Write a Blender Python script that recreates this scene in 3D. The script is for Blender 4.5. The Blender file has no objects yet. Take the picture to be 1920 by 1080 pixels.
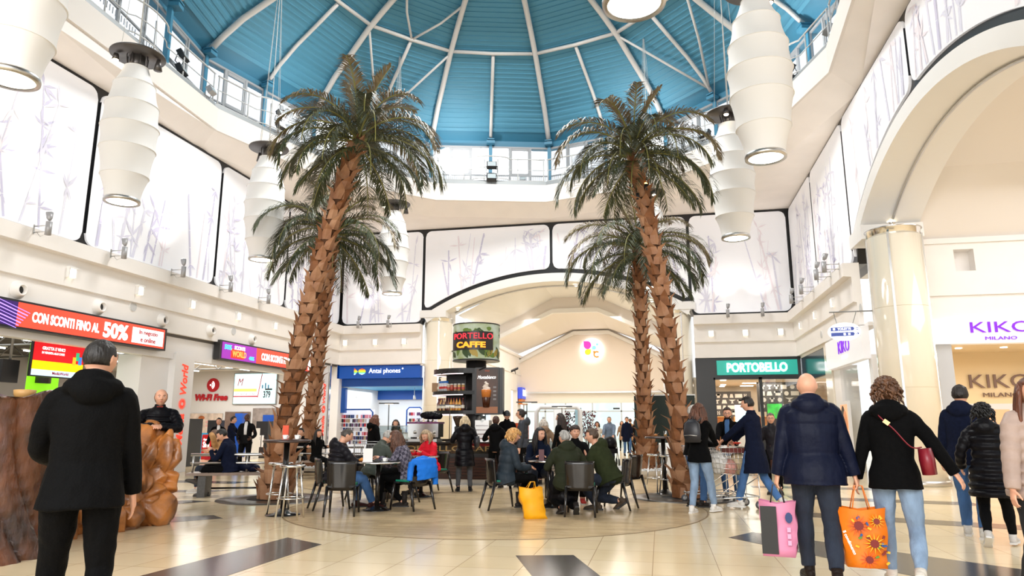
import bpy, bmesh, math, random
from mathutils import Vector, Matrix, noise
random.seed(7)
PI = math.pi
SC = bpy.context.scene
COL = SC.collection
# ---------------------------------------------------------------- camera, world, exposure, large lights
YAW, PITCH, FPX = .205, .194, 1317.0
CAM = Vector((4.27, -18.64, 1.33))
cd = bpy.data.cameras.new('camera'); cd.sensor_width = 36; cd.lens = FPX * 36 / 1920; cd.clip_start = .05; cd.clip_end = 200
cam = bpy.data.objects.new('camera', cd); COL.objects.link(cam)
cam.location = CAM; cam.rotation_euler = (PI / 2 + PITCH, 0, YAW)
SC.camera = cam
SC.view_settings.view_transform = 'Standard'; SC.view_settings.look = 'None'
SC.view_settings.gamma = 1; SC.view_settings.use_curve_mapping = False
SC.view_settings.exposure = 0.34
w = bpy.data.worlds.new('world'); SC.world = w; w.use_nodes = True
w.node_tree.nodes['Background'].inputs[0].default_value = (.93, .97, 1, 1)
w.node_tree.nodes['Background'].inputs[1].default_value = 1.15

def light(name, kind, loc, energy, color=(1, 1, 1), size=1, size_y=None, rot=(0, 0, 0), spot=1.2, blend=.5, shape=None):
    d = bpy.data.lights.new(name, kind); d.energy = energy; d.color = color
    if kind == 'AREA':
        d.shape = shape or ('RECTANGLE' if size_y else 'DISK'); d.size = size
        if size_y: d.size_y = size_y
    else:
        d.shadow_soft_size = size
    if kind == 'SPOT': d.spot_size = spot; d.spot_blend = blend
    o = bpy.data.objects.new(name, d); COL.objects.link(o); o.location = loc; o.rotation_euler = rot
    return o
# added fill lamp under the closed dome crown, standing in for an unseen skylight
light('dome_crown_fill', 'AREA', (0, 0, 16.2), 1700, (1, .98, .95), 6.0)
# added frontal fill lamp behind the photographer, no real source there
light('south_fill', 'AREA', (1, -27, 7.5), 2000, (1, .97, .93), 15, 6, (math.radians(78), 0, 0))
# shop and mall lighting
light('east_mall_light', 'AREA', (15, -4, 7.2), 380, (.95, .97, 1), 6, 6)
light('north_mall_light', 'AREA', (0, 18.5, 6.8), 400, (1, .96, .92), 5, 9)
light('phone_shop_light', 'AREA', (-8.2, 12.6, 2.95), 60, (.95, .98, 1), 2.6, 3)
light('homeware_shop_light', 'AREA', (7.9, 13, 3.05), 130, (1, .93, .84), 2.6, 3.5)
light('electronics_light', 'AREA', (-13, -2, 3.9), 240, (1, .98, .95), 4, 14)
light('electronics_entrance_light', 'AREA', (-14, 8.4, 3.85), 330, (1, .98, .95), 6, 3)
light('cosmetics_light', 'AREA', (14.5, 3.2, 3.3), 110, (1, .92, .8), 6, 2.5)
# floodlights of the gallery shining up on the dome
for a in (-75, -25, 25, 75, 140, 220):
    r = math.radians(a)
    light('gallery_floodlight_beam', 'SPOT', (8.3 * math.sin(r), 8.3 * math.cos(r), 11.6), 260, (1, .98, .95), .25,
          rot=(math.radians(148), 0, -r), spot=2.4, blend=1)

# ---------------------------------------------------------------- pixel helper: where the photo's sight line meets a plane
def sight(x, y):
    X = (x - 960) / FPX; V = (540 - y) / FPX
    b = math.cos(PITCH) - V * math.sin(PITCH); c = math.sin(PITCH) + V * math.cos(PITCH)
    return Vector((X * math.cos(YAW) - b * math.sin(YAW), X * math.sin(YAW) + b * math.cos(YAW), c))
def at_z(x, y, z=0.0):
    d = sight(x, y); return CAM + d * ((z - CAM.z) / d.z)
def at_x(x, y, X):
    d = sight(x, y); return CAM + d * ((X - CAM.x) / d.x)
def at_y(x, y, Y):
    d = sight(x, y); return CAM + d * ((Y - CAM.y) / d.y)

# ---------------------------------------------------------------- materials
MATS = {}
def mat(name, col, rough=.5, metal=0, noise_amt=0, noise_scale=8, bump=0, bump_scale=60, emit=None, emit_s=0, spec=.5, sheen=0, coat=0,
        trans=0, alpha=1, col2=None, stretch=None):
    if name in MATS: return MATS[name]
    m = bpy.data.materials.new(name); m.use_nodes = True
    nt = m.node_tree; b = nt.nodes['Principled BSDF']
    def si(k, v):
        if k in b.inputs: b.inputs[k].default_value = v
    si('Base Color', (*col, 1)); si('Roughness', rough); si('Metallic', metal); si('Specular IOR Level', spec)
    si('Sheen Weight', sheen); si('Coat Weight', coat); si('Transmission Weight', trans); si('Alpha', alpha)
    if emit: si('Emission Color', (*emit, 1)); si('Emission Strength', emit_s)
    tc = None
    if noise_amt or bump or col2:
        tc = nt.nodes.new('ShaderNodeTexCoord'); src = tc.outputs['Object']
        if stretch:
            mp = nt.nodes.new('ShaderNodeMapping'); mp.inputs['Scale'].default_value = stretch
            nt.links.new(src, mp.inputs['Vector']); src = mp.outputs['Vector']
    if noise_amt or col2:
        n = nt.nodes.new('ShaderNodeTexNoise'); n.inputs['Scale'].default_value = noise_scale; n.inputs['Detail'].default_value = 5
        nt.links.new(src, n.inputs['Vector'])
        cr = nt.nodes.new('ShaderNodeValToRGB')
        c2 = col2 or tuple(min(1, c * (1 + noise_amt)) for c in col)
        c1 = col if col2 else tuple(c * (1 - noise_amt) for c in col)
        cr.color_ramp.elements[0].position = .35; cr.color_ramp.elements[1].position = .65
        cr.color_ramp.elements[0].color = (*c1, 1); cr.color_ramp.elements[1].color = (*c2, 1)
        nt.links.new(n.outputs['Fac'], cr.inputs['Fac']); nt.links.new(cr.outputs['Color'], b.inputs['Base Color'])
    if bump:
        n = nt.nodes.new('ShaderNodeTexNoise'); n.inputs['Scale'].default_value = bump_scale; n.inputs['Detail'].default_value = 3
        nt.links.new(src, n.inputs['Vector'])
        bp = nt.nodes.new('ShaderNodeBump'); bp.inputs['Strength'].default_value = bump; bp.inputs['Distance'].default_value = .02
        nt.links.new(n.outputs['Fac'], bp.inputs['Height']); nt.links.new(bp.outputs['Normal'], b.inputs['Normal'])
    MATS[name] = m
    return m
def glow(name, col, s): return mat(name, col, .6, emit=col, emit_s=s)
def srgb(h):
    h = h.lstrip('#'); o = []
    for i in (0, 2, 4):
        c = int(h[i:i + 2], 16) / 255; o.append(c / 12.92 if c <= .04045 else ((c + .055) / 1.055) ** 2.4)
    return tuple(o)
M_CREAM = mat('cream plaster', srgb('f2eeea'), .6, noise_amt=.015, noise_scale=1.5)
M_PINK = mat('beige plaster', srgb('f6efe9'), .65, noise_amt=.02, noise_scale=1.2)
M_WHITE = mat('white paint', (.86, .85, .83), .45)
M_BLACK = mat('black frame', (.006, .006, .007), .35)
M_CHROME = mat('polished steel', (.78, .77, .75), .16, 1)
M_STEEL = mat('brushed steel', (.6, .59, .57), .32, 1)
M_GREY = mat('grey metal', (.3, .3, .3), .4, .5)
M_BLUE = mat('dome blue', srgb('4d8eaa'), .6)
M_BLUE2 = mat('blue steel', srgb('3f819f'), .5)

# ---------------------------------------------------------------- mesh builder
class MB:
    def __init__(s): s.v = []; s.f = []; s.mi = []; s.cur = 0; s.sm = []
    def add(s, vs, fs, smooth=True):
        n = len(s.v); s.v += [tuple(p) for p in vs]
        for f in fs: s.f.append(tuple(n + i for i in f)); s.mi.append(s.cur); s.sm.append(smooth)
        return s
    def box(s, c, d, rz=0, M=None):
        x, y, z = d[0] / 2, d[1] / 2, d[2] / 2
        R = Matrix.Rotation(rz, 3, 'Z')
        if M is not None: R = M
        vs = [Vector(c) + R @ Vector((a * x, b * y, e * z)) for a in (-1, 1) for b in (-1, 1) for e in (-1, 1)]
        return s.add(vs, [(0, 1, 3, 2), (4, 6, 7, 5), (0, 4, 5, 1), (2, 3, 7, 6), (0, 2, 6, 4), (1, 5, 7, 3)], False)
    def bx(s, x0, x1, y0, y1, z0, z1): return s.box(((x0 + x1) / 2, (y0 + y1) / 2, (z0 + z1) / 2), (abs(x1 - x0), abs(y1 - y0), abs(z1 - z0)))
    def tube(s, pts, rad, n=10, caps=True, flat=None, up=None):
        pts = [Vector(p) for p in pts]; k = len(pts)
        if not hasattr(rad, '__len__'): rad = [rad] * k
        vs = []; prev = None
        for i, p in enumerate(pts):
            t = (pts[min(i + 1, k - 1)] - pts[max(i - 1, 0)])
            if t.length < 1e-9: t = Vector((0, 0, 1))
            t.normalize()
            if prev is None:
                a = Vector(up) if up else (Vector((0, 0, 1)) if abs(t.z) < .9 else Vector((1, 0, 0)))
                u = t.cross(a).normalized()
            else:
                u = (prev - t * prev.dot(t))
                u = u.normalized() if u.length > 1e-6 else t.orthogonal().normalized()
            prev = u; v = t.cross(u)
            r = rad[i]; ru, rv = (r if hasattr(r, '__len__') else (r, r * (flat or 1)))
            for j in range(n):
                a = 2 * PI * j / n; vs.append(p + u * math.cos(a) * ru + v * math.sin(a) * rv)
        fs = [(i * n + j, i * n + (j + 1) % n, (i + 1) * n + (j + 1) % n, (i + 1) * n + j) for i in range(k - 1) for j in range(n)]
        if caps: fs += [tuple(reversed(range(n))), tuple((k - 1) * n + j for j in range(n))]
        return s.add(vs, fs)
    def cyl(s, c, r, h, n=24, r2=None): return s.tube([c, (c[0], c[1], c[2] + h)], [r, r if r2 is None else r2], n)
    def lathe(s, prof, c=(0, 0, 0), n=24, cap=True):
        vs = [(c[0] + r * math.cos(2 * PI * j / n), c[1] + r * math.sin(2 * PI * j / n), c[2] + z) for r, z in prof for j in range(n)]
        fs = [(i * n + j, i * n + (j + 1) % n, (i + 1) * n + (j + 1) % n, (i + 1) * n + j) for i in range(len(prof) - 1) for j in range(n)]
        if cap: fs += [tuple(reversed(range(n))), tuple((len(prof) - 1) * n + j for j in range(n))]
        return s.add(vs, fs)
    def ell(s, c, r, nu=16, nv=10, M=None):
        vs = []; c = Vector(c)
        for i in range(nv + 1):
            t = PI * i / nv
            for j in range(nu):
                a = 2 * PI * j / nu
                p = Vector((r[0] * math.sin(t) * math.cos(a), r[1] * math.sin(t) * math.sin(a), r[2] * math.cos(t)))
                if M is not None: p = M @ p
                vs.append(c + p)
        fs = [(i * nu + j, (i + 1) * nu + j, (i + 1) * nu + (j + 1) % nu, i * nu + (j + 1) % nu) for i in range(nv) for j in range(nu)]
        return s.add(vs, fs)
    def prism(s, poly, z0, z1):
        n = len(poly); vs = [(x, y, z0) for x, y in poly] + [(x, y, z1) for x, y in poly]
        return s.add(vs, [tuple(reversed(range(n))), tuple(range(n, 2 * n))] + [(i, (i + 1) % n, n + (i + 1) % n, n + i) for i in range(n)], False)
    def prism_y(s, poly, y0, y1):   # polygon in xz, extruded along y
        n = len(poly); vs = [(x, y0, z) for x, z in poly] + [(x, y1, z) for x, z in poly]
        return s.add(vs, [tuple(range(n)), tuple(reversed(range(n, 2 * n)))] + [(i, n + i, n + (i + 1) % n, (i + 1) % n) for i in range(n)], False)
    def poly(s, pts): return s.add(pts, [tuple(range(len(pts)))], False)
    def build(s, name, mats, parent=None, loc=None, rz=None, smooth=None):
        me = bpy.data.meshes.new(name); me.from_pydata(s.v, [], s.f)
        if not isinstance(mats, (list, tuple)): mats = [mats]
        for m in mats: me.materials.append(m)
        me.polygons.foreach_set('material_index', s.mi if len(mats) > 1 else [0] * len(s.f))
        me.polygons.foreach_set('use_smooth', s.sm if smooth is None else [smooth] * len(s.f))
        me.update()
        o = bpy.data.objects.new(name, me); COL.objects.link(o)
        if parent: o.parent = parent
        if loc is not None: o.location = loc
        if rz is not None: o.rotation_euler.z = rz
        return o
def tag(o, label=None, cat=None, group=None, kind=None):
    if label: o['label'] = label
    if cat: o['category'] = cat
    if group: o['group'] = group
    if kind: o['kind'] = kind
    return o
def thing(name, label, cat, loc=(0, 0, 0), rz=0, group=None):
    o = bpy.data.objects.new(name, None); COL.objects.link(o); o.empty_display_size = .1
    o.location = loc; o.rotation_euler = (0, 0, rz)
    return tag(o, label, cat, group)
def struct(name, mb, m, **k): return tag(mb.build(name, m, **k), kind='structure')
def sempty(name, loc=(0, 0, 0), rz=0):
    o = bpy.data.objects.new(name, None); COL.objects.link(o); o.location = loc; o.rotation_euler.z = rz
    return tag(o, kind='structure')
def dup(root, loc, rz=0, label=None, group=None, parent=None):
    r = root.copy(); COL.objects.link(r); r.location = loc; r.rotation_euler = (0, 0, rz)
    if label: r['label'] = label
    if group: r['group'] = group
    for ch in list(root.children):
        c = ch.copy(); COL.objects.link(c); c.parent = r
        for g in list(ch.children):
            d = g.copy(); COL.objects.link(d); d.parent = c
    return r
def text(name, body, size, m, parent, loc, width=None, depth=.012, bold=0, shear=0, M=None, spacing=1, align='CENTER', height=None):
    """lettering in the local xz plane facing -y, turned into a mesh; width/height stretch it to fit"""
    cu = bpy.data.curves.new(name, 'FONT'); cu.body = body; cu.size = size; cu.extrude = depth; cu.offset = bold; cu.shear = shear
    cu.space_character = spacing; cu.align_x = 'CENTER'; cu.align_y = 'CENTER'; cu.resolution_u = 3
    t = bpy.data.objects.new(name, cu); COL.objects.link(t)
    bpy.context.view_layer.update()
    me = bpy.data.meshes.new_from_object(t.evaluated_get(bpy.context.evaluated_depsgraph_get()))
    bpy.data.objects.remove(t); bpy.data.curves.remove(cu)
    xs = [v.co.x for v in me.vertices]; ys = [v.co.y for v in me.vertices]
    cx, cy = (min(xs) + max(xs)) / 2, (min(ys) + max(ys)) / 2
    sx = (width / (max(xs) - min(xs))) if width else 1; sy = (height / (max(ys) - min(ys))) if height else (sx if width and not height else 1)
    if width and not height: sy = 1
    for v in me.vertices:
        x, y, z = v.co; x = (x - cx) * sx; y = (y - cy) * sy
        p = Vector((x, -z, y))
        v.co = (M @ p) if M is not None else p
    me.materials.clear(); me.materials.append(m)
    o = bpy.data.objects.new(name, me); COL.objects.link(o); o.parent = parent; o.location = loc
    return o
# ================================================================ the setting
W, YB = 9.67, 10.33
# ---- floor
def tile_material():
    m = bpy.data.materials.new('polished beige tiles'); m.use_nodes = True; nt = m.node_tree; b = nt.nodes['Principled BSDF']
    tc = nt.nodes.new('ShaderNodeTexCoord'); mp = nt.nodes.new('ShaderNodeMapping')
    mp.inputs['Location'].default_value = (-.45, -.55, 0)
    nt.links.new(tc.outputs['Object'], mp.inputs['Vector'])
    br = nt.nodes.new('ShaderNodeTexBrick'); br.offset = 0; br.squash = 1
    br.inputs['Scale'].default_value = 1; br.inputs['Brick Width'].default_value = .615; br.inputs['Row Height'].default_value = .615
    br.inputs['Mortar Size'].default_value = .0035; br.inputs['Mortar Smooth'].default_value = .2; br.inputs['Bias'].default_value = -.2
    br.inputs['Color1'].default_value = (*srgb('ecd8b4'), 1); br.inputs['Color2'].default_value = (*srgb('e6d0a8'), 1)
    br.inputs['Mortar'].default_value = (*srgb('a98f6c'), 1)
    nt.links.new(mp.outputs['Vector'], br.inputs['Vector'])
    n = nt.nodes.new('ShaderNodeTexNoise'); n.inputs['Scale'].default_value = 1.3; n.inputs['Detail'].default_value = 6
    nt.links.new(tc.outputs['Object'], n.inputs['Vector'])
    mx = nt.nodes.new('ShaderNodeMixRGB'); mx.blend_type = 'MULTIPLY'; mx.inputs['Fac'].default_value = .3
    cr = nt.nodes.new('ShaderNodeValToRGB'); cr.color_ramp.elements[0].color = (.8, .78, .74, 1); cr.color_ramp.elements[0].position = .3; cr.color_ramp.elements[1].position = .6
    nt.links.new(n.outputs['Fac'], cr.inputs['Fac']); nt.links.new(br.outputs['Color'], mx.inputs['Color1']); nt.links.new(cr.outputs['Color'], mx.inputs['Color2'])
    nt.links.new(mx.outputs['Color'], b.inputs['Base Color'])
    b.inputs['Roughness'].default_value = .17; b.inputs['Specular IOR Level'].default_value = .55
    return m
def travertine_material():
    m = bpy.data.materials.new('travertine planks'); m.use_nodes = True; nt = m.node_tree; b = nt.nodes['Principled BSDF']
    tc = nt.nodes.new('ShaderNodeTexCoord')
    mp = nt.nodes.new('ShaderNodeMapping'); mp.inputs['Rotation'].default_value = (0, 0, math.radians(-14)); mp.inputs['Scale'].default_value = (.7, 9, 1)
    nt.links.new(tc.outputs['Object'], mp.inputs['Vector'])
    n = nt.nodes.new('ShaderNodeTexNoise'); n.inputs['Scale'].default_value = 1.6; n.inputs['Detail'].default_value = 8; n.inputs['Roughness'].default_value = .7
    nt.links.new(mp.outputs['Vector'], n.inputs['Vector'])
    cr = nt.nodes.new('ShaderNodeValToRGB'); e = cr.color_ramp.elements
    e[0].position = .3; e[0].color = (*srgb('a68f6e'), 1); e[1].position = .68; e[1].color = (*srgb('e2cca4'), 1)
    x = e.new(.42); x.color = (*srgb('cbb188'), 1)
    nt.links.new(n.outputs['Fac'], cr.inputs['Fac'])
    mp2 = nt.nodes.new('ShaderNodeMapping'); mp2.inputs['Rotation'].default_value = (0, 0, math.radians(-14))
    nt.links.new(tc.outputs['Object'], mp2.inputs['Vector'])
    br = nt.nodes.new('ShaderNodeTexBrick'); br.inputs['Scale'].default_value = 1; br.inputs['Brick Width'].default_value = .9; br.inputs['Row Height'].default_value = .15
    br.inputs['Mortar Size'].default_value = .003; br.inputs['Color1'].default_value = (1, 1, 1, 1); br.inputs['Color2'].default_value = (.82, .8, .78, 1); br.inputs['Mortar'].default_value = (.6, .55, .5, 1)
    nt.links.new(mp2.outputs['Vector'], br.inputs['Vector'])
    n2 = nt.nodes.new('ShaderNodeTexNoise'); n2.inputs['Scale'].default_value = .8; n2.inputs['Detail'].default_value = 7; n2.inputs['Roughness'].default_value = .65
    nt.links.new(mp2.outputs['Vector'], n2.inputs['Vector'])
    cr2 = nt.nodes.new('ShaderNodeValToRGB'); cr2.color_ramp.elements[0].position = .44; cr2.color_ramp.elements[0].color = (.72, .72, .74, 1); cr2.color_ramp.elements[1].position = .56
    nt.links.new(n2.outputs['Fac'], cr2.inputs['Fac'])
    a = nt.nodes.new('ShaderNodeMixRGB'); a.blend_type = 'MULTIPLY'; a.inputs['Fac'].default_value = .45
    nt.links.new(cr.outputs['Color'], a.inputs['Color1']); nt.links.new(br.outputs['Color'], a.inputs['Color2'])
    a2 = nt.nodes.new('ShaderNodeMixRGB'); a2.blend_type = 'MULTIPLY'; a2.inputs['Fac'].default_value = .8
    nt.links.new(a.outputs['Color'], a2.inputs['Color1']); nt.links.new(cr2.outputs['Color'], a2.inputs['Color2'])
    nt.links.new(a2.outputs['Color'], b.inputs['Base Color'])
    b.inputs['Roughness'].default_value = .24
    return m
f = MB(); f.bx(-24, 26, -40, 60, -.1, 0)
struct('floor', f, tile_material())
# travertine seating area: a disc with a lobe towards the camera
def ring_exit(cx, cy, r, ox, oy, a):
    dx, dy = math.cos(a), math.sin(a); bx_, by_ = ox - cx, oy - cy
    B = bx_ * dx + by_ * dy; Cc = bx_ * bx_ + by_ * by_ - r * r
    D = B * B - Cc
    return -B + math.sqrt(D) if D > 0 else 0
pl = []
for i in range(140):
    a = 2 * PI * i / 140
    r = max(ring_exit(1.53, -6.76, 3.41, .7, -4.6, a), ring_exit(.1, -.6, 4.9, .7, -4.6, a))
    pl.append((.7 + r * math.cos(a), -4.6 + r * math.sin(a)))
M_TRAV = travertine_material()
struct('trim_1', MB().prism(pl, 0, .003), M_TRAV)
inl = MB()
for i in range(140):
    p, q = Vector((*pl[i], 0)), Vector((*pl[(i + 1) % 140], 0)); d = (q - p); nn = Vector((d.y, -d.x, 0)).normalized() * .012
    inl.add([p + nn + Vector((0, 0, .004)), q + nn + Vector((0, 0, .004)), q - nn + Vector((0, 0, .004)), p - nn + Vector((0, 0, .004))], [(0, 1, 2, 3)], False)
struct('trim_2', inl, mat('dark joint', srgb('8e7451'), .4))
M_SLAB = mat('dark granite inlay', srgb('4b4744'), .2, noise_amt=.12, noise_scale=40)
slabs = [[(-.22, -10.43), (.42, -10.81), (.36, -13.2), (-.42, -13.2)], [(2.73, -11.05), (3.32, -10.9), (4.3, -13.6), (3.68, -13.7)],
         [(5.02, -9.34), (5.36, -8.82), (7.54, -10.77), (10.5, -13.5), (10.1, -14), (6.44, -11.31)],
         [(6.0, -6.72), (6.21, -6.37), (8.9, -7.37), (9.6, -7.65), (9.4, -8.1), (6.21, -6.99)],
         [(-3.9, -10.6), (-2.44, -9.4), (-2.07, -8.97), (-2.44, -8.66), (-4.6, -10.3)],
         [(-5.2, -8.3), (-4.03, -7.45), (-3.71, -6.88), (-4.2, -6.8), (-6.0, -8.0)],
         [(-6.6, -5.9), (-4.8, -5.2), (-4.6, -4.7), (-6.9, -5.3)], [(-7.6, -3.2), (-5.6, -3.3), (-5.5, -2.7), (-7.6, -2.6)],
         [(6.6, -4.2), (9.6, -4.9), (9.6, -4.3), (6.6, -3.7)], [(6.2, -1.9), (9.3, -2.1), (9.3, -1.5), (6.2, -1.4)]]
for s_ in slabs:
    struct('trim_3', MB().prism(s_, 0, .0025), M_SLAB)

# ---- walls
def frame_of(side):
    return {'left': ((-W, 0, 0), PI / 2), 'back': ((0, YB, 0), 0), 'right': ((W, 0, 0), -PI / 2)}[side]
# local x runs to the right when one faces the wall, local -y comes towards the room
CORN = [(0, 3.98), (-.14, 3.98), (-.14, 4.58), (-.22, 4.60), (-.22, 5.28), (-.42, 5.30), (-.42, 5.66), (0, 5.66)]   # (y,z)
def extrude_x(prof, x0, x1):
    m = MB(); n = len(prof); m.add([(x0, y, z) for y, z in prof] + [(x1, y, z) for y, z in prof],
        [tuple(range(n)), tuple(reversed(range(n, 2 * n)))] + [(i, n + i, n + (i + 1) % n, (i + 1) % n) for i in range(n)], False)
    return m
def wall(side, spans, xr, arch=None):
    loc, rz = frame_of(side)
    root = sempty('wall_' + side, loc, rz)
    for a, b in spans: tag(extrude_x(CORN, a, b).build('cornice', M_CREAM, root))
    # carrier wall behind the picture panels, open under the arch
    m = MB()
    N = 120
    for i in range(N):
        xa = xr[0] + (xr[1] - xr[0]) * i / N; xb = xr[0] + (xr[1] - xr[0]) * (i + 1) / N
        za = arch_z(arch, xa); zb = arch_z(arch, xb)
        m.add([(xa, 0, za), (xb, 0, zb), (xb, 0, 9.99), (xa, 0, 9.99), (xa, .25, za), (xb, .25, zb), (xb, .25, 9.99), (xa, .25, 9.99)],
              [(0, 1, 2, 3), (5, 4, 7, 6), (4, 5, 1, 0)], False)
    m.build('panel_backing', M_BLACK, root)
    return root
def arch_z(arch, x, lift=0):
    if arch is None: return 5.64
    cx, hw, zs, za = arch            # centre, half width, spring height, apex height
    d = abs(x - cx)
    if d > hw + lift: return 5.64
    R = ((za - zs) ** 2 + hw ** 2) / (2 * (za - zs)); zc = za - R
    return max(5.64, zc + math.sqrt(max(0, (R + lift) ** 2 - d * d)))
ARCH_B = (0, 5.7, 6.05, 7.70)
ARCH_R = (4.05, 5.4, 6.3, 8.02)      # local x on the right wall is -y
root_l = wall('left', [(-11, YB)], (-24, YB))
root_b = wall('back', [(-W, -5.72), (5.72, W)], (-W, W), ARCH_B)
root_r = wall('right', [(-YB, -1.35)], (-YB, 24), ARCH_R)
MB().bx(-24, -11, -.14, 0, 3.98, 5.66).build('cornice', M_CREAM, root_l)

# arch bands: face, soffit, keel
def arch_band(parent_loc, rz, arch, depth, name):
    cx, hw, zs, za = arch
    R = ((za - zs) ** 2 + hw ** 2) / (2 * (za - zs)); zc = za - R
    amax = math.asin((hw) / R); N = 48; m = MB(); vs = []
    th = .36
    for i in range(N + 1):
        a = -amax + 2 * amax * i / N
        for r, y in ((R, -.12), (R - th, -.12), (R - th - .05, depth * .5), (R - th, depth), (R, depth)):
            vs.append((cx + r * math.sin(a), y, zc + r * math.cos(a)))
    fs = [(i * 5 + j, i * 5 + (j + 1) % 5, (i + 1) * 5 + (j + 1) % 5, (i + 1) * 5 + j) for i in range(N) for j in range(5)]
    m.add(vs, fs, False)
    for s_ in (-1, 1):              # flat end block that sits on the column
        m.bx(cx + s_ * (hw - 1.05), cx + s_ * (hw + .12), -.15, depth + .02, 5.96 if name == 'trim_4' else 6.05, 6.28 if name == 'trim_4' else 6.42)
    o = struct(name, m, M_WHITE, loc=parent_loc, rz=rz)
    g = MB(); pts = [(cx + (R - th - .09) * math.sin(a), depth * .45, zc + (R - th - .09) * math.cos(a)) for a in [(-.8 + 1.6 * k / 30) * amax for k in range(31)]]
    g.tube(pts, .035, 6); g.build('lighting_track', M_STEEL, o)
    return o
arch_band((0, YB, 0), 0, ARCH_B, 1.3, 'trim_4')
arch_band((W, 0, 0), -PI / 2, ARCH_R, 1.3, 'trim_5')
M_COLM = mat('cream lacquered cladding', srgb('f2e8d4'), .12, coat=.6, noise_amt=.012, noise_scale=.8)
def column(x, y, label, ztop, seam=0):
    t = thing('column', label, 'column', (x, y, 0), 0, None)
    m = MB(); m.cyl((0, 0, .12), .62, ztop - .12 - .2, 48); m.build('shaft', M_COLM, t)
    MB().cyl((0, 0, 0), .65, .12, 40).build('base_ring', M_STEEL, t)
    MB().lathe([(.6, ztop - .2), (.6, ztop - .02), (.64, ztop)], n=40).build('capital_ring', M_CHROME, t)
    for k in range(4):
        a = seam + k * PI / 2
        MB().box((.62 * math.cos(a), .62 * math.sin(a), ztop / 2), (.03, .05, ztop - .3), a).build('seam_strip', M_CHROME, t)
    for z in (2.2, 4.1):
        MB().lathe([(.6212, z), (.6225, z + .004), (.6212, z + .008)], n=48, cap=False).build('joint_ring', mat('column joint', srgb('cbb995'), .3), t)
    return t
column(-5.15, YB + .5, 'cream round column left of the far arch, behind the café kiosk', 5.96, .3)
column(5.05, YB + .5, 'cream round column right of the far arch, behind the two right palms', 5.96, .3)
column(10.05, -.35, 'big cream round column in front of the purple lettered cosmetics shop', 6.05, -2.05)

# ---- picture panels with pale bamboo prints
M_PANEL = mat('white printed panel', (.88, .88, .91), .3, emit=(.93, .94, 1), emit_s=.1)  # slight emission brightens the sheets, which are lit by spots and no lamps themselves
M_BAM1 = mat('pale violet ink', srgb('e2e1f0'), .4); M_BAM2 = mat('pale pink ink', srgb('f3eaf0'), .4); M_BAM3 = mat('violet ink', srgb('d3d0e7'), .4)
def panel(side, x0, x1, arch, label, seed):
    loc, rz = frame_of(side); rnd = random.Random(seed)
    t = thing('wall_panel', label, 'wall panel', (loc[0], loc[1], 0), rz, 'bamboo print panels')
    g = .06; x0 += g; x1 -= g; zt = 9.86; cr = .28; m = MB(); N = 64
    def corner(x):
        d = min(x - x0, x1 - x)
        return 0 if d >= cr else cr - math.sqrt(max(0, cr * cr - (cr - d) ** 2))
    xs = sorted(set([x0 + (x1 - x0) * i / N for i in range(N + 1)] + [x0 + cr * k / 6 for k in range(7)] + [x1 - cr * k / 6 for k in range(7)]))
    bot = lambda x: max(5.78, arch_z(arch, x, .1) + (.1 if arch else 0)) + corner(x)
    for a, b in zip(xs[:-1], xs[1:]):
        if b - a < 1e-6: continue
        za, zb, ta, tb = bot(a), bot(b), zt - corner(a), zt - corner(b)
        m.add([(a, -.06, za), (b, -.06, zb), (b, -.06, tb), (a, -.06, ta)], [(0, 1, 2, 3)], False)
        m.add([(a, -.06, za), (b, -.06, zb), (b, 0, zb), (a, 0, za), (a, -.06, ta), (b, -.06, tb), (b, 0, tb), (a, 0, ta)], [(3, 2, 1, 0), (4, 5, 6, 7)], False)
    y = -.064
    def stroke(p, q, w0, w1, mi):
        d = (Vector(q) - Vector(p)); n_ = Vector((-d[1], d[0])).normalized()
        m.cur = mi; nonlocal y; y -= .00012
        m.add([(p[0] - n_.x * w0, y, p[1] - n_.y * w0), (p[0] + n_.x * w0, y, p[1] + n_.y * w0), (q[0] + n_.x * w1, y, q[1] + n_.y * w1), (q[0] - n_.x * w1, y, q[1] - n_.y * w1)], [(0, 3, 2, 1)], False)
    def leaf(p, a, L, mi):
        nonlocal y
        m.cur = mi; d = Vector((math.cos(a), math.sin(a))); n_ = Vector((-d.y, d.x)); P = Vector(p)
        a1 = P + d * L * .4 + n_ * L * .09; a2 = P + d * L * .4 - n_ * L * .09; e_ = P + d * L
        for q in (a1, a2, e_):
            if not (x0 + .05 < q.x < x1 - .05 and bot(min(max(q.x, x0), x1)) + .05 < q.y < zt - .1): return
        y -= .00012
        m.add([(P.x, y, P.y), (a2.x, y, a2.y), (e_.x, y, e_.y), (a1.x, y, a1.y)], [(0, 1, 2, 3)], False)
    for k in range(int((x1 - x0) * 2.6)):
        x = rnd.uniform(x0 + .25, x1 - .25); z = bot(x) + .03; mi = rnd.choice([1, 1, 2, 3]); wd = rnd.uniform(.012, .05)
        lean = rnd.uniform(-.22, .22); top = min(zt - .4, z + rnd.uniform(1.0, 3.6)); y -= .0004
        while z < top:
            L = rnd.uniform(.35, .65); nx_ = x + lean * L
            if not (x0 + .15 < nx_ < x1 - .15) or z + L > zt - .1: break
            if bot(nx_) > z + L: break
            stroke((x, z + .015), (nx_, z + L), wd, wd * .9, mi)
            if rnd.random() < .45:
                for q in range(rnd.randint(2, 5)): leaf((nx_, z + L), rnd.uniform(-2.6, .4) if rnd.random() < .5 else rnd.uniform(0, PI), rnd.uniform(.22, .5), mi)
            x = nx_; z += L; wd *= .93
    m.build('printed_sheet', [M_PANEL, M_BAM1, M_BAM2, M_BAM3], t)
    return t
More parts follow.
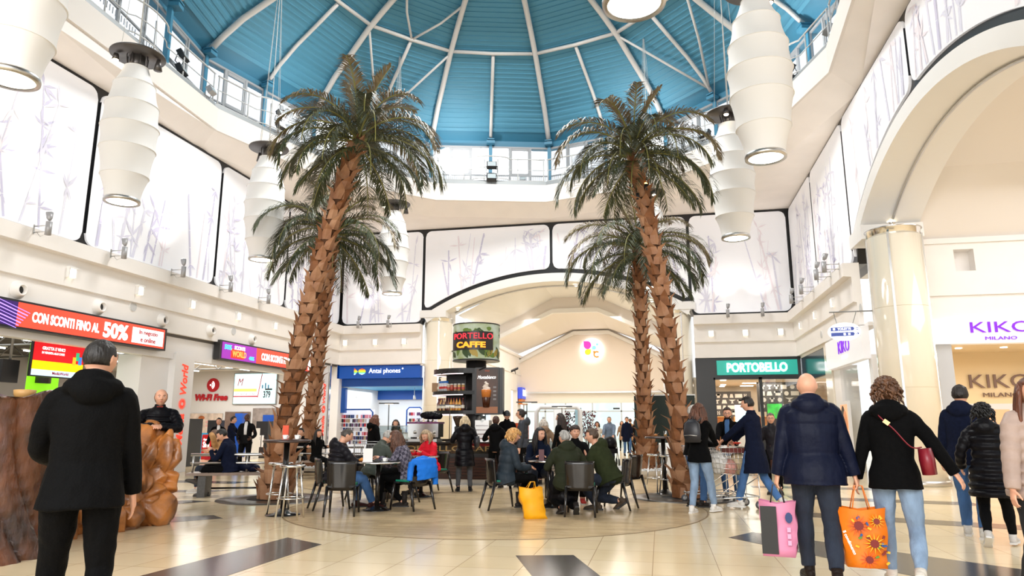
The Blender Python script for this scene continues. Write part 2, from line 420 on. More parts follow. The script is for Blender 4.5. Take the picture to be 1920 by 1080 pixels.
LD = [(-14.5, -9.3, 'beyond the left edge'), (-9.3, -4.26, 'leftmost of the left wall, over the 50% sign'), (-4.26, 1.05, 'second from the left, behind the nearest left pendant lamp'),
      (1.05, 5.45, 'third on the left wall, behind the far-left pendant lamp'), (5.45, YB - .1, 'last on the left wall, behind the left palm trunks')]
for i, (a, b, s_) in enumerate(LD[1:]): panel('left', a, b, None, 'white bamboo print panel ' + s_, i + 10)
BD = [(-W + .1, -5.72, 'on the back wall over the blue phone shop'), (-5.72, -.03, 'on the back wall over the left half of the arch'), (-.03, 5.66, 'on the back wall over the right half of the arch, behind the right palms'), (5.66, W - .1, 'on the back wall over the teal shop sign')]
for i, (a, b, s_) in enumerate(BD): panel('back', a, b, ARCH_B if 0 < i < 3 else None, 'white bamboo print panel ' + s_, i + 20)
RD = [(-YB + .1, -6.0, 'on the right wall next to the back corner'), (-6.0, -1.62, 'second on the right wall from the back corner'), (-1.62, 3.79, 'on the right wall over the left half of the near arch'), (3.79, 9.3, 'on the right wall in the top right corner of the photo')]
for i, (a, b, s_) in enumerate(RD): panel('right', a, b, ARCH_R if i > 1 else None, 'white bamboo print panel ' + s_, i + 33)

# ---- ceiling: soffit, cone band, fascia, gallery, dome
def SY(y): return y - max(0, -y - 2.3) * .8          # the dome is a little longer towards the south
def ring12(R, z, ext=0, rot=0):
    p = [(R * math.sin(k * PI / 6 + rot), SY(R * math.cos(k * PI / 6 + rot)), z) for k in range(12)]
    if R < 9:
        for k, s_ in ((3, 1), (9, -1)): p[k] = (s_ * (R + .22), -.45, z)
        for k, s_ in ((4, 1), (8, -1)): p[k] = (s_ * (R - .25), -7.1, z)
    return p
ceil = sempty('ceiling')
out = [(-W - .3, YB + .3), (W + .3, YB + .3), (W + .3, -20), (-W - .3, -20)]
m = MB(); inner = ring12(9.75, 9.97)
# flat soffit between the rectangle and the 12-gon, as a fan of quads
sq = []
for k in range(12):
    x, y, _ = inner[k]; s_ = (W + .3) / max(abs(x), abs(y) * (W + .3) / (YB + .3), 1e-6) if True else 1
    sq.append((x * s_, y * s_, 9.97))
corner = [(W + .3, YB + .3, 9.97), (W + .3, -YB - .3, 9.97), (-W - .3, -YB - .3, 9.97), (-W - .3, YB + .3, 9.97)]
for k in range(12):
    j = (k + 1) % 12; q = [inner[k], sq[k]]
    if k in (1, 4, 7, 10): q.append(corner[(k - 1) // 3])
    q += [sq[j], inner[j]]
    m.add(q, [tuple(range(len(q)))], False)
m.add([(-W - .3, -YB - .3, 9.97), (W + .3, -YB - .3, 9.97), (W + .3, -16, 9.97), (-W - .3, -16, 9.97)], [(0, 1, 2, 3)], False)
m.build('soffit', M_PINK, ceil)
def band(rs, mtl, name):
    m = MB(); rr = [ring12(r, z) for r, z in rs]
    for a, b in zip(rr[:-1], rr[1:]):
        for k in range(12):
            j = (k + 1) % 12; m.add([a[k], a[j], b[j], b[k]], [(0, 1, 2, 3)], False)
    return m.build(name, mtl, ceil)
band([(9.75, 9.97), (8.75, 10.35)], M_PINK, 'soffit_slope')
band([(8.75, 10.35), (8.68, 10.36), (8.68, 11.08), (8.85, 11.1)], mat('fascia plaster', srgb('e6dfd8'), .65), 'fascia')
band([(8.78, 11.08), (9.95, 11.08)], M_GREY, 'gallery_floor')
band([(8.80, 11.08), (8.80, 11.28), (8.86, 11.28), (8.86, 11.08)], mat('zinc kickboard', (.32, .34, .35), .5, .3), 'kickboard')
# dome of ribbed blue sheets
prof = [(9.95, 13.35), (9.55, 13.75), (8.9, 14.4), (7.7, 15.1), (6.45, 15.85), (4.9, 16.5), (3.4, 16.95)]
def dome_pt(a, i, f):  # point on a straight 12-gon facet
    r, z = prof[i]; return None
m = MB()
for k in range(12):
    A0, A1 = k * PI / 6, (k + 1) * PI / 6
    for i in range(1, len(prof) - 1):
        (r0, z0), (r1, z1) = prof[i], prof[i + 1]
        n = max(2, int(math.hypot(r1 - r0, z1 - z0) / .2))
        for q in range(n):
            t0, t1 = q / n, (q + 1) / n
            ra, za = r0 + (r1 - r0) * t0, z0 + (z1 - z0) * t0; rb, zb = r0 + (r1 - r0) * (t1 - .12 / 1), z0 + (z1 - z0) * (t1 - .12)
            rc, zc_ = r0 + (r1 - r0) * t1, z0 + (z1 - z0) * t1
            P = lambda r, z, a: (r * math.sin(a), SY(r * math.cos(a)), z)
            m.add([P(ra, za, A0), P(ra, za, A1), P(rb, zb, A1), P(rb, zb, A0)], [(3, 2, 1, 0)], False)
            m.add([P(rb, zb + .03, A0), P(rb, zb + .03, A1), P(rc, zc_ + .03, A1), P(rc, zc_ + .03, A0)], [(3, 2, 1, 0)], False)
            m.add([P(rb, zb, A0), P(rb, zb, A1), P(rb, zb + .03, A1), P(rb, zb + .03, A0)], [(3, 2, 1, 0)], False)
m.build('roof_sheeting', M_BLUE, ceil)
band([(10.0, 13.12), (10.0, 13.5), (9.45, 13.86)], M_BLUE2, 'eaves_band')
band([(9.9, 13.12), (10.12, 13.12)], M_BLUE2, 'eaves_band')
band([(3.4, 16.95), (3.3, 16.8)], M_WHITE, 'crown_ring')
m = MB(); m.add([(3.35 * math.sin(k * PI / 6), SY(3.35 * math.cos(k * PI / 6)), 17.05) for k in range(12)], [tuple(range(12))], False)
m.build('crown_cover', M_WHITE, ceil)
M_BEAM = mat('light grey steel tube', srgb('d5d2cf'), .4)
def on_dome(a, r, drop=.16):
    for (r0, z0), (r1, z1) in zip(prof[:-1], prof[1:]):
        if r1 <= r <= r0:
            t = (r0 - r) / (r0 - r1); z = z0 + (z1 - z0) * t; break
    else: z = prof[0][1]
    fa = ((a + PI / 12) % (PI / 6)) - PI / 12   # facet flattening for half spokes
    k = math.cos(PI / 12) / math.cos(abs(PI / 12 - (a % (PI / 6)))) if abs(fa) > 1e-4 else 1
    rr = r * k
    return (rr * math.sin(a), SY(rr * math.cos(a)), z - drop)
for k in range(12):
    a = k * PI / 6
    MB().tube([on_dome(a, r) for r in (9.8, 9.3, 8.6, 7.6, 6.5, 5.5, 4.4, 3.5)], .105, 10).build('main_rib', M_BEAM, ceil)
    ah = a + PI / 12
    MB().tube([on_dome(ah, r, .12) for r in (9.8, 9.2, 8.4, 7.5, 6.55)], .07, 8).build('half_rib', M_BEAM, ceil)
    MB().tube([on_dome(a, 6.4, .15), on_dome(ah, 6.45, .15), on_dome(a + PI / 6, 6.4, .15)], .07, 8).build('ring_beam', M_BEAM, ceil)
    if k % 3 == 1:
        for s_ in (-1, 1):
            MB().tube([on_dome(ah, 9.55, .12), on_dome(ah + s_ * PI / 12 * .45, 8, .2), on_dome(ah + s_ * PI / 12, 6.5, .16)], .045, 8).build('brace', M_BEAM, ceil)
            MB().tube([on_dome(ah, 6.45, .14), on_dome(ah + s_ * PI / 12 * .5, 5.4, .2), on_dome(ah + s_ * PI / 12, 4.4, .16)], .045, 8).build('brace', M_BEAM, ceil)
    for q in (a, ah):
        rr = 9.85 * (1 if q == a else math.cos(PI / 12)); c = (rr * math.sin(q), SY(rr * math.cos(q)))
        mm = MB(); mm.box((c[0], c[1], 12.2), (.14, .14, 2.2), -q); mm.box((c[0] * .985, c[1] * .985, 13.3), (.34, .3, .12), -q); mm.box((c[0] * .985, c[1] * .985, 13.42), (.3, .34, .04), -q)
        mm.build('dome_post', M_BLUE2, ceil)
# clerestory windows: each half bay one window
M_FRM = mat('grey window frame', srgb('9a9da0'), .45)
M_GLASS = mat('window glass', (.96, .98, 1), .02, trans=1, spec=.5)
def glassy(name, tint=(1, 1, 1), mixf=.08):
    m = bpy.data.materials.new(name); m.use_nodes = True; nt = m.node_tree; nt.nodes.remove(nt.nodes['Principled BSDF'])
    t = nt.nodes.new('ShaderNodeBsdfTransparent'); t.inputs[0].default_value = (*tint, 1); g = nt.nodes.new('ShaderNodeBsdfGlossy'); g.inputs['Roughness'].default_value = .03
    x = nt.nodes.new('ShaderNodeMixShader'); x.inputs[0].default_value = mixf
    nt.links.new(t.outputs[0], x.inputs[1]); nt.links.new(g.outputs[0], x.inputs[2]); nt.links.new(x.outputs[0], nt.nodes['Material Output'].inputs[0])
    return m
M_PANE = glassy('clear pane', (.97, .985, 1), .06)
wn = 1
for k in range(12):
    A = Vector(ring12(9.87, 0)[k]); B = Vector(ring12(9.87, 0)[(k + 1) % 12])
    for h in (0, 1):
        p = A.lerp(B, .5 * h); q = A.lerp(B, .5 * h + .5); d = (q - p); L = d.length; ang = math.atan2(d.y, d.x)
        root = sempty('window_%d' % wn, ((p.x + q.x) / 2, (p.y + q.y) / 2, 11.08), ang); wn += 1
        m = MB(); hw = L / 2 - .05
        for z in (.02, .2, .78, 2.04): m.bx(-hw, hw, -.03, .03, z, z + (.07 if z != .78 else .05))
        for x in (-hw, -hw * .36, hw * .36, hw):
            m.bx(x - (.045 if abs(x) < hw else .03), x + (.045 if abs(x) < hw else .03), -.035, .035, .02, 2.1)
        for x in (-hw * .3, hw * .3): m.bx(x - .03, x + .03, -.02, .02, .8, 2.04)
        m.bx(-hw * .3, hw * .3, -.02, .02, 1.93, 2.04); m.bx(-hw * .3, hw * .3, -.02, .02, .83, .9)
        # slim outside grille strip seen low through the glass
        for i in range(26): m.bx(-hw + .06 + i * (2 * hw - .1) / 26, -hw + .075 + i * (2 * hw - .1) / 26, .08, .1, .62, .8)
        m.build('window_frame', M_FRM, root)
        MB().bx(-hw, hw, -.004, .004, .05, 2.05).build('pane', M_PANE, root)
m = MB(); rr = [ring12(9.98, 11.05), ring12(9.98, 11.12)]
for k in range(12): m.add([rr[0][k], rr[0][(k + 1) % 12], rr[1][(k + 1) % 12], rr[1][k]], [(0, 1, 2, 3)], False)
m.build('sill', M_CREAM, ceil)
M_RAIL = mat('pale grey rail paint', srgb('c3c4c4'), .4)
# gallery railings, one thing per 12-gon face
rsides = {9: 'on the far left, over the left wall', 10: 'upper left, behind the nearest left pendant', 11: 'behind the left palm crown', 0: 'behind the right palm crown', 1: 'right of the right palm crown', 2: 'upper right, beside the large pendant lamp', 8: 'at the top left edge', 3: 'at the top right edge'}
rsides[11] = 'left of the right palm crown'; rsides[10] = 'behind the left palm crown'; rsides[9] = 'upper left, behind the nearest left pendant'
for k in range(12):
    if k in (4, 5, 6, 7): continue
    P = ring12(8.83, 11.08); A, B = Vector(P[k]), Vector(P[(k + 1) % 12]); A, B = A.lerp(B, .012), B.lerp(A, .012)
    d = B - A; L = d.length
    t = thing('gallery_railing', 'white tube railing of the dome gallery ' + rsides.get(k, 'nearest the photographer' + str(k)), 'railing', A, math.atan2(d.y, d.x))
    def rail(z, r, bulge):
        pts = []
        for i in range(41):
            x = L * i / 40; u = abs(x - L / 2); b = bulge * max(0, math.cos(min(1, u / .75) * PI / 2)) ** .5 if u < .75 else 0
            pts.append((x, -b * 1.0, z + .04 * (b > 0)))
        MB().tube(pts, r, 6).build('rail', M_RAIL, t)
    rail(1.15, .028, .22); rail(.68, .016, .2); rail(.22, .02, .16)
    for i, x in enumerate([.04, L * .25, L * .5 - .28, L * .5 + .28, L * .75, L - .04]):
        MB().tube([(x, 0, 0), (x, 0, 1.15)], .024, 6).build('rail_post', M_RAIL, t)

# ---- left shopfront plane, below the cornice, and shop boxes
M_SW = mat('white shop laminate', (.84, .82, .81), .35)
fl = sempty('wall_left_shopfront', (-W, 0, 0), PI / 2)
m = MB()
m.bx(-24, YB, 0, .3, 3.9, 4.0)
m.build('lintel', mat('painted gap shade', (.12, .11, .1), .6), fl)  # solid strip, its dark colour stands in for the shade of an open gap
m = MB(); m.bx(-6.4, 9.6, .02, .3, 3.27, 3.92); m.bx(-1.58, -.42, .15, .9, 0, 3.3); m.bx(-12, -6.15, .02, .3, 3.27, 3.92)
m.bx(-.42, .45, -.06, .5, 0, 3.45); m.bx(8.75, 9.45, -.06, .5, 0, 3.6); m.bx(.45, .52, .02, .5, 0, 3.3); m.bx(-12, -6.2, 0, .5, 3.0, 3.4)
m.build('shopfront', M_SW, fl)
MB().bx(9.5, 9.62, -.1, .2, 0, 3.98).build('corner_strip', M_CHROME, fl)
# ================================================================ shops and side malls
def room(name, x0, x1, y0, y1, z1, wallm, ceilm, open_side, floorm=None):
    r = sempty(name)
    m = MB()
    if open_side != 'S': m.bx(x0, x1, y0 - .1, y0, 0, z1)
    if open_side != 'N': m.bx(x0, x1, y1, y1 + .1, 0, z1)
    if open_side != 'E': m.bx(x1, x1 + .1, y0, y1, 0, z1)
    if open_side != 'W': m.bx(x0 - .1, x0, y0, y1, 0, z1)
    m.build('wall_lining', wallm, r)
    MB().bx(x0 - .1, x1 + .1, y0, y1, z1, z1 + .1).build('shop_ceiling', ceilm, r)
    return r
def quad_sign(name, label, cat, y, p0, p1, th, m, edge=.0):
    pass
M_RED = mat('sign red', srgb('e8402c'), .4, emit=srgb('f04a34'), emit_s=.75)
M_REDP = mat('red paint', srgb('c8102e'), .4)
M_WG = glow('lit white', (1, .98, .96), .9)
M_TXTW = glow('lit letter white', (1, 1, 1), 1.0)
M_DARK = mat('dark plastic', (.02, .02, .022), .4)
M_GLASSP = glassy('shop glass', (.97, .98, .98), .07)
# ---------- electronics shop on the left
room('wall_electronics_shop', -22, -W - .5, -22, 12.3, 4.25, mat('shop grey wall', (.42, .41, .4), .6), mat('raw dark ceiling', (.09, .085, .08), .8, noise_amt=.5, noise_scale=2), 'E')
rl = random.Random(4)
for i in range(9):
    for j in range(3):
        x = -11.4 - j * 2.6; y = -10.5 + i * 2.5
        t = thing('ceiling_tube_light', 'fluorescent tube light, %s from the near end, %s row, left shop ceiling' % (('nearest', 'second', 'third', 'fourth', 'fifth', 'sixth', 'seventh', 'eighth', 'farthest')[i], ('front', 'middle', 'back')[j]), 'ceiling light', (x, y, 3.82), 0, 'tube lights of the electronics shop')
        MB().bx(-.05, .05, -.95, .95, .03, .07).build('housing', M_WHITE, t); MB().tube([(0, -.9, 0), (0, .9, 0)], .022, 6).build('tube', glow('tube glow', (1, 1, .97), 6), t)
trs = thing('ceiling_truss', 'grey steel trusses and ducts below the electronics shop ceiling', 'truss', (-14, -2, 3.6))
for i in range(7):
    m = MB()
    for z in (0, .4): m.tube([(-3.5, -9 + 3 * i, z), (4, -9 + 3 * i, z)], .03, 5)
    for q in range(14): m.tube([(-3.5 + q * .53, -9 + 3 * i, .4 * (q % 2)), (-3.5 + q * .53 + .53, -9 + 3 * i, .4 * ((q + 1) % 2))], .018, 4)
    m.build('truss_beam', M_GREY, trs)
MB().tube([(1.6, -10, .25), (1.6, 11, .25)], .2, 12).build('duct', mat('galvanised duct', (.35, .34, .33), .4, .6), trs)
LX = lambda px, py: at_x(px, py, -W).y
def led(x0, x1, parts_fn, label):
    t = thing('led_sign', label, 'sign', (-W + .22, 0, 3.47), PI / 2)
    MB().bx(x0 - .06, x1 + .06, -.02, .2, -.05, .58).build('housing', M_DARK, t)
    parts_fn(t); return t
def s1(t):
    MB().bx(-5.98, -1.24, -.035, -.02, 0, .53).build('screen', M_RED, t)
    m = MB(); m.bx(-8, -5.98, -.035, -.02, 0, .53); m.build('screen', glow('violet screen', srgb('2c0f52'), .8), t)
    m = MB()
    for k in range(7): m.box((-6.5 + k * .05, -.04, .1 + .06 * k), (1.1, .004, .012 + .006 * (k % 3)), M=Matrix.Rotation(.25, 3, 'Y'))
    m.build('light_streak', glow('violet streak', srgb('9b7bff'), 1.6), t)
    text('lettering', 'CON SCONTI FINO AL', .34, M_TXTW, t, (-4.62, -.04, .26), width=1.95, height=.24, bold=.012, depth=.004)
    text('lettering', '50%', .5, M_TXTW, t, (-3.08, -.04, .26), width=.85, height=.4, bold=.02, depth=.004)
    MB().bx(-2.5, -1.3, -.045, -.036, .05, .46).build('offer_box', M_WG, t)
    text('lettering', 'In negozio', .17, M_REDP, t, (-1.9, -.05, .34), width=.72, height=.15, bold=.004, depth=.003)
    text('lettering', 'e online', .17, M_REDP, t, (-1.9, -.05, .16), width=.58, height=.13, bold=.004, depth=.003)
led(-8.0, -1.2, s1, 'long red LED sale sign with 50% over the left shop window')
y2 = at_x(468, 672, -W).y
def s2(t):
    MB().bx(y2, 8.33, -.035, -.02, 0, .53).build('screen', M_RED, t)
    MB().bx(1.5, y2, -.035, -.02, 0, .53).build('screen', glow('magenta screen', srgb('8a2a9a'), .9), t)
    MB().box((2.35, -.04, .2), (.75, .006, .3)).build('red_block', glow('red block', srgb('e0301e'), 1), t)
    text('lettering', 'WORLD', .22, glow('orange letter', srgb('ff9a4a'), 1.2), t, (2.45, -.046, .2), width=.8, height=.2, bold=.006, depth=.003)
    text('lettering', 'SCONTI', .16, M_TXTW, t, (2.45, -.046, .4), width=.6, height=.13, bold=.004, depth=.003)
    text('lettering', '50%', .2, glow('cyan letter', srgb('3fd8e8'), 1.2), t, (1.8, -.046, .38), width=.4, height=.16, bold=.006, depth=.003)
    text('lettering', '40%', .14, glow('cyan letter', srgb('3fd8e8'), 1.2), t, (y2 - .3, -.046, .13), width=.32, height=.13, bold=.005, depth=.003)
    text('lettering', 'CON SCONTI FINO AL', .3, M_TXTW, t, (5.0, -.04, .26), width=2.4, height=.26, bold=.012, depth=.004)
    text('lettering', '50%', .4, M_TXTW, t, (6.7, -.04, .26), width=.7, height=.38, bold=.02, depth=.004)
    MB().bx(7.2, 8.2, -.045, -.036, .05, .46).build('offer_box', M_WG, t)
    text('lettering', 'In negozio', .15, M_REDP, t, (7.7, -.05, .34), width=.7, height=.13, depth=.003)
    text('lettering', 'e online', .15, M_REDP, t, (7.7, -.05, .16), width=.5, height=.12, depth=.003)
led(1.45, 8.38, s2, 'LED sale sign with violet left end, partly behind the left palm trunks')
# vertical red shop names on the white pillars
RV = Matrix.Rotation(-PI / 2, 3, 'Y')
def vert_name(yc, x, w0, label, z0=.95, z1=3.1):
    t = thing('shop_name', label, 'sign', (x, yc, 0), PI / 2)
    s_ = (z1 - z0)
    col = glow('name red', srgb('e5452f'), .6)
    text('lettering', 'World', .5, col, t, (0, -.004, z1 - s_ * .19), width=s_ * .38, height=w0, bold=.012, depth=.004, shear=.2, M=RV)
    text('lettering', 'Media', .5, col, t, (0, -.004, z0 + s_ * .2), width=s_ * .38, height=w0, bold=.012, depth=.004, shear=.2, M=RV)
    m = MB(); zc = z1 - s_ * .49
    for k in range(16):
        a = 2 * PI * k / 16
        pts = [(r * math.cos(a + r * 5), -.006, zc + r * math.sin(a + r * 5)) for r in (.05, .09, .13, .17)]
        m.tube([(p[0], p[1], p[2]) for p in pts], [.006, .012, .012, .004], 4)
    m.build('swirl_mark', col, t)
vert_name(.02, -W + .07, .28, 'vertical red shop name on the white pillar behind the leaning man', .75, 3.15)
vert_name(9.1, -W + .07, .24, 'vertical red shop name on the white pillar beside the blue phone shop', .9, 3.1)
# hanging lottery screen
def hang():
    c0 = at_x(78, 638, -10.3); c1 = at_x(168, 650, -10.3); c2 = at_x(57, 704, -10.3)
    y0, y1, z0, z1 = c2.y, c1.y - .15, c2.z + .02, c0.z
    t = thing('hanging_screen', 'hanging red and yellow lottery screen in the left shop window', 'screen', (-10.3, (y0 + y1) / 2, z0), PI / 2)
    w_, h_ = y1 - y0, z1 - z0
    MB().bx(-w_ / 2 - .03, w_ / 2 + .03, 0, .07, -.03, h_ + .03).build('casing', M_DARK, t)
    MB().bx(-w_ / 2, w_ / 2, -.01, 0, h_ * .42, h_).build('screen', glow('scr red', srgb('c5121c'), .9), t)
    MB().bx(-w_ / 2, w_ / 2, -.01, 0, h_ * .17, h_ * .42).build('screen', glow('scr yellow', srgb('f4c400'), .9), t)
    MB().bx(-w_ / 2, w_ / 2, -.01, 0, 0, h_ * .17).build('screen', glow('scr pale', srgb('bcd4ea'), .9), t)
    text('lettering', 'GRATTA E VINCI', .1, M_TXTW, t, (-w_ * .13, -.014, h_ * .79), width=w_ * .44, height=.08, bold=.003, depth=.002)
    text('lettering', 'IN VENDITA ALLE CASSE', .1, M_TXTW, t, (-w_ * .13, -.014, h_ * .66), width=w_ * .44, height=.055, bold=.003, depth=.002)
    text('lettering', 'MediaWorld', .1, M_REDP, t, (w_ * .05, -.014, h_ * .09), width=w_ * .32, height=.07, bold=.002, depth=.002)
    m = MB()
    for k, (dx, dz, cc) in enumerate([(.3, .48, 0), (.36, .62, 1), (.42, .5, 2)]):
        MB().bx(w_ * dx - .05, w_ * dx + .05, -.018, -.012, h_ * (dz - .1), h_ * (dz + .14)).build('ticket_picture', glow('ticket%d' % cc, [srgb('e8b020'), srgb('2fae7a'), srgb('3b7fd0')][cc], .8), t)
    for dx in (-w_ * .3,): MB().tube([(dx, .04, h_ + .02), (dx, .04, 4.2 - z0)], .03, 6).build('hanger', M_GREY, t)
hang()
# green speaker poster, counters and red posters inside
def board(name, label, cat, X, px0, py0, px1, py1, m, bits=(), th=.05, floor_=False):
    a = at_x(px0, py1, X); b = at_x(px1, py0, X); z0 = 0 if floor_ else a.z
    t = thing(name, label, cat, (X, (a.y + b.y) / 2, z0), PI / 2); w_ = b.y - a.y; h_ = b.z - z0
    MB().bx(-w_ / 2, w_ / 2, 0, th, 0, h_).build('board', m, t)
    for (n_, u0, v0, u1, v1, mm) in bits:
        MB().bx(-w_ / 2 + w_ * u0, -w_ / 2 + w_ * u1, -.012, 0, h_ * v0, h_ * v1).build(n_, mm, t)
    return t, w_, h_
t, w_, h_ = board('speaker_poster', 'bright green poster showing a black speaker in the left shop', 'poster', -12.2, 36, 650, 118, 832, glow('poster green', srgb('7fce18'), .8))
MB().tube([(-w_ * .08, -.05, h_ * .6), (-w_ * .08, -.05, h_ * .97)], .2, 20).build('speaker_picture', M_DARK, t)
m = MB(); m.ell((w_ * .2, -.04, h_ * .3), (.26, .05, .17)); m.tube([(w_ * .2 - .26, -.04, h_ * .33), (w_ * .2 - .4, -.04, h_ * .36), (w_ * .2 - .3, -.04, h_ * .26)], .012, 5); m.build('small_speaker_picture', M_DARK, t)
board('poster', 'red orange poster board behind the leaning man', 'poster', -11.3, 258, 745, 290, 845, glow('poster red', srgb('e0442c'), .7), [('text_bar', .1, .82, .8, .88, M_TXTW), ('text_bar', .1, .7, .5, .74, M_TXTW)], floor_=False)
for i, (y, c_, s_) in enumerate([(-7.2, 'd8d4cf', 'leftmost'), (-5.4, '3a3a3c', 'middle'), (-3.4, 'dcdad6', 'rightmost')]):
    t = thing('display_counter', s_ + ' of the low shop counters behind the left shop window', 'counter', (-11.6, y, 0))
    MB().bx(-.4, .4, -.75, .75, 0, .95).build('body', mat('counter' + c_, srgb(c_), .4), t); MB().bx(-.45, .45, -.8, .8, .95, 1.0).build('top', M_WHITE, t)
t = thing('robot_statue', 'small white figure standing on a shop counter beside the black hooded man', 'figure', (-11.5, -3.5, 1.0))
MB().ell((0, 0, .3), (.17, .15, .3)).build('body', M_WHITE, t); MB().ell((0, 0, .7), (.15, .14, .15)).build('head', M_WHITE, t)
# back part: wall facing the room with wi-fi sign
sw = sempty('wall_wifi'); MB().bx(-22, -W - .5, 12, 12.1, 0, 4.25).build('plaster', mat('shop pale wall', srgb('d8d5d2'), .6), sw)
MB().bx(-22, -W - .5, 6.5, 12, 3.95, 4.05).build('entrance_ceiling', mat('pale ceiling', srgb('cfc8c0'), .6, noise_amt=.08, noise_scale=3), sw)
for s_ in (0, 1):
    pass
c = at_y(400, 722, 11.98)
t = thing('wifi_sign', 'round red wi-fi sign with red lettering on the shop wall', 'sign', (c.x, 11.98, 2.4))
m = MB(); m.prism_y([(.33 * math.cos(2 * PI * k / 40), c.z - 2.4 + .33 * math.sin(2 * PI * k / 40)) for k in range(40)], -.03, 0); m.build('disc', mat('wifi red', srgb('b5202a'), .4), t)
m = MB(); m.prism_y([(-.12 + .04 * math.cos(k * PI / 6), c.z - 2.4 + .04 * math.sin(k * PI / 6)) for k in range(12)], -.045, -.03)
for r in (.12, .2): m.tube([(-.12 + r * math.cos(a), -.04, c.z - 2.4 + r * math.sin(a)) for a in [(-1 + k / 6) for k in range(13)]], .022, 6)
m.build('wave_symbol', M_TXTW, t)
d = at_y(397, 745, 11.98)
text('lettering', 'Wi-Fi Free', .42, mat('wifi red', srgb('b5202a'), .4), t, (d.x - c.x, -.04, d.z - 2.4), width=1.75, height=.32, bold=.018, shear=.15, depth=.03)
a = at_y(437, 757, 11.9); b = at_y(519, 700, 11.9)
t = thing('wall_screen', 'wide pale video wall showing a 379 price beside the wi-fi sign', 'screen', ((a.x + b.x) / 2, 11.9, a.z)); w_, h_ = b.x - a.x, b.z - a.z
MB().bx(-w_ / 2 - .04, w_ / 2 + .04, 0, .08, -.04, h_ + .04).build('casing', M_GREY, t)
MB().bx(-w_ / 2, w_ / 2, -.012, 0, 0, h_).build('screen', glow('scr ice', srgb('bfe9ea'), .95), t)
m = MB(); m.bx(-w_ / 2, w_ * .08, -.016, -.012, h_ * .22, h_ * .26); m.box((w_ * .12, -.014, h_ * .6), (.04, .004, h_ * .8), M=Matrix.Rotation(.15, 3, 'Y')); m.build('red_line', M_REDP, t)
MB().bx(-w_ / 2, w_ * .05, -.015, -.012, h_ * .4, h_ * .5).build('picture_strip', glow('scr yel', srgb('e2d060'), .8), t)
text('lettering', 'LA TECNOLOGIA È DI CASA', .1, M_REDP, t, (-w_ * .22, -.02, h_ * .33), width=w_ * .46, height=.12, depth=.003)
text('lettering', '379', .3, M_DARK, t, (w_ * .3, -.02, h_ * .3), width=w_ * .17, height=.33, bold=.01, depth=.003)
text('lettering', 'M', .3, M_REDP, t, (-w_ * .35, -.02, h_ * .72), width=.3, height=.36, shear=.3, depth=.003)
for k in range(3): MB().bx(w_ * (.17 + .07 * k), w_ * (.2 + .07 * k), -.02, -.012, h_ * .5, h_ * (.62 + .06 * (k % 2))).build('product_picture', mat('prod blue', srgb('4b7fa8'), .5), t)
MB().bx(w_ * .25, w_ * .42, -.02, -.012, h_ * .44, h_ * .5).build('price_tag', M_DARK, t)
pics = [(345, 418, 775, 835, 'c9b6a6', 'left: pale wall picture of a child under the wi-fi sign'), (418, 470, 772, 835, '6e5a50', 'middle: brown wall picture behind the suited man'), (470, 540, 765, 835, '8b7f78', 'right: grey wall picture beside the left palm')]
for (x0, x1, y0, y1, c_, s_) in pics:
    a = at_y(x0, y1, 11.95); b = at_y(x1, y0, 11.95)
    t = thing('wall_picture', s_, 'wall picture', ((a.x + b.x) / 2, 11.95, a.z)); w_, h_ = b.x - a.x, b.z - a.z
    MB().bx(-w_ / 2, w_ / 2, -.02, 0, 0, h_).build('print', mat('pic' + c_, srgb(c_), .5, noise_amt=.3, noise_scale=3), t)
    if 'child' in s_:
        m = MB(); m.ell((-w_ * .1, -.03, h_ * .78), (.16, .02, .15)); m.build('face_picture', mat('pic skin', srgb('d99a74'), .5), t)
        MB().ell((-w_ * .07, -.028, h_ * .86), (.17, .02, .1)).build('hair_picture', mat('pic hair', srgb('a05a30'), .5), t)
        MB().ell((-w_ * .25, -.03, h_ * .35), (.2, .02, .35)).build('shirt_picture', mat('pic shirt', srgb('9c8a84'), .5), t)
    for k in range(2): MB().bx(w_ * .05, w_ * .42, -.03, -.02, h_ * (.7 - .12 * k), h_ * (.76 - .12 * k)).build('text_bar', mat('pic text', srgb('d9a39a'), .5), t)
def stand(px, py_top, pw, yy, m, label, name='display_stand', cat='display stand', bits=None, dy=.4):
    a = at_y(px, py_top, yy); sc = abs(at_y(px + pw, py_top, yy).x - a.x)
    t = thing(name, label, cat, (a.x + sc / 2, yy + dy / 2, 0)); MB().bx(-sc / 2, sc / 2, -dy / 2, dy / 2, 0, a.z).build('body', m, t)
    if bits: bits(t, sc, a.z, -dy / 2 - .01)
    return t
def b_red(t, w_, h_, y): 
    MB().bx(-w_ / 2, w_ / 2, y - .005, y, h_ * .1, h_ * .98).build('red_panel', mat('banner red', srgb('d6232a'), .4), t)
    text('lettering', 'Approfi', .12, M_TXTW, t, (0, y - .012, h_ * .8), width=w_ * .7, height=.12, depth=.003); text('lettering', 'Smi', .2, M_TXTW, t, (0, y - .012, h_ * .6), width=w_ * .7, height=.24, depth=.003, bold=.006)
def b_phone(t, w_, h_, y):
    for k in range(2): MB().bx(-w_ * .2 + k * w_ * .25, -w_ * .02 + k * w_ * .25, y - .008, y, h_ * .3, h_ * .62).build('phone_picture', M_WHITE, t)
    for k in range(3): MB().bx(-w_ * .15, -w_ * .08, y - .012, y - .008, h_ * (.5 + .03 * k), h_ * (.515 + .03 * k)).build('lens_picture', M_DARK, t)
stand(363, 812, 16, 8.2, mat('banner blue', srgb('2b9fd0'), .4), 'small blue carton stand inside the electronics entrance')
stand(380, 815, 17, 7.5, mat('banner red', srgb('d6232a'), .4), 'small red banner stand with white lettering inside the electronics entrance', bits=b_red)
stand(390, 788, 21, 8.6, M_DARK, 'black stand with phone pictures behind the seated pair', bits=b_phone)
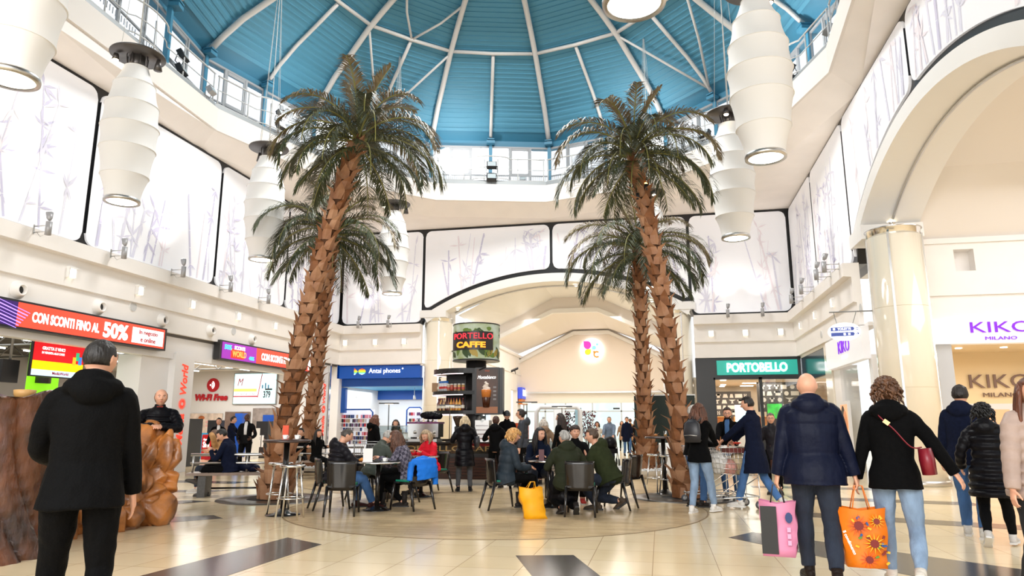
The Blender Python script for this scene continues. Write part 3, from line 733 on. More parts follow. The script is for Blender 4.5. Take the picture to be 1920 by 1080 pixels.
stand(481, 790, 22, 8.9, M_DARK, 'black stand between the suited man and the left palm', bits=b_phone)
stand(466, 803, 12, 8.0, M_WHITE, 'white block stand behind the suited man')
stand(345, 785, 8, 2.6, M_DARK, 'narrow black anti-theft gate next to the white name pillar', 'security_gate', 'security gate', dy=.8)
stand(441, 775, 14, 9.6, mat('stand blue', srgb('1f4fa8'), .4), 'blue stand behind the three standing shop people')
stand(493, 778, 20, 9.5, mat('stand blue', srgb('1f4fa8'), .4), 'blue stand just left of the left palm trunk')
for k in range(4):
    t = thing('red_basket', ['bottom', 'second', 'third', 'topmost'][k] + ' red shopping basket of the stack behind the seated pair', 'basket', (at_y(405, 860, 7.2).x, 6.9, .02 + .12 * k), 0, 'stacked red shopping baskets')
    m = MB(); m.prism([(-.2, -.14), (.2, -.14), (.2, .14), (-.2, .14)], 0, .02)
    for sx, sy, lx, ly in ((-.2, 0, .01, .28), (.2, 0, .01, .28), (0, -.14, .4, .01), (0, .14, .4, .01)): m.box((sx, sy, .06), (lx, ly, .1))
    m.build('tub', M_REDP, t)
# ---------- blue phone shop
XA0, XA1 = -W + .02, -5.80
M_ABL = mat('phone shop blue', srgb('0b4fa5'), .4)
ab = room('wall_phone_shop', XA0, XA1, YB + .35, 15.0, 3.06, mat('phone shop white', (.85, .86, .88), .5), mat('phone shop sky ceiling', srgb('4aa5dc'), .5), 'S')
m = MB(); m.bx(XA0, XA1, YB + .3, YB + .45, 3.04, 3.4); m.bx(XA0, XA0 + .3, YB + .3, YB + .5, 1.9, 3.0)
m.bx(XA0, XA1, 14.8, 14.95, 2.62, 3.05); m.bx(XA0, XA0 + .08, 11, 15, 2.62, 3.05)
m.build('blue_bulkhead', M_ABL, ab)
struct('wall_back_lower', MB().bx(XA0, XA1 + .1, YB, YB + .3, 3.9, 4.0).bx(XA0 - .3, XA0 + .1, YB, 15, 0, 4), M_CREAM)
t = thing('shop_sign', 'blue sign with rainbow fish and white lettering over the phone shop', 'sign', ((XA0 + XA1) / 2, YB + .1, 3.38))
hw_ = (XA1 - XA0) / 2
MB().bx(-hw_, hw_, -.1, .2, 0, .57).build('fascia_box', mat('sign blue', srgb('0a4aa0'), .35, emit=srgb('0a4aa0'), emit_s=.25), t)
text('lettering', 'Antai phones', .34, M_TXTW, t, (.3, -.115, .29), width=1.45, height=.27, depth=.01)
MB().ell((1.13, -.115, .4), (.035, .01, .035)).build('registered_dot', M_TXTW, t)
cols = ['e8402c', 'f39a2b', 'f3d63a', '8fd04a', '6cc9d8', 'cfe9f5']
for k, c_ in enumerate(cols):
    z1_, z0_ = .29 + .14 - k * .28 / 6, .29 + .14 - (k + 1) * .28 / 6; zc_ = .29
    m = MB(); ww = lambda z: math.sqrt(max(0, 1 - ((z - zc_) / .14) ** 2)) * .17
    m.prism_y([(-.75 - ww(z0_), z0_), (-.75 + ww(z0_), z0_), (-.75 + ww(z1_), z1_), (-.75 - ww(z1_), z1_)], -.118, -.1)
    tl = lambda z: -.9 - abs(z - zc_) * .0
    m.prism_y([(-1.12, z0_), (-1.12 + .04 + .13 * (1 - abs(z0_ - zc_) / .14), z0_), (-1.12 + .04 + .13 * (1 - abs(z1_ - zc_) / .14), z1_), (-1.12, z1_)], -.118, -.1)
    m.build('fish_stripe', glow('fish' + c_, srgb(c_), .7), t)
def rack(px0, px1, py_top, yy, label, rows, per, seed, grp):
    a = at_y(px0, py_top, yy); b = at_y(px1, py_top, yy); w_ = b.x - a.x; h_ = a.z; x0 = a.x
    t = thing('display_rack', label, 'display rack', (x0 + w_ / 2, yy, 0))
    MB().bx(-w_ / 2, w_ / 2, .2, .25, .1, h_).build('back_panel', mat('rack white', (.8, .84, .92), .4, emit=(.85, .9, 1), emit_s=.35), t)
    m = MB()
    pts = [(-w_ / 2, 0, 0), (-w_ / 2, 0, h_ - .12), (-w_ / 2 + .12, 0, h_), (w_ / 2 - .12, 0, h_), (w_ / 2, 0, h_ - .12), (w_ / 2, 0, 0)]
    m.tube(pts, .035, 6); m.build('blue_frame', M_ABL, t)
    rnd = random.Random(seed); colr = [('black', '1c2230'), ('red', 'b8252f'), ('navy', '28407a'), ('pink', 'd98aa0'), ('white', 'd8d4da'), ('grey', '8a8590'), ('purple', '5a3a62'), ('tan', 'b59a7c')]
    protos = {}
    for r in range(rows):
        z = h_ - .38 - r * (h_ - .75) / rows
        MB().bx(-w_ / 2 + .04, w_ / 2 - .04, -.05, .2, z - .02, z).build('shelf', M_WHITE, t)
        for k in range(per):
            if rnd.random() < .12: continue
            cn, ch = colr[rnd.randrange(8)]
            x = x0 + .1 + (w_ - .2) * (k + .5) / per
            if cn not in protos:
                o = MB().box((0, 0, .075), (min(.1, w_ / per * .72), .03, .15)).build('phone_case', mat('case ' + cn, srgb(ch), .35)); protos[cn] = o
            else:
                o = protos[cn].copy(); COL.objects.link(o)
            o.location = (x, yy + .02 + rnd.uniform(0, .06), z + .001)
            tag(o, cn + ' phone case displayed on ' + grp, 'phone case', 'phone cases on ' + grp)
    return t
rack(629, 699, 768, 10.75, 'wide lit blue framed rack of phone cases in the phone shop', 7, 16, 5, 'the wide lit rack')
rack(763, 792, 764, 13.6, 'narrow blue framed rack right of the wide one', 5, 6, 8, 'the narrow right rack')
for k, (px, py) in enumerate([(651, 736), (667, 739), (656, 734), (777, 742), (631, 714)]):
    p = at_y(px, py, 12.2)
    t = thing('spot_lamp', ['left of the pair of white spot lamps on the phone shop ceiling', 'right of the pair of white spot lamps on the phone shop ceiling', 'small white lamp behind the pair on the phone shop ceiling', 'white spot lamp at the right of the phone shop', 'small white lamp in the upper left corner of the phone shop'][k], 'spot lamp', (p.x, p.y, p.z))
    MB().tube([(0, 0, .02), (.02, -.02, -.15)], [.045, .07], 12).build('head', M_WHITE, t); MB().tube([(0, 0, .02), (0, 0, max(.05, 3.05 - p.z))], .012, 6).build('stem', M_WHITE, t)
t = thing('phone_shop_counter', 'glass and wood counter of the phone shop, right of the racks', 'counter', (-6.6, 12.2, 0))
MB().bx(-.6, .6, -.3, .3, 0, 1.0).build('body', M_WHITE, t); MB().bx(-.62, .62, -.32, .32, 1.0, 1.05).build('top', M_GREY, t)
# ---------- homeware shop with teal sign (back wall right)
XP0, XP1 = 5.72, W
pbx = room('wall_homeware_shop', XP0, XP1 + 2, YB + .35, 16, 3.15, mat('homeware wall', srgb('d9c9b0'), .5), mat('homeware ceiling', srgb('efe2cf'), .5), 'S')
m = MB(); m.bx(XP0, W, YB - .06, YB + .3, 3.2, 3.99); m.bx(XP0, 6.38, YB - .06, YB + .3, 0, 3.2)
m.build('black_shopfront', mat('matt black front', (.012, .012, .013), .35), pbx)
t = thing('shop_sign', 'teal sign with glowing white capital lettering over the homeware shop', 'sign', (8.02, YB - .07, 3.29))
MB().bx(-1.5, 1.5, -.1, 0, 0, .57).build('sign_box', mat('sign teal', srgb('1fa596'), .35, emit=srgb('1fa596'), emit_s=.35), t)
text('lettering', 'PORTOBELLO', .4, glow('bright letters', (1, 1, .98), 2.2), t, (0, -.12, .285), width=2.25, height=.36, bold=.012, depth=.015)
t = thing('shop_window', 'glass front of the homeware shop with black frame', 'shop window', (8.02, YB + .02, 0))
m = MB()
for x in (-1.64, .12, 1.62): m.bx(x - .06, x + .06, -.05, .05, 0, 3.2)
m.bx(-1.64, 1.62, -.05, .05, 3.12, 3.2); m.bx(-1.64, 1.62, -.05, .05, 0, .1); m.build('frame', M_BLACK, t)
MB().bx(.18, 1.56, -.006, .006, .1, 3.12).build('pane', M_GLASSP, t)
# wall of white household silhouettes on dark grey
def icon_wall(x0, x1, y, z0, z1, label, seed, rz=0, loc=None):
    t = thing('patterned_wall_print', label, 'wall print', loc or (0, y, 0), rz); rnd = random.Random(seed)
    MB().bx(x0, x1, 0, .03, z0, z1).build('print', mat('print grey', srgb('4c4742'), .5), t)
    m = MB(); z = z1 - .2
    while z > z0 + .05:
        x = x0 + .1
        while x < x1 - .25:
            k = rnd.randrange(6); w_ = rnd.uniform(.16, .34); h_ = .17; yy = -.006
            def R(a, b, c_, d_): m.bx(x + a, x + b, yy, 0, z + c_, z + d_)
            if k == 0: R(0, w_, -h_ / 2, h_ / 2)
            elif k == 1: R(.05, w_ - .05, -h_ / 2, h_ / 2); R(0, w_, .02, h_ / 2)
            elif k == 2: m.prism_y([(x + w_ / 2 + .09 * math.cos(a * .5236), z + .09 * math.sin(a * .5236)) for a in range(12)], yy, 0); 
            elif k == 3: R(0, .04, -h_ / 2, h_ / 2); R(.08, .12, -h_ / 2, h_ / 2); R(0, .12, 0, .03)
            elif k == 4: m.prism_y([(x, z - h_ / 2), (x + w_, z - h_ / 2), (x + w_ * .8, z + h_ / 2), (x + w_ * .2, z + h_ / 2)], yy, 0)
            else: m.prism_y([(x + w_ * .3, z - h_ / 2), (x + w_ * .7, z - h_ / 2), (x + w_ * .55, z), (x + w_, z + h_ / 2), (x, z + h_ / 2), (x + w_ * .45, z)], yy, 0)
            x += w_ + .07
        z -= .26
    m.build('silhouettes', mat('print cream', srgb('e6dfd2'), .5), t)
icon_wall(6.4, 8.4, 15.7, 1.7, 2.9, 'grey wall print of household silhouettes deep in the homeware shop', 3)
icon_wall(8.2, 9.9, 12.0, 1.9, 3.1, 'grey wall print of household silhouettes right of the shop door', 4)
for k, (px, py, c_) in enumerate([(1362, 709, 0), (1405, 719, 0), (1352, 726, 0), (1400, 724, 1), (1356, 722, 0)]):
    p = at_y(px, py, 12.2 + k * .6); z = 3.13
    d_ = sight(px, py); tt = (z - CAM.z) / d_.z; p = CAM + d_ * tt
    t = MB().box((0, 0, 0), (.55 if k in (1, 3) else .22, .2, .02)).build('ceiling_lamp', glow('ceiling lamp glow', (1, .97, .9), 5), loc=(min(max(p.x, 6.3), 9.3), min(max(p.y, 11), 15.6), 3.135))
    tag(t, ['round lamp at the left of the homeware shop ceiling', 'long lamp near the middle of the homeware shop ceiling', 'small lamp low at the left of the homeware shop ceiling', 'second long lamp on the homeware shop ceiling', 'small lamp deep in the homeware shop'][k], 'ceiling lamp')
for k in range(3):
    t = thing('shelf_unit', ['left', 'middle', 'right'][k] + ' light wood shelf unit inside the homeware shop', 'shelf unit', (6.9 + k * 1.0, 14.6, 0))
    m = MB(); m.bx(-.42, -.39, -.2, .2, 0, 1.75); m.bx(.39, .42, -.2, .2, 0, 1.75); m.bx(-.42, .42, .18, .2, 0, 1.75)
    m.build('carcass', mat('light wood', srgb('e0a868'), .5), t)
    for z in (.3, .65, 1.0, 1.35, 1.72): MB().bx(-.4, .4, -.2, .2, z, z + .03).build('shelf', mat('light wood', srgb('e0a868'), .5), t)
a = at_y(1440, 785, 11.6); b = at_y(1466, 757, 11.6)
t = thing('screen', 'green picture screen in the homeware shop window', 'screen', ((a.x + b.x) / 2, 11.6, 0)); w_ = b.x - a.x
MB().bx(-w_ / 2 - .03, w_ / 2 + .03, 0, .06, 0, b.z + .03).build('stand', M_DARK, t); MB().bx(-w_ / 2, w_ / 2, -.01, 0, a.z, b.z).build('display', mat('green picture', srgb('35c040'), .5, noise_amt=.6, noise_scale=4, emit=srgb('35c040'), emit_s=.6), t)
# lit pale-blue screen
a = at_y(1380, 795, 12.2); b = at_y(1402, 760, 12.2)
t = thing('screen', 'pale blue screen between the bearded man and the man in the long coat', 'screen', ((a.x + b.x) / 2, 12.2, 0)); w_ = b.x - a.x
MB().bx(-w_ / 2 - .02, w_ / 2 + .02, 0, .05, 0, b.z + .02).build('stand', M_WHITE, t); MB().bx(-w_ / 2, w_ / 2, -.01, 0, a.z, b.z).build('display', glow('ice', srgb('bfe6f2'), 1), t)
# ---------- right wall
rw = sempty('wall_right_lower', (W, 0, 0), -PI / 2)      # local x = -world y
m = MB(); m.bx(-YB, -1.0, 0, .3, 3.9, 4.0); m.build('lintel', M_CREAM, rw)
m = MB(); m.bx(-YB, -6.1, .02, .12, 3.0, 3.92); m.build('blue_black_header', mat('petrol gloss panel', srgb('1d3d4c'), .15), rw)
MB().bx(-6.1, -5.25, -.05, .5, 0, 3.92).build('pilaster', M_COLM, rw)
m = MB(); m.bx(-YB, -6.1, .1, .12, .1, 3.0); m.build('shop_glass', M_GLASSP, rw)
icon_wall(-YB + .1, -6.3, 0, 1.2, 2.9, 'grey wall print of household silhouettes behind the right corner glass', 9, -PI / 2, (W + .9, 0, 0))
m = MB(); m.bx(-5.2, -1.0, 1.1, 1.2, 0, 3.2); m.build('inner_wall', mat('cosmetics cream', srgb('efdcb9'), .5), rw)
m = MB(); m.bx(-5.2, -4.4, .0, .5, 0, 3.15); m.bx(-1.3, -1.0, 0, .4, 0, 3.15); m.build('white_jamb', M_SW, rw)
MB().bx(-4.4, -1.3, .08, .1, .1, 3.0).build('shop_glass', M_GLASSP, rw)
t = thing('shop_sign', 'side sign with purple lettering between pilaster and big column', 'sign', (W - .08, 3.1, 3.05), -PI / 2)
MB().bx(-2.1, 2.0, -.1, .1, 0, .86).build('sign_box', mat('sign white', (.85, .84, .86), .35, emit=(1, 1, 1), emit_s=.15), t)
M_PUR = mat('purple letter', srgb('7a1fd0'), .4, emit=srgb('7a1fd0'), emit_s=.5)
text('lettering', 'KIKO', .5, M_PUR, t, (.15, -.11, .53), width=1.25, height=.36, depth=.01)
text('lettering', 'MILANO', .2, M_TXTW, t, (.15, -.11, .22), width=.6, height=.1, depth=.01)
t = thing('face_poster', 'tall lit poster of a face beside the big right column', 'poster', (W - .02, 3.9, .3), -PI / 2)
MB().bx(-.45, .45, -.08, 0, 0, 1.75).build('light_box', M_SW, t)
MB().bx(-.38, .38, -.09, -.08, .1, 1.65).build('print', mat('poster peach', srgb('f0b489'), .5, emit=srgb('f0b489'), emit_s=.3), t)
MB().ell((.1, -.092, 1.15), (.24, .012, .33)).build('face_picture', mat('poster skin', srgb('d98e60'), .5, emit=srgb('d98e60'), emit_s=.2), t)
MB().ell((-.1, -.088, 1.25), (.24, .01, .38)).build('hair_picture', mat('poster hair', srgb('3a1d12'), .5), t)
MB().ell((.2, -.106, 1.0), (.06, .006, .022)).build('lips_picture', mat('poster lips', srgb('c23a3a'), .5), t)
# toilet sign
p = at_x(1583, 622, W - .9)
t = thing('toilet_sign', 'oval white toilet sign hanging from a bracket beside the big column', 'sign', (W - .9, p.y, p.z), -YAW * .0 + math.radians(-12))
MB().prism_y([(.37 * math.cos(2 * PI * k / 40), .22 * math.sin(2 * PI * k / 40)) for k in range(40)], -.04, .04).build('oval_box', glow('oval white', (1, 1, .97), 1.1), t)
m = MB()
for z0_, z1_ in ((.02, .11), (-.11, -.02)):
    w0 = .3
    m.prism_y([(-w0, z0_), (w0 - .1, z0_), (w0 - .07, (z0_ + z1_) / 2), (w0 - .1, z1_), (-w0, z1_)], -.05, -.04)
m.build('blue_bar', mat('sign cobalt', srgb('1240b0'), .4), t)
text('lettering', 'TOILETTE', .1, M_TXTW, t, (0, -.056, .065), width=.3, height=.055, depth=.002, bold=.003)
m = MB(); m.bx(-.25, -.2, -.056, -.05, .04, .09); m.bx(-.02, .03, -.056, -.05, -.09, -.04); m.bx(.08, .13, -.056, -.05, -.09, -.04); m.build('pictogram', M_TXTW, t)
m = MB(); m.tube([(.26, -.05, .08), (.31, -.05, .08), (.31, -.05, .04), (.27, -.05, .04)], .008, 4); m.tube([(.25, -.05, -.06), (.32, -.05, -.06)], .008, 4); m.tube([(.29, -.05, -.035), (.32, -.05, -.06), (.29, -.05, -.085)], .008, 4); m.build('arrow', mat('sign cobalt', srgb('1240b0'), .4), t)
m = MB(); m.tube([(-.15, 0, .2), (-.2, 0, .48)], .008, 4); m.tube([(.2, 0, .18), (.3, 0, .48)], .008, 4); m.tube([(-.3, 0, .5), (.95, .2, .5)], .018, 6); m.build('bracket', M_GREY, t)
# ---------- east mall
M_EW = mat('east mall plaster', srgb('f1ebe5'), .6)
em = sempty('wall_east_mall_north', (0, 1.0, 0))
n0 = at_y(1787, 468, 1.0); n1 = at_y(1830, 507, 1.0)
m = MB(); m.bx(10.6, n0.x, 0, .35, 4.62, 6.05); m.bx(n1.x, 24, 0, .35, 4.62, 6.05); m.bx(n0.x, n1.x, 0, .35, 4.62, n1.z); m.bx(n0.x, n1.x, 0, .35, n0.z, 6.05); m.bx(10.6, 24, -.06, .4, 5.98, 6.12); m.bx(10.6, 24, .06, .35, 4.05, 4.62); m.bx(10.6, 24, -.02, .4, 4.0, 4.07)
m.build('upper_wall', M_CREAM, em)
m = MB(); m.bx(n0.x - .1, n1.x + .1, .33, .4, n1.z - .1, n0.z + .1); m.build('niche', M_CREAM, em)
m = MB(); xa = at_y(1745, 700, 1.0).x; xb = at_y(1790, 700, 1.0).x
m.bx(10.6, xb, 0, .5, 0, 3.35); m.build('grey_panel', mat('pale grey panel', srgb('c9ccd1'), .35), em)
t = thing('shop_sign', 'large white sign with purple lettering at the right edge', 'sign', (14.6, .95, 3.36))
MB().bx(-3.9, 5, -.08, .25, 0, .64).build('sign_box', mat('sign white', (.85, .84, .86), .35, emit=(1, 1, 1), emit_s=.15), t)
ka = at_y(1818, 605, .85); kw = at_y(1885, 605, .85).x - ka.x
text('lettering', 'KIKO', .6, M_PUR, t, (ka.x + kw * .86 - 14.6, -.1, .40), width=kw * 1.72, height=.27, depth=.012)
text('lettering', 'MILANO', .2, M_PUR, t, (ka.x + kw * .83 - 14.6, -.1, .12), width=kw * .88, height=.08, depth=.01)
cos = room('wall_cosmetics_shop', xb + .05, 22, 1.35, 6, 3.6, mat('cosmetics cream', srgb('efdcb9'), .5), mat('cosmetics ceiling', srgb('efe0c8'), .4), 'S')
t = thing('inner_shop_name', 'brown shop lettering on the cream inner wall at the right edge', 'sign', (0, 5.96, 0))
ka = at_y(1818, 715, 5.9); kw = at_y(1890, 715, 5.9).x - ka.x; M_BRN = mat('brown letter', srgb('7d6660'), .4)
text('lettering', 'KIKO', .6, M_BRN, t, (ka.x + kw * .8, -.03, ka.z), width=kw * 1.6, height=.42, depth=.02)
text('lettering', 'MILANO', .2, M_BRN, t, (ka.x + kw * .8, -.03, ka.z - .42), width=kw * .95, height=.13, depth=.02)
for k in range(9):
    o = MB().cyl((0, 0, 0), .09, .02, 12).build('downlight', glow('downlight glow', (1, .95, .8), 5), loc=(13 + (k % 3) * 1.2, 2 + (k // 3) * 1.2, 3.58)); tag(o, 'small round downlight in the cosmetics shop ceiling', 'downlight', 'downlights of the cosmetics shop')
t = thing('cosmetics_display', 'white display with peach glowing pictures behind the man in navy', 'display', (13.1, 2.0, 0))
MB().bx(-1.2, 1.4, 0, .4, 0, 1.9).build('body', M_SW, t); MB().bx(-1.1, 0, -.02, 0, .4, 1.75).build('lit_picture', mat('poster peach', srgb('f0b489'), .5), t)
MB().bx(.1, 1.3, -.02, 0, 1.0, 1.7).build('lit_picture', mat('screen grey', srgb('8c96a8'), .4), t)
t = thing('info_stand', 'small framed white board between the man in navy and the woman in pale coat', 'info board', (12.6, -1.2, 0))
MB().tube([(0, 0, 0), (0, 0, 1.5)], .02, 6).build('pole', M_GREY, t); MB().box((0, 0, 1.72), (.5, .03, .5)).build('frame', M_GREY, t); MB().box((0, -.02, 1.72), (.44, .01, .44)).build('sheet', M_WHITE, t); MB().cyl((0, 0, 0), .18, .02).build('base', M_GREY, t)
# vaults of the side malls
def vault(name, along, c0, c1, half, zs, flat, zt, m, caps=False, rot=False, cen=0):
    r = sempty(name); prof_ = [(-half, zs), (-flat, zt), (flat, zt), (half, zs)]
    mm = MB(); P = (lambda a, s_, z: (s_ + cen, a, z)) if not rot else (lambda a, s_, z: (a, s_ + cen, z))
    for (a0, z0), (a1, z1) in zip(prof_[:-1], prof_[1:]):
        mm.add([P(c0, a0, z0), P(c0, a1, z1), P(c1, a1, z1), P(c1, a0, z0)], [(0, 1, 2, 3)], False)
    mm.build('vault_shell', m, r); return r
def rib(parent, y, half, zs, flat, zt, w_=.35, th=.3, m=M_WHITE, cen=0, zo=.0):
    m_ = MB(); prof_ = [(-half, zs - zo), (-flat, zt - zo), (flat, zt - zo), (half, zs - zo)]
    for (a0, z0), (a1, z1) in zip(prof_[:-1], prof_[1:]):
        m_.add([(a0 + cen, y, z0), (a1 + cen, y, z1), (a1 + cen, y, z1 - th), (a0 + cen, y, z0 - th), (a0 + cen, y + w_, z0), (a1 + cen, y + w_, z1), (a1 + cen, y + w_, z1 - th), (a0 + cen, y + w_, z0 - th)],
               [(0, 1, 2, 3), (5, 4, 7, 6), (3, 2, 6, 7), (0, 4, 5, 1)], False)
    return m_.build('vault_rib', m, parent)
vn = vault('ceiling_north_mall', 'y', 11.4, 17.2, 4.6, 6.2, 1.1, 7.9, M_WHITE, cen=.15)
mm = MB()
for (a0, z0), (a1, z1) in (((-4.6, 5.9), (-1.0, 7.35)), ((-1.0, 7.35), (1.3, 7.35)), ((1.3, 7.35), (4.9, 5.9))):
    mm.add([(a0, 17.2, z0), (a1, 17.2, z1), (a1, 26, z1), (a0, 26, z0)], [(0, 1, 2, 3)], False)
mm.add([(-4.6, 17.2, 5.6), (-1.0, 17.2, 7.3), (1.3, 17.2, 7.3), (4.9, 17.2, 5.6), (4.9, 17.2, 6.3), (1.3, 17.2, 7.95), (-1, 17.2, 7.95), (-4.6, 17.2, 6.3)], [(0, 1, 6, 7), (1, 2, 5, 6), (2, 3, 4, 5)], False)
mm.build('vault_shell', mat('vault beige', srgb('efe7df'), .6), vn)
rib(vn, 17.0, 4.6, 5.75, 1.15, 7.3, .3, .22, cen=.15); rib(vn, 25.6, 4.6, 5.5, 1.1, 7.25, .35, .2, cen=.15)
nm = sempty('wall_north_mall')
m = MB()
for s_ in (-1, 1):
    x = s_ * 4.55 + .1
    m.bx(x - .3 * (s_ < 0), x + .3 * (s_ > 0), 10.8, 26, 3.5, 5.6); m.bx(x - .4 * (s_ < 0) - .12 * (s_ > 0), x + .4 * (s_ > 0) + .12 * (s_ < 0), 10.8, 26, 5.6, 5.75); m.bx(x - .35 * (s_ < 0) - .06 * (s_ > 0), x + .35 * (s_ > 0) + .06 * (s_ < 0), 10.8, 26, 4.5, 4.56)
    m.bx(x - .3 * (s_ < 0), x + .3 * (s_ > 0), 19, 23, 0, 3.5); m.bx(x - .3 * (s_ < 0), x + .3 * (s_ > 0), 25, 26, 0, 3.5)
    m.bx(x - 3.3 * (s_ < 0), x + 3.3 * (s_ > 0) , 10.9, 11.0, 5.75, 9)
m.build('side_wall', M_CREAM, nm)
m = MB()
for k in range(9): m.bx(-4.47, -4.44, 12 + k * 1.5, 12.45 + k * 1.5, 4.75, 5.35)
m.build('small_recess', M_PINK, nm)
m = MB()
for k in range(2): m.bx(-4.48, -4.4, 12.6 + k * 5.2, 14.0 + k * 5.2, 5.9, 6.8)
m.build('skylight_slot', glow('slot daylight', (1, 1, 1), 1.6), nm)
m = MB(); m.bx(-4.6, 4.9, 26, 26.2, 3.45, 5.6); m.prism_y([(-4.6, 5.6), (4.9, 5.6), (1.3, 7.4), (-1, 7.4)], 26, 26.2); m.build('end_wall', mat('end wall peach', srgb('f3e7db'), .6), nm)
MB().bx(-4.5, 4.7, 25.9, 26.1, 3.36, 3.46).build('steel_rail', M_STEEL, nm)
MB().bx(-4.5, 4.7, 26.2, 26.4, 2.75, 3.4).build('door_header', mat('header cream', srgb('f8f2e6'), .5), nm)
c = at_y(1110, 656, 25.9)
t = thing('round_mall_logo', 'round white logo disc with coloured petals on the far end wall', 'sign', (c.x, 25.9, c.z))
MB().prism_y([(.74 * math.cos(2 * PI * k / 48), .74 * math.sin(2 * PI * k / 48)) for k in range(48)], -.06, .0).build('disc', glow('disc white', (1, 1, 1), 1.2), t)
def petal(cx, cz, w_, h_, m, sq=True):
    pts = []
    for k in range(24):
        a = 2 * PI * k / 24; x, z = math.cos(a), math.sin(a)
        if sq == 'tl' and x < 0 < z: x, z = x * 1.0 / max(abs(x), abs(z)), z / max(abs(x), abs(z))
        if sq == 'br' and z < 0 < x: x, z = x / max(abs(x), abs(z)), z / max(abs(x), abs(z))
        if sq == 'tr' and x > 0 and z > 0: x, z = x / max(abs(x), abs(z)), z / max(abs(x), abs(z))
        if sq == 'bl' and x < 0 and z < 0: x, z = x / max(abs(x), abs(z)), z / max(abs(x), abs(z))
        pts.append((cx + x * w_, cz + z * h_))
    MB().prism_y(pts, -.075, -.06).build('petal', m, t)
petal(-.28, .3, .24, .26, glow('magenta', srgb('d838a8'), .8), 'tl'); petal(-.26, -.14, .2, .19, glow('lime', srgb('dccb30'), .8), 'tr')
petal(.14, .13, .13, .13, glow('lightblue', srgb('7fc4dc'), .8), 'bl'); petal(.34, .33, .08, .08, glow('lightblue', srgb('7fc4dc'), .8), None)
m = MB(); m.tube([(.3 + .17 * math.cos(a), -.07, -.3 + .17 * math.sin(a)) for a in [.8 + k * (4.7 / 16) for k in range(17)]], .055, 6); m.bx(.07, .2, -.075, -.06, -.2, -.08); m.build('c_mark', glow('orange c', srgb('ef7a28'), .8), t)
# glass entrance
t = thing('glass_entrance', 'glazed entrance doors under the far end wall', 'glass doors', (0, 26.3, 0))
m = MB()
for x in (-4.3, -2.9, -1.6, .1, 1.9, 3.3, 4.6): m.bx(x - .04, x + .04, -.05, .05, 0, 2.75)
m.bx(-4.4, 4.7, -.05, .05, 2.2, 2.28); m.build('frame', mat('pale steel', srgb('c7ccce'), .35, .3), t)
m = MB(); m.bx(-4.3, 4.6, -.006, .006, .02, 2.75); m.build('pane', glassy('greenish pane', (.88, .97, .94), .08), t)
for k in range(2): MB().bx(-1 + k * 2.4, -.6 + k * 2.4, -.12, -.05, 2.35, 2.45).build('sensor', M_DARK, t)
a = at_x(969, 735, -4.4); b = at_x(986, 735, -4.4)
t = thing('shop_sign', 'small blue sign with white lettering on the left wall of the far mall', 'sign', (-4.4, (a.y + b.y) / 2, at_x(978, 747, -4.4).z), PI / 2)
MB().bx(-1.1, 1.1, -.25, 0, -.05, .65).build('sign_box', mat('saeco blue', srgb('3a4fc8'), .4, emit=srgb('3a4fc8'), emit_s=.5), t)
text('lettering', 'SAGGIO', .5, M_TXTW, t, (0, -.26, .32), width=1.7, height=.4, depth=.01, bold=.02)
MB().bx(-1.0, 1.1, -.2, 0, -.4, -.06).build('orange_panel', mat('shop orange', srgb('e08030'), .4), t)
# east mall ceiling
ve = sempty('ceiling_east_mall')
mm = MB(); PR = [(1.05, 6.12), (-.4, 7.6), (-4.05, 8.6), (-7.7, 7.6), (-9.2, 6.12)]
for (a0, z0), (a1, z1) in zip(PR[:-1], PR[1:]): mm.add([(10.9, a0, z0), (10.9, a1, z1), (24, a1, z1), (24, a0, z0)], [(0, 1, 2, 3)], False)
mm.build('vault_shell', M_EW, ve)
MB().bx(10.9, 11.2, 1.0, 6, 6.1, 10).build('gable', M_EW, ve)
struct('wall_east_mall_end', MB().bx(24, 24.3, -12, 2, 0, 9).bx(10, 24, -9.5, -9.2, 0, 8), M_EW)
o = thing('ceiling_spot', 'small steel spot lamp on the vault seen through the right arch', 'spot lamp', at_x(1880, 207, 12.6)); MB().tube([(0, 0, 0), (-.1, -.05, -.12)], [.03, .07], 10).build('head', M_CHROME, o); MB().tube([(0, 0, 0), (.3, .1, .45)], .012, 5).build('arm', M_GREY, o)
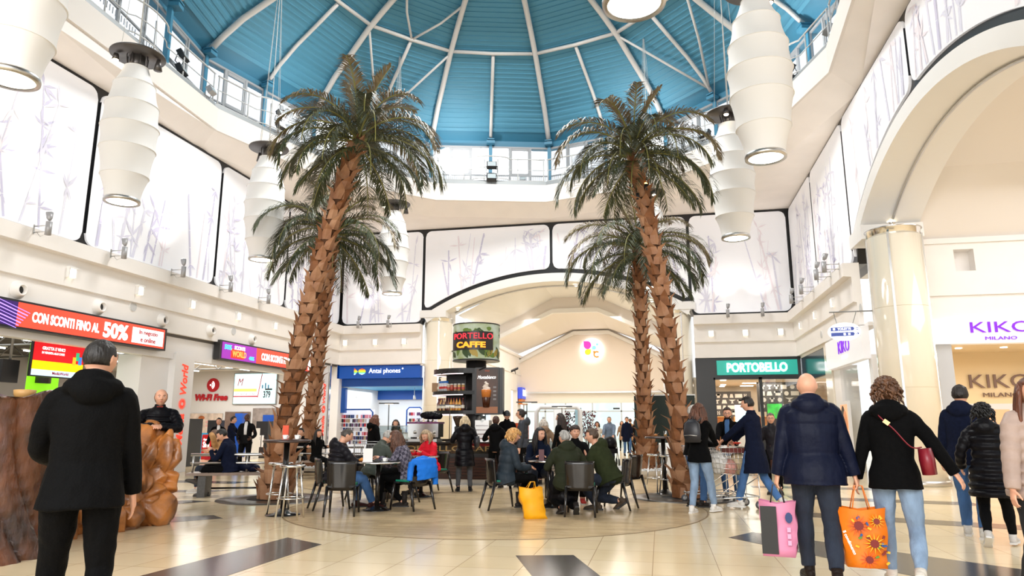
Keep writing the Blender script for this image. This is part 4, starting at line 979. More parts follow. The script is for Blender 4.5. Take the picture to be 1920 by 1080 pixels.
# ================================================================ lamps and small wall fittings
M_SHADE = mat('white stretched fabric', srgb('eeedeb'), .75, emit=(1, 1, 1), emit_s=.02)
M_DISC = mat('dark lamp disc', srgb('5a5654'), .35, .6)
def pendant_proto():
    t = thing('pendant_lamp', 'x', 'pendant lamp')
    prof_ = []
    segs = [(0, .335), (.52, .47), (1.12, .55), (1.62, .575), (2.12, .53), (2.62, .42), (3.05, .25)]
    for (z0, r0), (z1, r1) in zip(segs[:-1], segs[1:]):
        for q in range(6):
            u = q / 6; prof_.append((r0 + (r1 - r0) * u - .022 * math.sin(PI * u) + (.012 if q == 0 else 0) , z0 + .05 + (z1 - z0) * u))
    prof_.append((.25, 3.1)); m = MB()
    for q in range(6):
        nx_ = prof_[6 * q + 6]; m.lathe(prof_[6 * q:6 * q + 6] + [(nx_[0] - .012, nx_[1])], n=40, cap=False)
        m.lathe([(nx_[0] - .012, nx_[1]), (nx_[0] + .002, nx_[1] + .004)], n=40, cap=False)
    m.build('fabric_shade', M_SHADE, t)
    MB().lathe([(.30, .0), (.355, 0), (.36, .05), (.34, .1), (.31, .1), (.31, .03)], n=36, cap=False).build('bottom_ring', M_STEEL, t)
    MB().lathe([(.3, .02), (0.01, .03)], n=32).build('diffuser', glow('lamp diffuser', (1, .93, .8), 7), t)
    MB().lathe([(.56, 3.38), (.57, 3.4), (.56, 3.42)], n=40).build('disc', M_DISC, t)
    m = MB(); m.tube([(0, 0, 3.08), (0, 0, 3.38)], .16, 14)
    for k in range(8): a = PI * k / 4; m.tube([(.2 * math.cos(a), .2 * math.sin(a), 3.08), (.22 * math.cos(a), .22 * math.sin(a), 3.38)], .012, 4)
    m.build('neck', M_DISC, t)
    m = MB()
    for k in range(4): a = PI * k / 2 + .5; m.tube([(.35 * math.cos(a), .35 * math.sin(a), 3.42), (.03 * math.cos(a), .03 * math.sin(a), 9.4)], .006, 4)
    m.tube([(0, 0, 3.4), (0, 0, 9.4)], .012, 5); m.build('hanging_wires', mat('pale wire', (.6, .6, .58), .4), t)
    b = MB().tube([(-.38, -.18, 3.36), (-.38, -.18, 3.22)], [.05, .075], 12).build('side_spot', M_DISC, t)
    MB().ell((-.38, -.18, 3.21), (.06, .06, .03)).build('bulb', glow('warm bulb', (1, .82, .55), 14), b)
    c = MB().tube([(.42, .1, 3.36), (.42, .1, 3.1)], [.04, .09], 12).build('side_spot', M_DISC, t)
    return t
p0 = pendant_proto()
lamps = [(-6.79, -6.3, 'nearest whole pendant lamp on the left, over the red 50% sign', .2), (6.29, -6.13, 'largest whole pendant lamp, upper right of the photo', 3.4), (6.33, -.55, 'pendant lamp on the right, behind the largest one', .9),
         (-6.78, -.88, 'pendant lamp behind the left palm crown, over the violet sale sign', 2.5), (-5.06, 4.92, 'far pendant lamp just right of the left palm crowns', .4), (4.2, 5.6, 'far pendant lamp hidden behind the right palm crowns', 1.5),
         (-4.31, -11.3, 'pendant lamp cut by the top left corner of the photo', 1.2), (4.16, -11.33, 'pendant lamp of which only the glowing bottom shows at the top edge', 0)]
for i, (x, y, s_, rz) in enumerate(lamps):
    if i == 0: p0.location = (x, y, 6.0); p0.rotation_euler.z = rz; p0['label'] = s_; p0['group'] = 'white pendant lamps'
    else: dup(p0, (x, y, 6.0), rz, s_, 'white pendant lamps')
# bracket spots that wash the picture panels
def spot_proto():
    t = thing('bracket_spot', 'x', 'spotlight')       # local -y is towards the room
    m = MB(); m.bx(-.015, .015, -.02, 0, -.1, .12)
    for z in (-.06, .08): m.tube([(0, 0, z), (0, -.38, z)], .012, 5)
    m.tube([(0, -.1, -.06), (0, -.2, -.16), (0, -.36, -.12)], .006, 4); m.build('bracket', M_STEEL, t)
    MB().tube([(0, -.4, -.14), (0, -.4, .16)], .065, 14).build('body', mat('grey lamp body', (.38, .38, .39), .45, .3), t)
    h = MB().tube([(0, -.4, .2), (.02, -.37, .26), (.035, -.34, .38)], [.03, .06, .075], 14).build('head', mat('grey lamp body', (.38, .38, .39), .45, .3), t)
    MB().tube([(.036, -.338, .382), (.037, -.337, .386)], .06, 14).build('lens', glow('spot lens', (1, .97, .9), 5), h)
    return t
s0 = spot_proto(); first = True
SP = [('left', 90, 436, 'under the leftmost whole bamboo panel'), ('left', 232, 484, 'under the second bamboo panel, left one'), ('left', 343, 520, 'under the second bamboo panel, right one'), ('left', 432, 548, 'under the third bamboo panel on the left wall'), ('left', 503, 572, 'just left of the left palm trunks'), ('left', 616, 611, 'just right of the left palm trunks'),
      ('back', 671, 613, 'over the phone shop, left one'), ('back', 727, 610, 'over the phone shop, right one'), ('back', 1365, 592, 'over the teal sign, left one'), ('back', 1430, 588, 'over the teal sign, right one'),
      ('right', 1485, 583, 'on the right wall nearest the corner'), ('right', 1504, 569, 'second on the right wall from the corner'), ('right', 1533, 546, 'third on the right wall from the corner'), ('right', 1562, 520, 'on the right wall nearest the big column')]
for side, px, py, s_ in SP:
    off = .42
    if side == 'left': p = at_x(px, py, -W + off + .4); loc = (-W + off, p.y, 5.62); rz = PI / 2; q = (-W + off + .42, p.y, 6.05); lr = (math.radians(172), 0, PI / 2)
    elif side == 'back': p = at_y(px, py, YB - off - .4); loc = (p.x, YB - off, 5.62); rz = 0; q = (p.x, YB - off - .42, 6.05)
    else: p = at_x(px, py, W - off - .4); p.y = max(p.y, 1.62); loc = (W - off, p.y, 5.62); rz = -PI / 2; q = (W - off - .42, p.y, 6.05)
    lab = 'grey bracket spotlight ' + s_
    if first: s0.location = loc; s0.rotation_euler.z = rz; s0['label'] = lab; s0['group'] = 'bracket spotlights'; first = False
    else: dup(s0, loc, rz, lab, 'bracket spotlights')
    light('bracket_spot_beam', 'SPOT', q, 48, (1, .95, .9), .05, rot=(PI - .42, 0, rz), spot=1.5, blend=1)
# small square wall lights
k0 = None
WLs = [('left', 135, 499), ('left', 262, 537), ('left', 360, 566), ('left', 446, 589), ('left', 515, 608), ('left', 571, 624), ('left', 609, 636), ('back', 648, 639), ('back', 704, 638), ('back', 758, 637),
       ('back', 1333, 622), ('back', 1397, 621), ('back', 1463, 618), ('right', 1502, 614), ('right', 1529, 593), ('right', 1562, 571)]
nm_ = ['first', 'second', 'third', 'fourth', 'fifth', 'sixth', 'seventh']; cnt = {}
for side, px, py in WLs:
    if side == 'left': p = at_x(px, py, -W + .24); loc = (-W + .22, p.y, 4.95); rz = PI / 2
    elif side == 'back': p = at_y(px, py, YB - .24); loc = (p.x, YB - .22, 4.95); rz = 0
    else: p = at_x(px, py, W - .24); loc = (W - .22, p.y, 4.95); rz = -PI / 2
    key = side if side != 'back' else ('back wall over phone shop' if px < 900 else 'back wall over teal sign')
    cnt[key] = cnt.get(key, 0) + 1
    lab = 'square wall light, %s from left on the %s' % (nm_[cnt[key] - 1], key if 'back' in key else key + ' wall')
    if k0 is None:
        k0 = thing('square_wall_light', lab, 'wall light', loc, rz, 'small square wall lights')
        m = MB(); m.bx(-.13, .13, -.1, 0, .08, .12); m.bx(-.12, -.09, -.08, 0, -.14, .1); m.bx(.09, .12, -.08, 0, -.14, .1); m.build('housing', M_WHITE, k0)
        MB().bx(-.09, .09, -.06, 0, -.12, .08).build('diffuser', glow('warm wall diffuser', (1, .88, .68), 2.2), k0)
    else: dup(k0, loc, rz, lab, 'small square wall lights')
# air nozzles on the left wall
v0 = None
for i, (px, py) in enumerate([(40, 523), (190, 560), (308, 588), (398, 610), (475, 630)]):
    p = at_x(px, py, -W + .2); loc = (-W + .14, p.y, 4.28)
    lab = 'round white air nozzle, %s from the left on the left wall' % nm_[i]
    if v0 is None:
        v0 = thing('air_nozzle', lab, 'air nozzle', loc, PI / 2, 'air nozzles on the left wall')
        R_ = Matrix.Rotation(PI / 2, 3, 'X')
        m = MB(); n = 24
        pr_ = [(.2, 0), (.2, .02), (.14, .05), (.13, .14), (.1, .15), (.09, .05)]
        vs = [(r * math.cos(2 * PI * j / n), -z, r * math.sin(2 * PI * j / n)) for r, z in pr_ for j in range(n)]
        m.add(vs, [(a * n + j, (a + 1) * n + j, (a + 1) * n + (j + 1) % n, a * n + (j + 1) % n) for a in range(len(pr_) - 1) for j in range(n)]); m.build('flange', M_CREAM, v0)
        m = MB(); m.add([(.095 * math.cos(2 * PI * j / n), -.06, .095 * math.sin(2 * PI * j / n)) for j in range(n)], [tuple(range(n))], False); m.build('opening', M_BLACK, v0)
    else: dup(v0, loc, PI / 2, lab, 'air nozzles on the left wall')
for side, px, py, s_ in [('left', 250, 575, 'flat white disc between the second and third air nozzle'), ('left', 438, 621, 'flat white disc between the fourth and fifth air nozzle'), ('right', 1614, 578, 'flat white oval speaker disc beside the big column'), ('right', 1540, 627, 'flat white oval speaker disc over the petrol panel')]:
    p = at_x(px, py, -W + .15 if side == 'left' else W - .15)
    o = thing('speaker_disc', s_, 'loudspeaker', (-W + .14 if side == 'left' else W - .14, p.y, p.z), PI / 2 if side == 'left' else -PI / 2)
    MB().prism_y([(.12 * math.cos(2 * PI * k / 24), .12 * math.sin(2 * PI * k / 24)) for k in range(24)], -.02, 0).build('grille', mat('pale grille', (.6, .6, .6), .6), o)
    MB().prism_y([(.135 * math.cos(2 * PI * k / 24), .135 * math.sin(2 * PI * k / 24)) for k in range(24)], -.012, 0).build('rim', M_WHITE, o)
# floodlights on the gallery
def flood(px, py, Z, label, size=.3, dark=True, double=False, rz=None, tilt=.5):
    d = sight(px, py); t_ = (Z - CAM.z) / d.z; p = CAM + d * t_
    rz = math.atan2(-p.y, -p.x) + PI / 2 if rz is None else rz
    t = thing('floodlight', label, 'floodlight', p, rz, 'gallery floodlights'); Mx = Matrix.Rotation(-tilt, 3, 'X'); m_ = M_DARK if dark else mat('grey lamp body', (.38, .38, .39), .45, .3)
    for k in range(2 if double else 1):
        z = -k * size * 1.25
        b = MB().box((0, 0, z), (size, .16, size * .8), M=Mx).build('housing', m_, t)
        MB().box(Vector((0, 0, z)) + Mx @ Vector((0, -.083, 0)), (size * .82, .012, size * .62), M=Mx).build('lens', mat('flood glass', (.5, .56, .58), .15), b)
    m = MB(); m.tube([(-size * .55, .05, 0), (-size * .55, .12, -size * .7), (size * .55, .12, -size * .7), (size * .55, .05, 0)], .015, 5); m.tube([(0, .12, -size * .7), (0, .12, -size * (2.4 if double else 1.4))], .02, 5); m.build('yoke', m_, t)
flood(922, 310, 11.9, 'double black floodlight in the middle of the far gallery', .42, double=True)
flood(980, 337, 11.5, 'small grey floodlight right of the double one on the far gallery', .26, False)
flood(343, 105, 12.0, 'double black floodlight upper left beside the nearest pendant', .36, double=True)
flood(396, 170, 11.45, 'small grey floodlight low on the left railing', .28, False)
flood(528, 215, 12.0, 'black floodlight beside the left palm crown', .34, double=True)
flood(718, 300, 11.8, 'black floodlight seen through the left palm crown', .34)
flood(1322, 252, 12.0, 'black floodlight beside the white lamp right of the right palm', .38)
flood(1552, 55, 11.9, 'grey floodlight on the railing at the upper right', .3, False)
flood(1482, 130, 11.9, 'black floodlight just right of the largest pendant lamp', .3, True, True)
# downlights in the arches
for nm2, p, s_ in [('y', at_y(1080, 529, YB + .4), 'bright round downlight near the top of the far arch'), ('y', at_y(858, 574, YB + .3), 'small downlight at the left foot of the far arch'), ('x', at_x(1669, 397, W + .6), 'warm downlight at the foot of the near right arch'), ('y', at_y(1222, 563, YB + .3), 'small downlight at the right foot of the far arch')]:
    ar = ARCH_B if nm2 == 'y' else ARCH_R
    R = ((ar[3] - ar[2]) ** 2 + ar[1] ** 2) / (2 * (ar[3] - ar[2])); lx = p.x if nm2 == 'y' else -p.y
    z = ar[3] - R + math.sqrt(max(.1, (R - .42) ** 2 - (lx - ar[0]) ** 2)) - .03
    o = thing('arch_downlight', s_, 'downlight', (p.x, p.y, z)); MB().lathe([(.06, .0), (.1, 0), (.1, .05)], n=16, cap=False).build('ring', M_CHROME, o)
    MB().ell((0, 0, .01), (.065, .065, .03), 12, 6).build('bulb', glow('warm bulb', (1, .82, .55), 14), o)

# ================================================================ palms
M_TR = mat('palm husk brown', srgb('b08462'), .6, noise_scale=2.5, col2=srgb('946444'), bump=.3, bump_scale=30)
M_TR3 = mat('palm husk dark', srgb('7d4e2b'), .7, noise_amt=.2, bump=.3)
M_TR2 = mat('palm core brown', srgb('5d3a20'), .85, noise_amt=.3, bump=.5)
FM = [mat('frond dark green', srgb('4a5238'), .45, noise_amt=.35, noise_scale=3), mat('frond olive brown', srgb('85765a'), .5, noise_amt=.35, noise_scale=3), mat('frond grey green', srgb('5d6450'), .45, noise_amt=.3, noise_scale=3)]
M_RACH = mat('frond stalk', srgb('8c8a4c'), .5)
def frond_mesh(elev, L, droop, seed, wide=.5):
    rnd = random.Random(seed); m = MB(); pts = []; p = Vector((0, 0, 0)); n = 22
    sw = rnd.uniform(-.25, .25)
    for i in range(n + 1):
        t = i / n; e = elev - droop * t ** 1.25
        pts.append(p.copy()); p = p + Vector((math.cos(e) * math.cos(sw * t), math.cos(e) * math.sin(sw * t), math.sin(e))) * (L / n)
    m.cur = 1; m.tube(pts, [.022 * (1 - .8 * i / n) + .003 for i in range(n + 1)], 5); m.cur = 0
    K = 84
    for k in range(K):
        t = .1 + .9 * k / K; f = t * n; i = min(n - 1, int(f)); q = pts[i].lerp(pts[i + 1], f - i); d = (pts[i + 1] - pts[i]).normalized()
        side = d.cross(Vector((0, 0, 1)));
        if side.length < .05: side = Vector((0, 1, 0))
        side.normalize(); up = side.cross(d)
        for s_ in (-1, 1):
            l = wide * (math.sin(PI * (.12 + .83 * t)) ** .6) * rnd.uniform(.8, 1.1)
            dir_ = (d * rnd.uniform(.55, .85) + side * s_ * rnd.uniform(.6, .9) + up * rnd.uniform(-.05, .35)).normalized()
            a = q; b = q + dir_ * l * .5; dr = Vector((0, 0, -rnd.uniform(.35, 1.0) * l * .5)); c = b + dir_ * l * .45 + dr
            wv = dir_.cross(Vector((0, 0, 1))).normalized() * rnd.uniform(.008, .015)
            m.add([a - wv * .6, a + wv * .6, b + wv, c, b - wv], [(0, 1, 2, 4), (4, 2, 3)], False)
    return m
FRS = []
for i in range(12):
    e_ = [1.35, 1.15, .95, .8, .65, .5, .35, .2, .05, -.15, -.4, 1.0][i]
    m = frond_mesh(e_, [1.6, 1.9, 2.2, 2.35, 2.4, 2.4, 2.4, 2.3, 2.2, 2.0, 1.8, 2.2][i], [.5, 1.3, 1.9, 2.2, 2.2, 2.1, 2.0, 1.8, 1.6, 1.2, .8, 2.3][i], 40 + i)
    o = m.build('frond', [FM[[1, 1, 1, 2, 1, 2, 0, 2, 0, 0, 0, 1][i]], M_RACH]); FRS.append(o.data); bpy.data.objects.remove(o)
def palm(base, top, label, r0, sc, seed, nf=42, bend=.25):
    rnd = random.Random(seed); base = Vector(base); top = Vector(top)
    t = thing('palm_tree', label, 'palm tree', base, 0, 'four tall palms around the seating')
    v = top - base; Hh = v.z
    def cpt(u):
        hx = u * (1 - bend) + bend * u ** 2.2
        return Vector((v.x * hx, v.y * hx, Hh * u))
    rad = lambda u: r0 * (2.0 - .85 * min(1, u * 5) - .3 * u) * (.9 if u > .96 else 1)
    m = MB(); m.cur = 1
    m.tube([cpt(i / 40) for i in range(41)], [rad(i / 40) * .8 for i in range(41)], 16); m.cur = 0
    z = .02; row = 0
    while z < Hh - .1:
        u = z / Hh; r = rad(u); k = max(5, int(2 * PI * r / .2)); hgt = .34 * (.7 + .35 * (r / r0))
        tdir = (cpt(min(1, u + .02)) - cpt(u)).normalized()
        for j in range(k):
            a = 2 * PI * (j + .5 * (row % 2)) / k + rnd.uniform(-.12, .12); o_ = Vector((math.cos(a), math.sin(a), 0)); s_ = Vector((-math.sin(a), math.cos(a), 0))
            m.cur = 2 if rnd.random() < .35 else 0; c = cpt(u) + o_ * r * .78; h = hgt * rnd.uniform(.8, 1.2); w_ = .1 * rnd.uniform(.85, 1.2) * (.6 + .5 * r / r0); fl = rnd.uniform(.3, 1.0)
            w_ *= 1.0
            pts = [c - s_ * w_, c + s_ * w_, c + tdir * h * .5 - s_ * w_ * .8 + o_ * .035, c + tdir * h * .5 + s_ * w_ * .8 + o_ * .035, c + tdir * h * .5 + o_ * .085, c + tdir * h * (.98 - .25 * fl) + o_ * (.10 + .12 * fl), c + o_ * .04]
            m.add(pts, [(0, 6, 4, 2), (6, 1, 3, 4), (2, 4, 5), (4, 3, 5)], False)
        z += .185 * (.8 + .35 * r / r0); row += 1
    m.build('trunk', [M_TR, M_TR2, M_TR3], t)
    c = cpt(1)
    for i in range(nf):
        u = i / nf; k = min(11, int(1 + u * 10.5)) if i > 1 else 0
        f_ = bpy.data.objects.new('frond', FRS[k]); COL.objects.link(f_); f_.parent = t
        f_.location = c + Vector((0, 0, .12 - .3 * u)); a = i * 2.39996 + rnd.uniform(-.2, .2)
        f_.rotation_euler = (0 if i > 1 else rnd.uniform(-.1, .1), 0, a); q = sc * rnd.uniform(.88, 1.1); f_.scale = (q, q, q)
    MB().ell(c + Vector((0, 0, -.05)), (r0 * .62, r0 * .62, .25)).build('crown_heart', M_TR2, t)
    return t
P_LF = at_z(515, 936); P_RF = at_z(1290, 934); P_LB = at_z(572, 887); P_RB = at_z(1213, 893)
palm(P_LF, at_y(672, 262, P_LF.y + .3), 'tall leaning palm left of the tables, nearest one on the left', .175, .92, 1, nf=38, bend=.55)
palm(P_RF, at_y(1188, 288, P_RF.y + .2), 'tall palm leaning left beside the shopping cart, nearer one on the right', .155, .9, 2, nf=38, bend=.5)
palm(P_LB, at_y(625, 438, P_LB.y - .6), 'shorter palm right behind the leaning left palm', .185, 1.14, 3, nf=36, bend=.1)
palm(P_RB, at_y(1197, 470, P_RB.y), 'straight shorter palm standing in the pebble bed on the right', .185, 1.06, 4, nf=36, bend=.0)
# rings, pebble beds
M_PEB = mat('white pebbles', (.75, .74, .72), .6)
for p, s_ in ((P_LF, 'left'), (P_RF, 'right')):
    t = thing('floor_grate_ring', 'dark metal floor ring around the foot of the near %s palm' % s_, 'floor grate', (p.x, p.y, .003))
    MB().lathe([(.5, 0), (.5, .012), (1.02, .012), (1.03, 0)], n=48, cap=False).build('outer_ring', mat('dark grate', srgb('4a443e'), .35, .4), t)
    MB().lathe([(.05, .0), (.5, .002)], n=32, cap=False).build('soil_disc', mat('soil', (.02, .018, .015), .9), t)
for p, s_, dx in ((P_LB, 'back left palm', .35), (P_RB, 'back right palm', -.1)):
    t = thing('pebble_planter', 'low round stone planter with white pebbles around the ' + s_, 'planter', (p.x + dx, p.y, 0))
    MB().lathe([(.0, .0), (1.15, 0), (1.2, .2), (1.1, .2), (1.08, .12), (.05, .12)], n=48, cap=False).build('stone_rim', mat('stone rim', srgb('b9aa94'), .5, noise_amt=.1), t)
    rnd = random.Random(6); m = MB()
    for k in range(420):
        a = rnd.uniform(0, 2 * PI); r = 1.05 * math.sqrt(rnd.uniform(.14, 1)); m.ell((r * math.cos(a), r * math.sin(a), .14 + rnd.uniform(0, .08)), (rnd.uniform(.03, .06), rnd.uniform(.03, .05), .03), 6, 4)
    o = tag(m.build('pebbles', M_PEB, loc=t.location), 'white pebbles heaped around the foot of the ' + s_, 'pebbles', kind='stuff')
# ================================================================ people
def skin(name, c): return mat(name, srgb(c), .5, noise_amt=.05, noise_scale=12)
SK = {'light': skin('light skin', 'd9a184'), 'tan': skin('tan skin', 'c08660'), 'dark': skin('dark skin', '4f3022')}
def cloth(name, c, rough=.8, amt=.12, sc=14, bump=.25, bs=90, sheen=0): return mat(name, srgb(c), rough, noise_amt=amt, noise_scale=sc, bump=bump, bump_scale=bs, sheen=0, spec=.12)
def denim(name, c): return mat(name, srgb(c), .85, noise_amt=.22, noise_scale=9, bump=.3, bump_scale=120, stretch=(1, 1, .35))
def plaid(name, a, b, c):
    m = bpy.data.materials.new(name); m.use_nodes = True; nt = m.node_tree; bs = nt.nodes['Principled BSDF']
    tc = nt.nodes.new('ShaderNodeTexCoord'); k = nt.nodes.new('ShaderNodeTexChecker'); k.inputs['Scale'].default_value = 20
    k.inputs['Color1'].default_value = (*srgb(a), 1); k.inputs['Color2'].default_value = (*srgb(b), 1)
    mp = nt.nodes.new('ShaderNodeMapping'); mp.inputs['Rotation'].default_value = (.3, .2, .6); nt.links.new(tc.outputs['Object'], mp.inputs[0]); nt.links.new(mp.outputs[0], k.inputs['Vector'])
    n = nt.nodes.new('ShaderNodeTexNoise'); n.inputs['Scale'].default_value = 9; mx = nt.nodes.new('ShaderNodeMixRGB'); mx.inputs['Color2'].default_value = (*srgb(c), 1)
    nt.links.new(tc.outputs['Object'], n.inputs['Vector']); nt.links.new(n.outputs['Fac'], mx.inputs['Fac']); nt.links.new(k.outputs['Color'], mx.inputs['Color1']); nt.links.new(mx.outputs['Color'], bs.inputs['Base Color']); bs.inputs['Roughness'].default_value = .8
    return m
def remesh(mb, vox, smooth=2, disp=0, dsc=6, seed=0, name='tmp'):
    me = bpy.data.meshes.new(name); me.from_pydata(mb.v, [], mb.f); me.update()
    bm = bmesh.new(); bm.from_mesh(me); bmesh.ops.recalc_face_normals(bm, faces=bm.faces); bm.to_mesh(me); bm.free()
    o = bpy.data.objects.new(name, me); COL.objects.link(o)
    r = o.modifiers.new('r', 'REMESH'); r.mode = 'VOXEL'; r.voxel_size = vox; r.use_smooth_shade = True
    if smooth: s_ = o.modifiers.new('s', 'SMOOTH'); s_.factor = .5; s_.iterations = smooth
    dg = bpy.context.evaluated_depsgraph_get(); dg.update()
    out = bpy.data.meshes.new_from_object(o.evaluated_get(dg)); bpy.data.objects.remove(o); bpy.data.meshes.remove(me)
    if disp:
        out.update(); off = Vector((seed * 3.1, seed * 1.7, 0)); nn = [v.normal.copy() for v in out.vertices]
        for v, q in zip(out.vertices, nn):
            p = v.co; v.co = p + q * disp * (noise.noise(Vector((p.x * dsc, p.y * dsc, p.z * dsc * .45)) + off) + .6 * noise.noise(Vector((p.x * dsc * 2.3, p.y * dsc * 2.3, p.z * dsc * 1.6)) + off))
        out.update()
    return out
def put(me, name, m, parent):
    me.name = name; me.materials.clear(); me.materials.append(m)
    o = bpy.data.objects.new(name, me); COL.objects.link(o); o.parent = parent; return o
def ik(a, b, l1, l2, pole):
    d = b - a; L = max(min(d.length, (l1 + l2) * .999), abs(l1 - l2) * 1.01 + .01)
    d = d.normalized(); b = a + d * L
    ca = (l1 * l1 + L * L - l2 * l2) / (2 * l1 * L); ca = max(-1, min(1, ca))
    pp = (pole - d * pole.dot(d)); pp = pp.normalized() if pp.length > 1e-5 else d.orthogonal().normalized()
    return a + d * (l1 * ca) + pp * (l1 * math.sqrt(1 - ca * ca)), b
def resample(pts, rad, step=.02):
    P, R = [], []
    for i in range(len(pts) - 1):
        n = max(1, int((pts[i + 1] - pts[i]).length / step))
        for k in range(n): P.append(pts[i].lerp(pts[i + 1], k / n)); R.append(rad[i] + (rad[i + 1] - rad[i]) * k / n)
    P.append(pts[-1]); R.append(rad[-1]); return P, R
def spl(pts, k=4):
    """Catmull-Rom through 3-D points"""
    out = []; n = len(pts)
    for i in range(n - 1):
        p0, p1, p2, p3 = pts[max(0, i - 1)], pts[i], pts[i + 1], pts[min(n - 1, i + 2)]
        for q in range(k):
            t = q / k; out.append(.5 * ((2 * p1) + (-p0 + p2) * t + (2 * p0 - 5 * p1 + 4 * p2 - p3) * t * t + (-p0 + 3 * p1 - 3 * p2 + p3) * t ** 3))
    out.append(pts[-1].copy()); return out
def puff(P, R, pitch, amp, cap=0):
    L = 0; o = [R[0]]
    for i in range(1, len(P)):
        L += (P[i] - P[i - 1]).length; o.append(R[i] * (1 - amp) + amp * R[i] * 1.35 * abs(math.sin(PI * L / pitch)) ** .5)
    return o
def head_surface(u, v, grow=0.0, female=False):
    """unit sphere direction -> head surface point; +y is the face"""
    st = math.sin(v); d = Vector((st * math.cos(u), st * math.sin(u), math.cos(v)))
    x, y, z = d.x * .082, d.y * .099, d.z * (.119 if d.z < 0 else .112)
    jaw = max(0, -d.z)
    x *= 1 - .30 * jaw ** 1.4; y *= 1 - (.12 if d.y > 0 else .30) * jaw ** 1.3
    if d.z > 0: y *= 1 + .03 * d.z
    if d.y > 0:
        y += .006 * math.exp(-((z - .022) / .012) ** 2) * math.exp(-(x / .05) ** 2)          # brow
        y += -.011 * math.exp(-((z - .006) / .014) ** 2) * math.exp(-((abs(x) - .032) / .017) ** 2)   # sockets
        y += .007 * math.exp(-((z + .025) / .02) ** 2) * math.exp(-((abs(x) - .042) / .018) ** 2)  # cheeks
        y += .007 * math.exp(-((z + .062) / .012) ** 2) * math.exp(-(x / .024) ** 2)        # lips
        y += .008 * math.exp(-((z + .098) / .016) ** 2) * math.exp(-(x / .026) ** 2)        # chin
    p = Vector((x, y, z)); return p * (1 + grow / .1) if grow else p
def head_mb(mb, M, c, hs, nu=36, nv=28):
    vs = [c + M @ (head_surface(2 * PI * j / nu, PI * i / nv) * hs) for i in range(nv + 1) for j in range(nu)]
    mb.add(vs, [(i * nu + j, (i + 1) * nu + j, (i + 1) * nu + (j + 1) % nu, i * nu + (j + 1) % nu) for i in range(nv) for j in range(nu)])
    Q = lambda x, y, z: c + M @ (Vector((x, y, z)) * hs)
    mb.tube([Q(0, .090, .018), Q(0, .104, -.004), Q(0, .119, -.026), Q(0, .100, -.037)], [.007 * hs, .009 * hs, .0125 * hs, .008 * hs], 8)
    for s_ in (-1, 1):
        mb.ell(Q(s_ * .009, .106, -.031), (.008 * hs, .009 * hs, .007 * hs), 8, 6)
        mb.ell(Q(s_ * .078, -.008, -.004), (.009 * hs, .019 * hs, .03 * hs), 10, 8, M @ Matrix.Rotation(s_ * .35, 3, 'Z'))
HAIR = {}
def hmat(c):
    if c not in HAIR: HAIR[c] = mat('hair ' + c, srgb(c), .5, noise_amt=.35, noise_scale=30, bump=.6, bump_scale=60, stretch=(1, 1, .25))
    return HAIR[c]
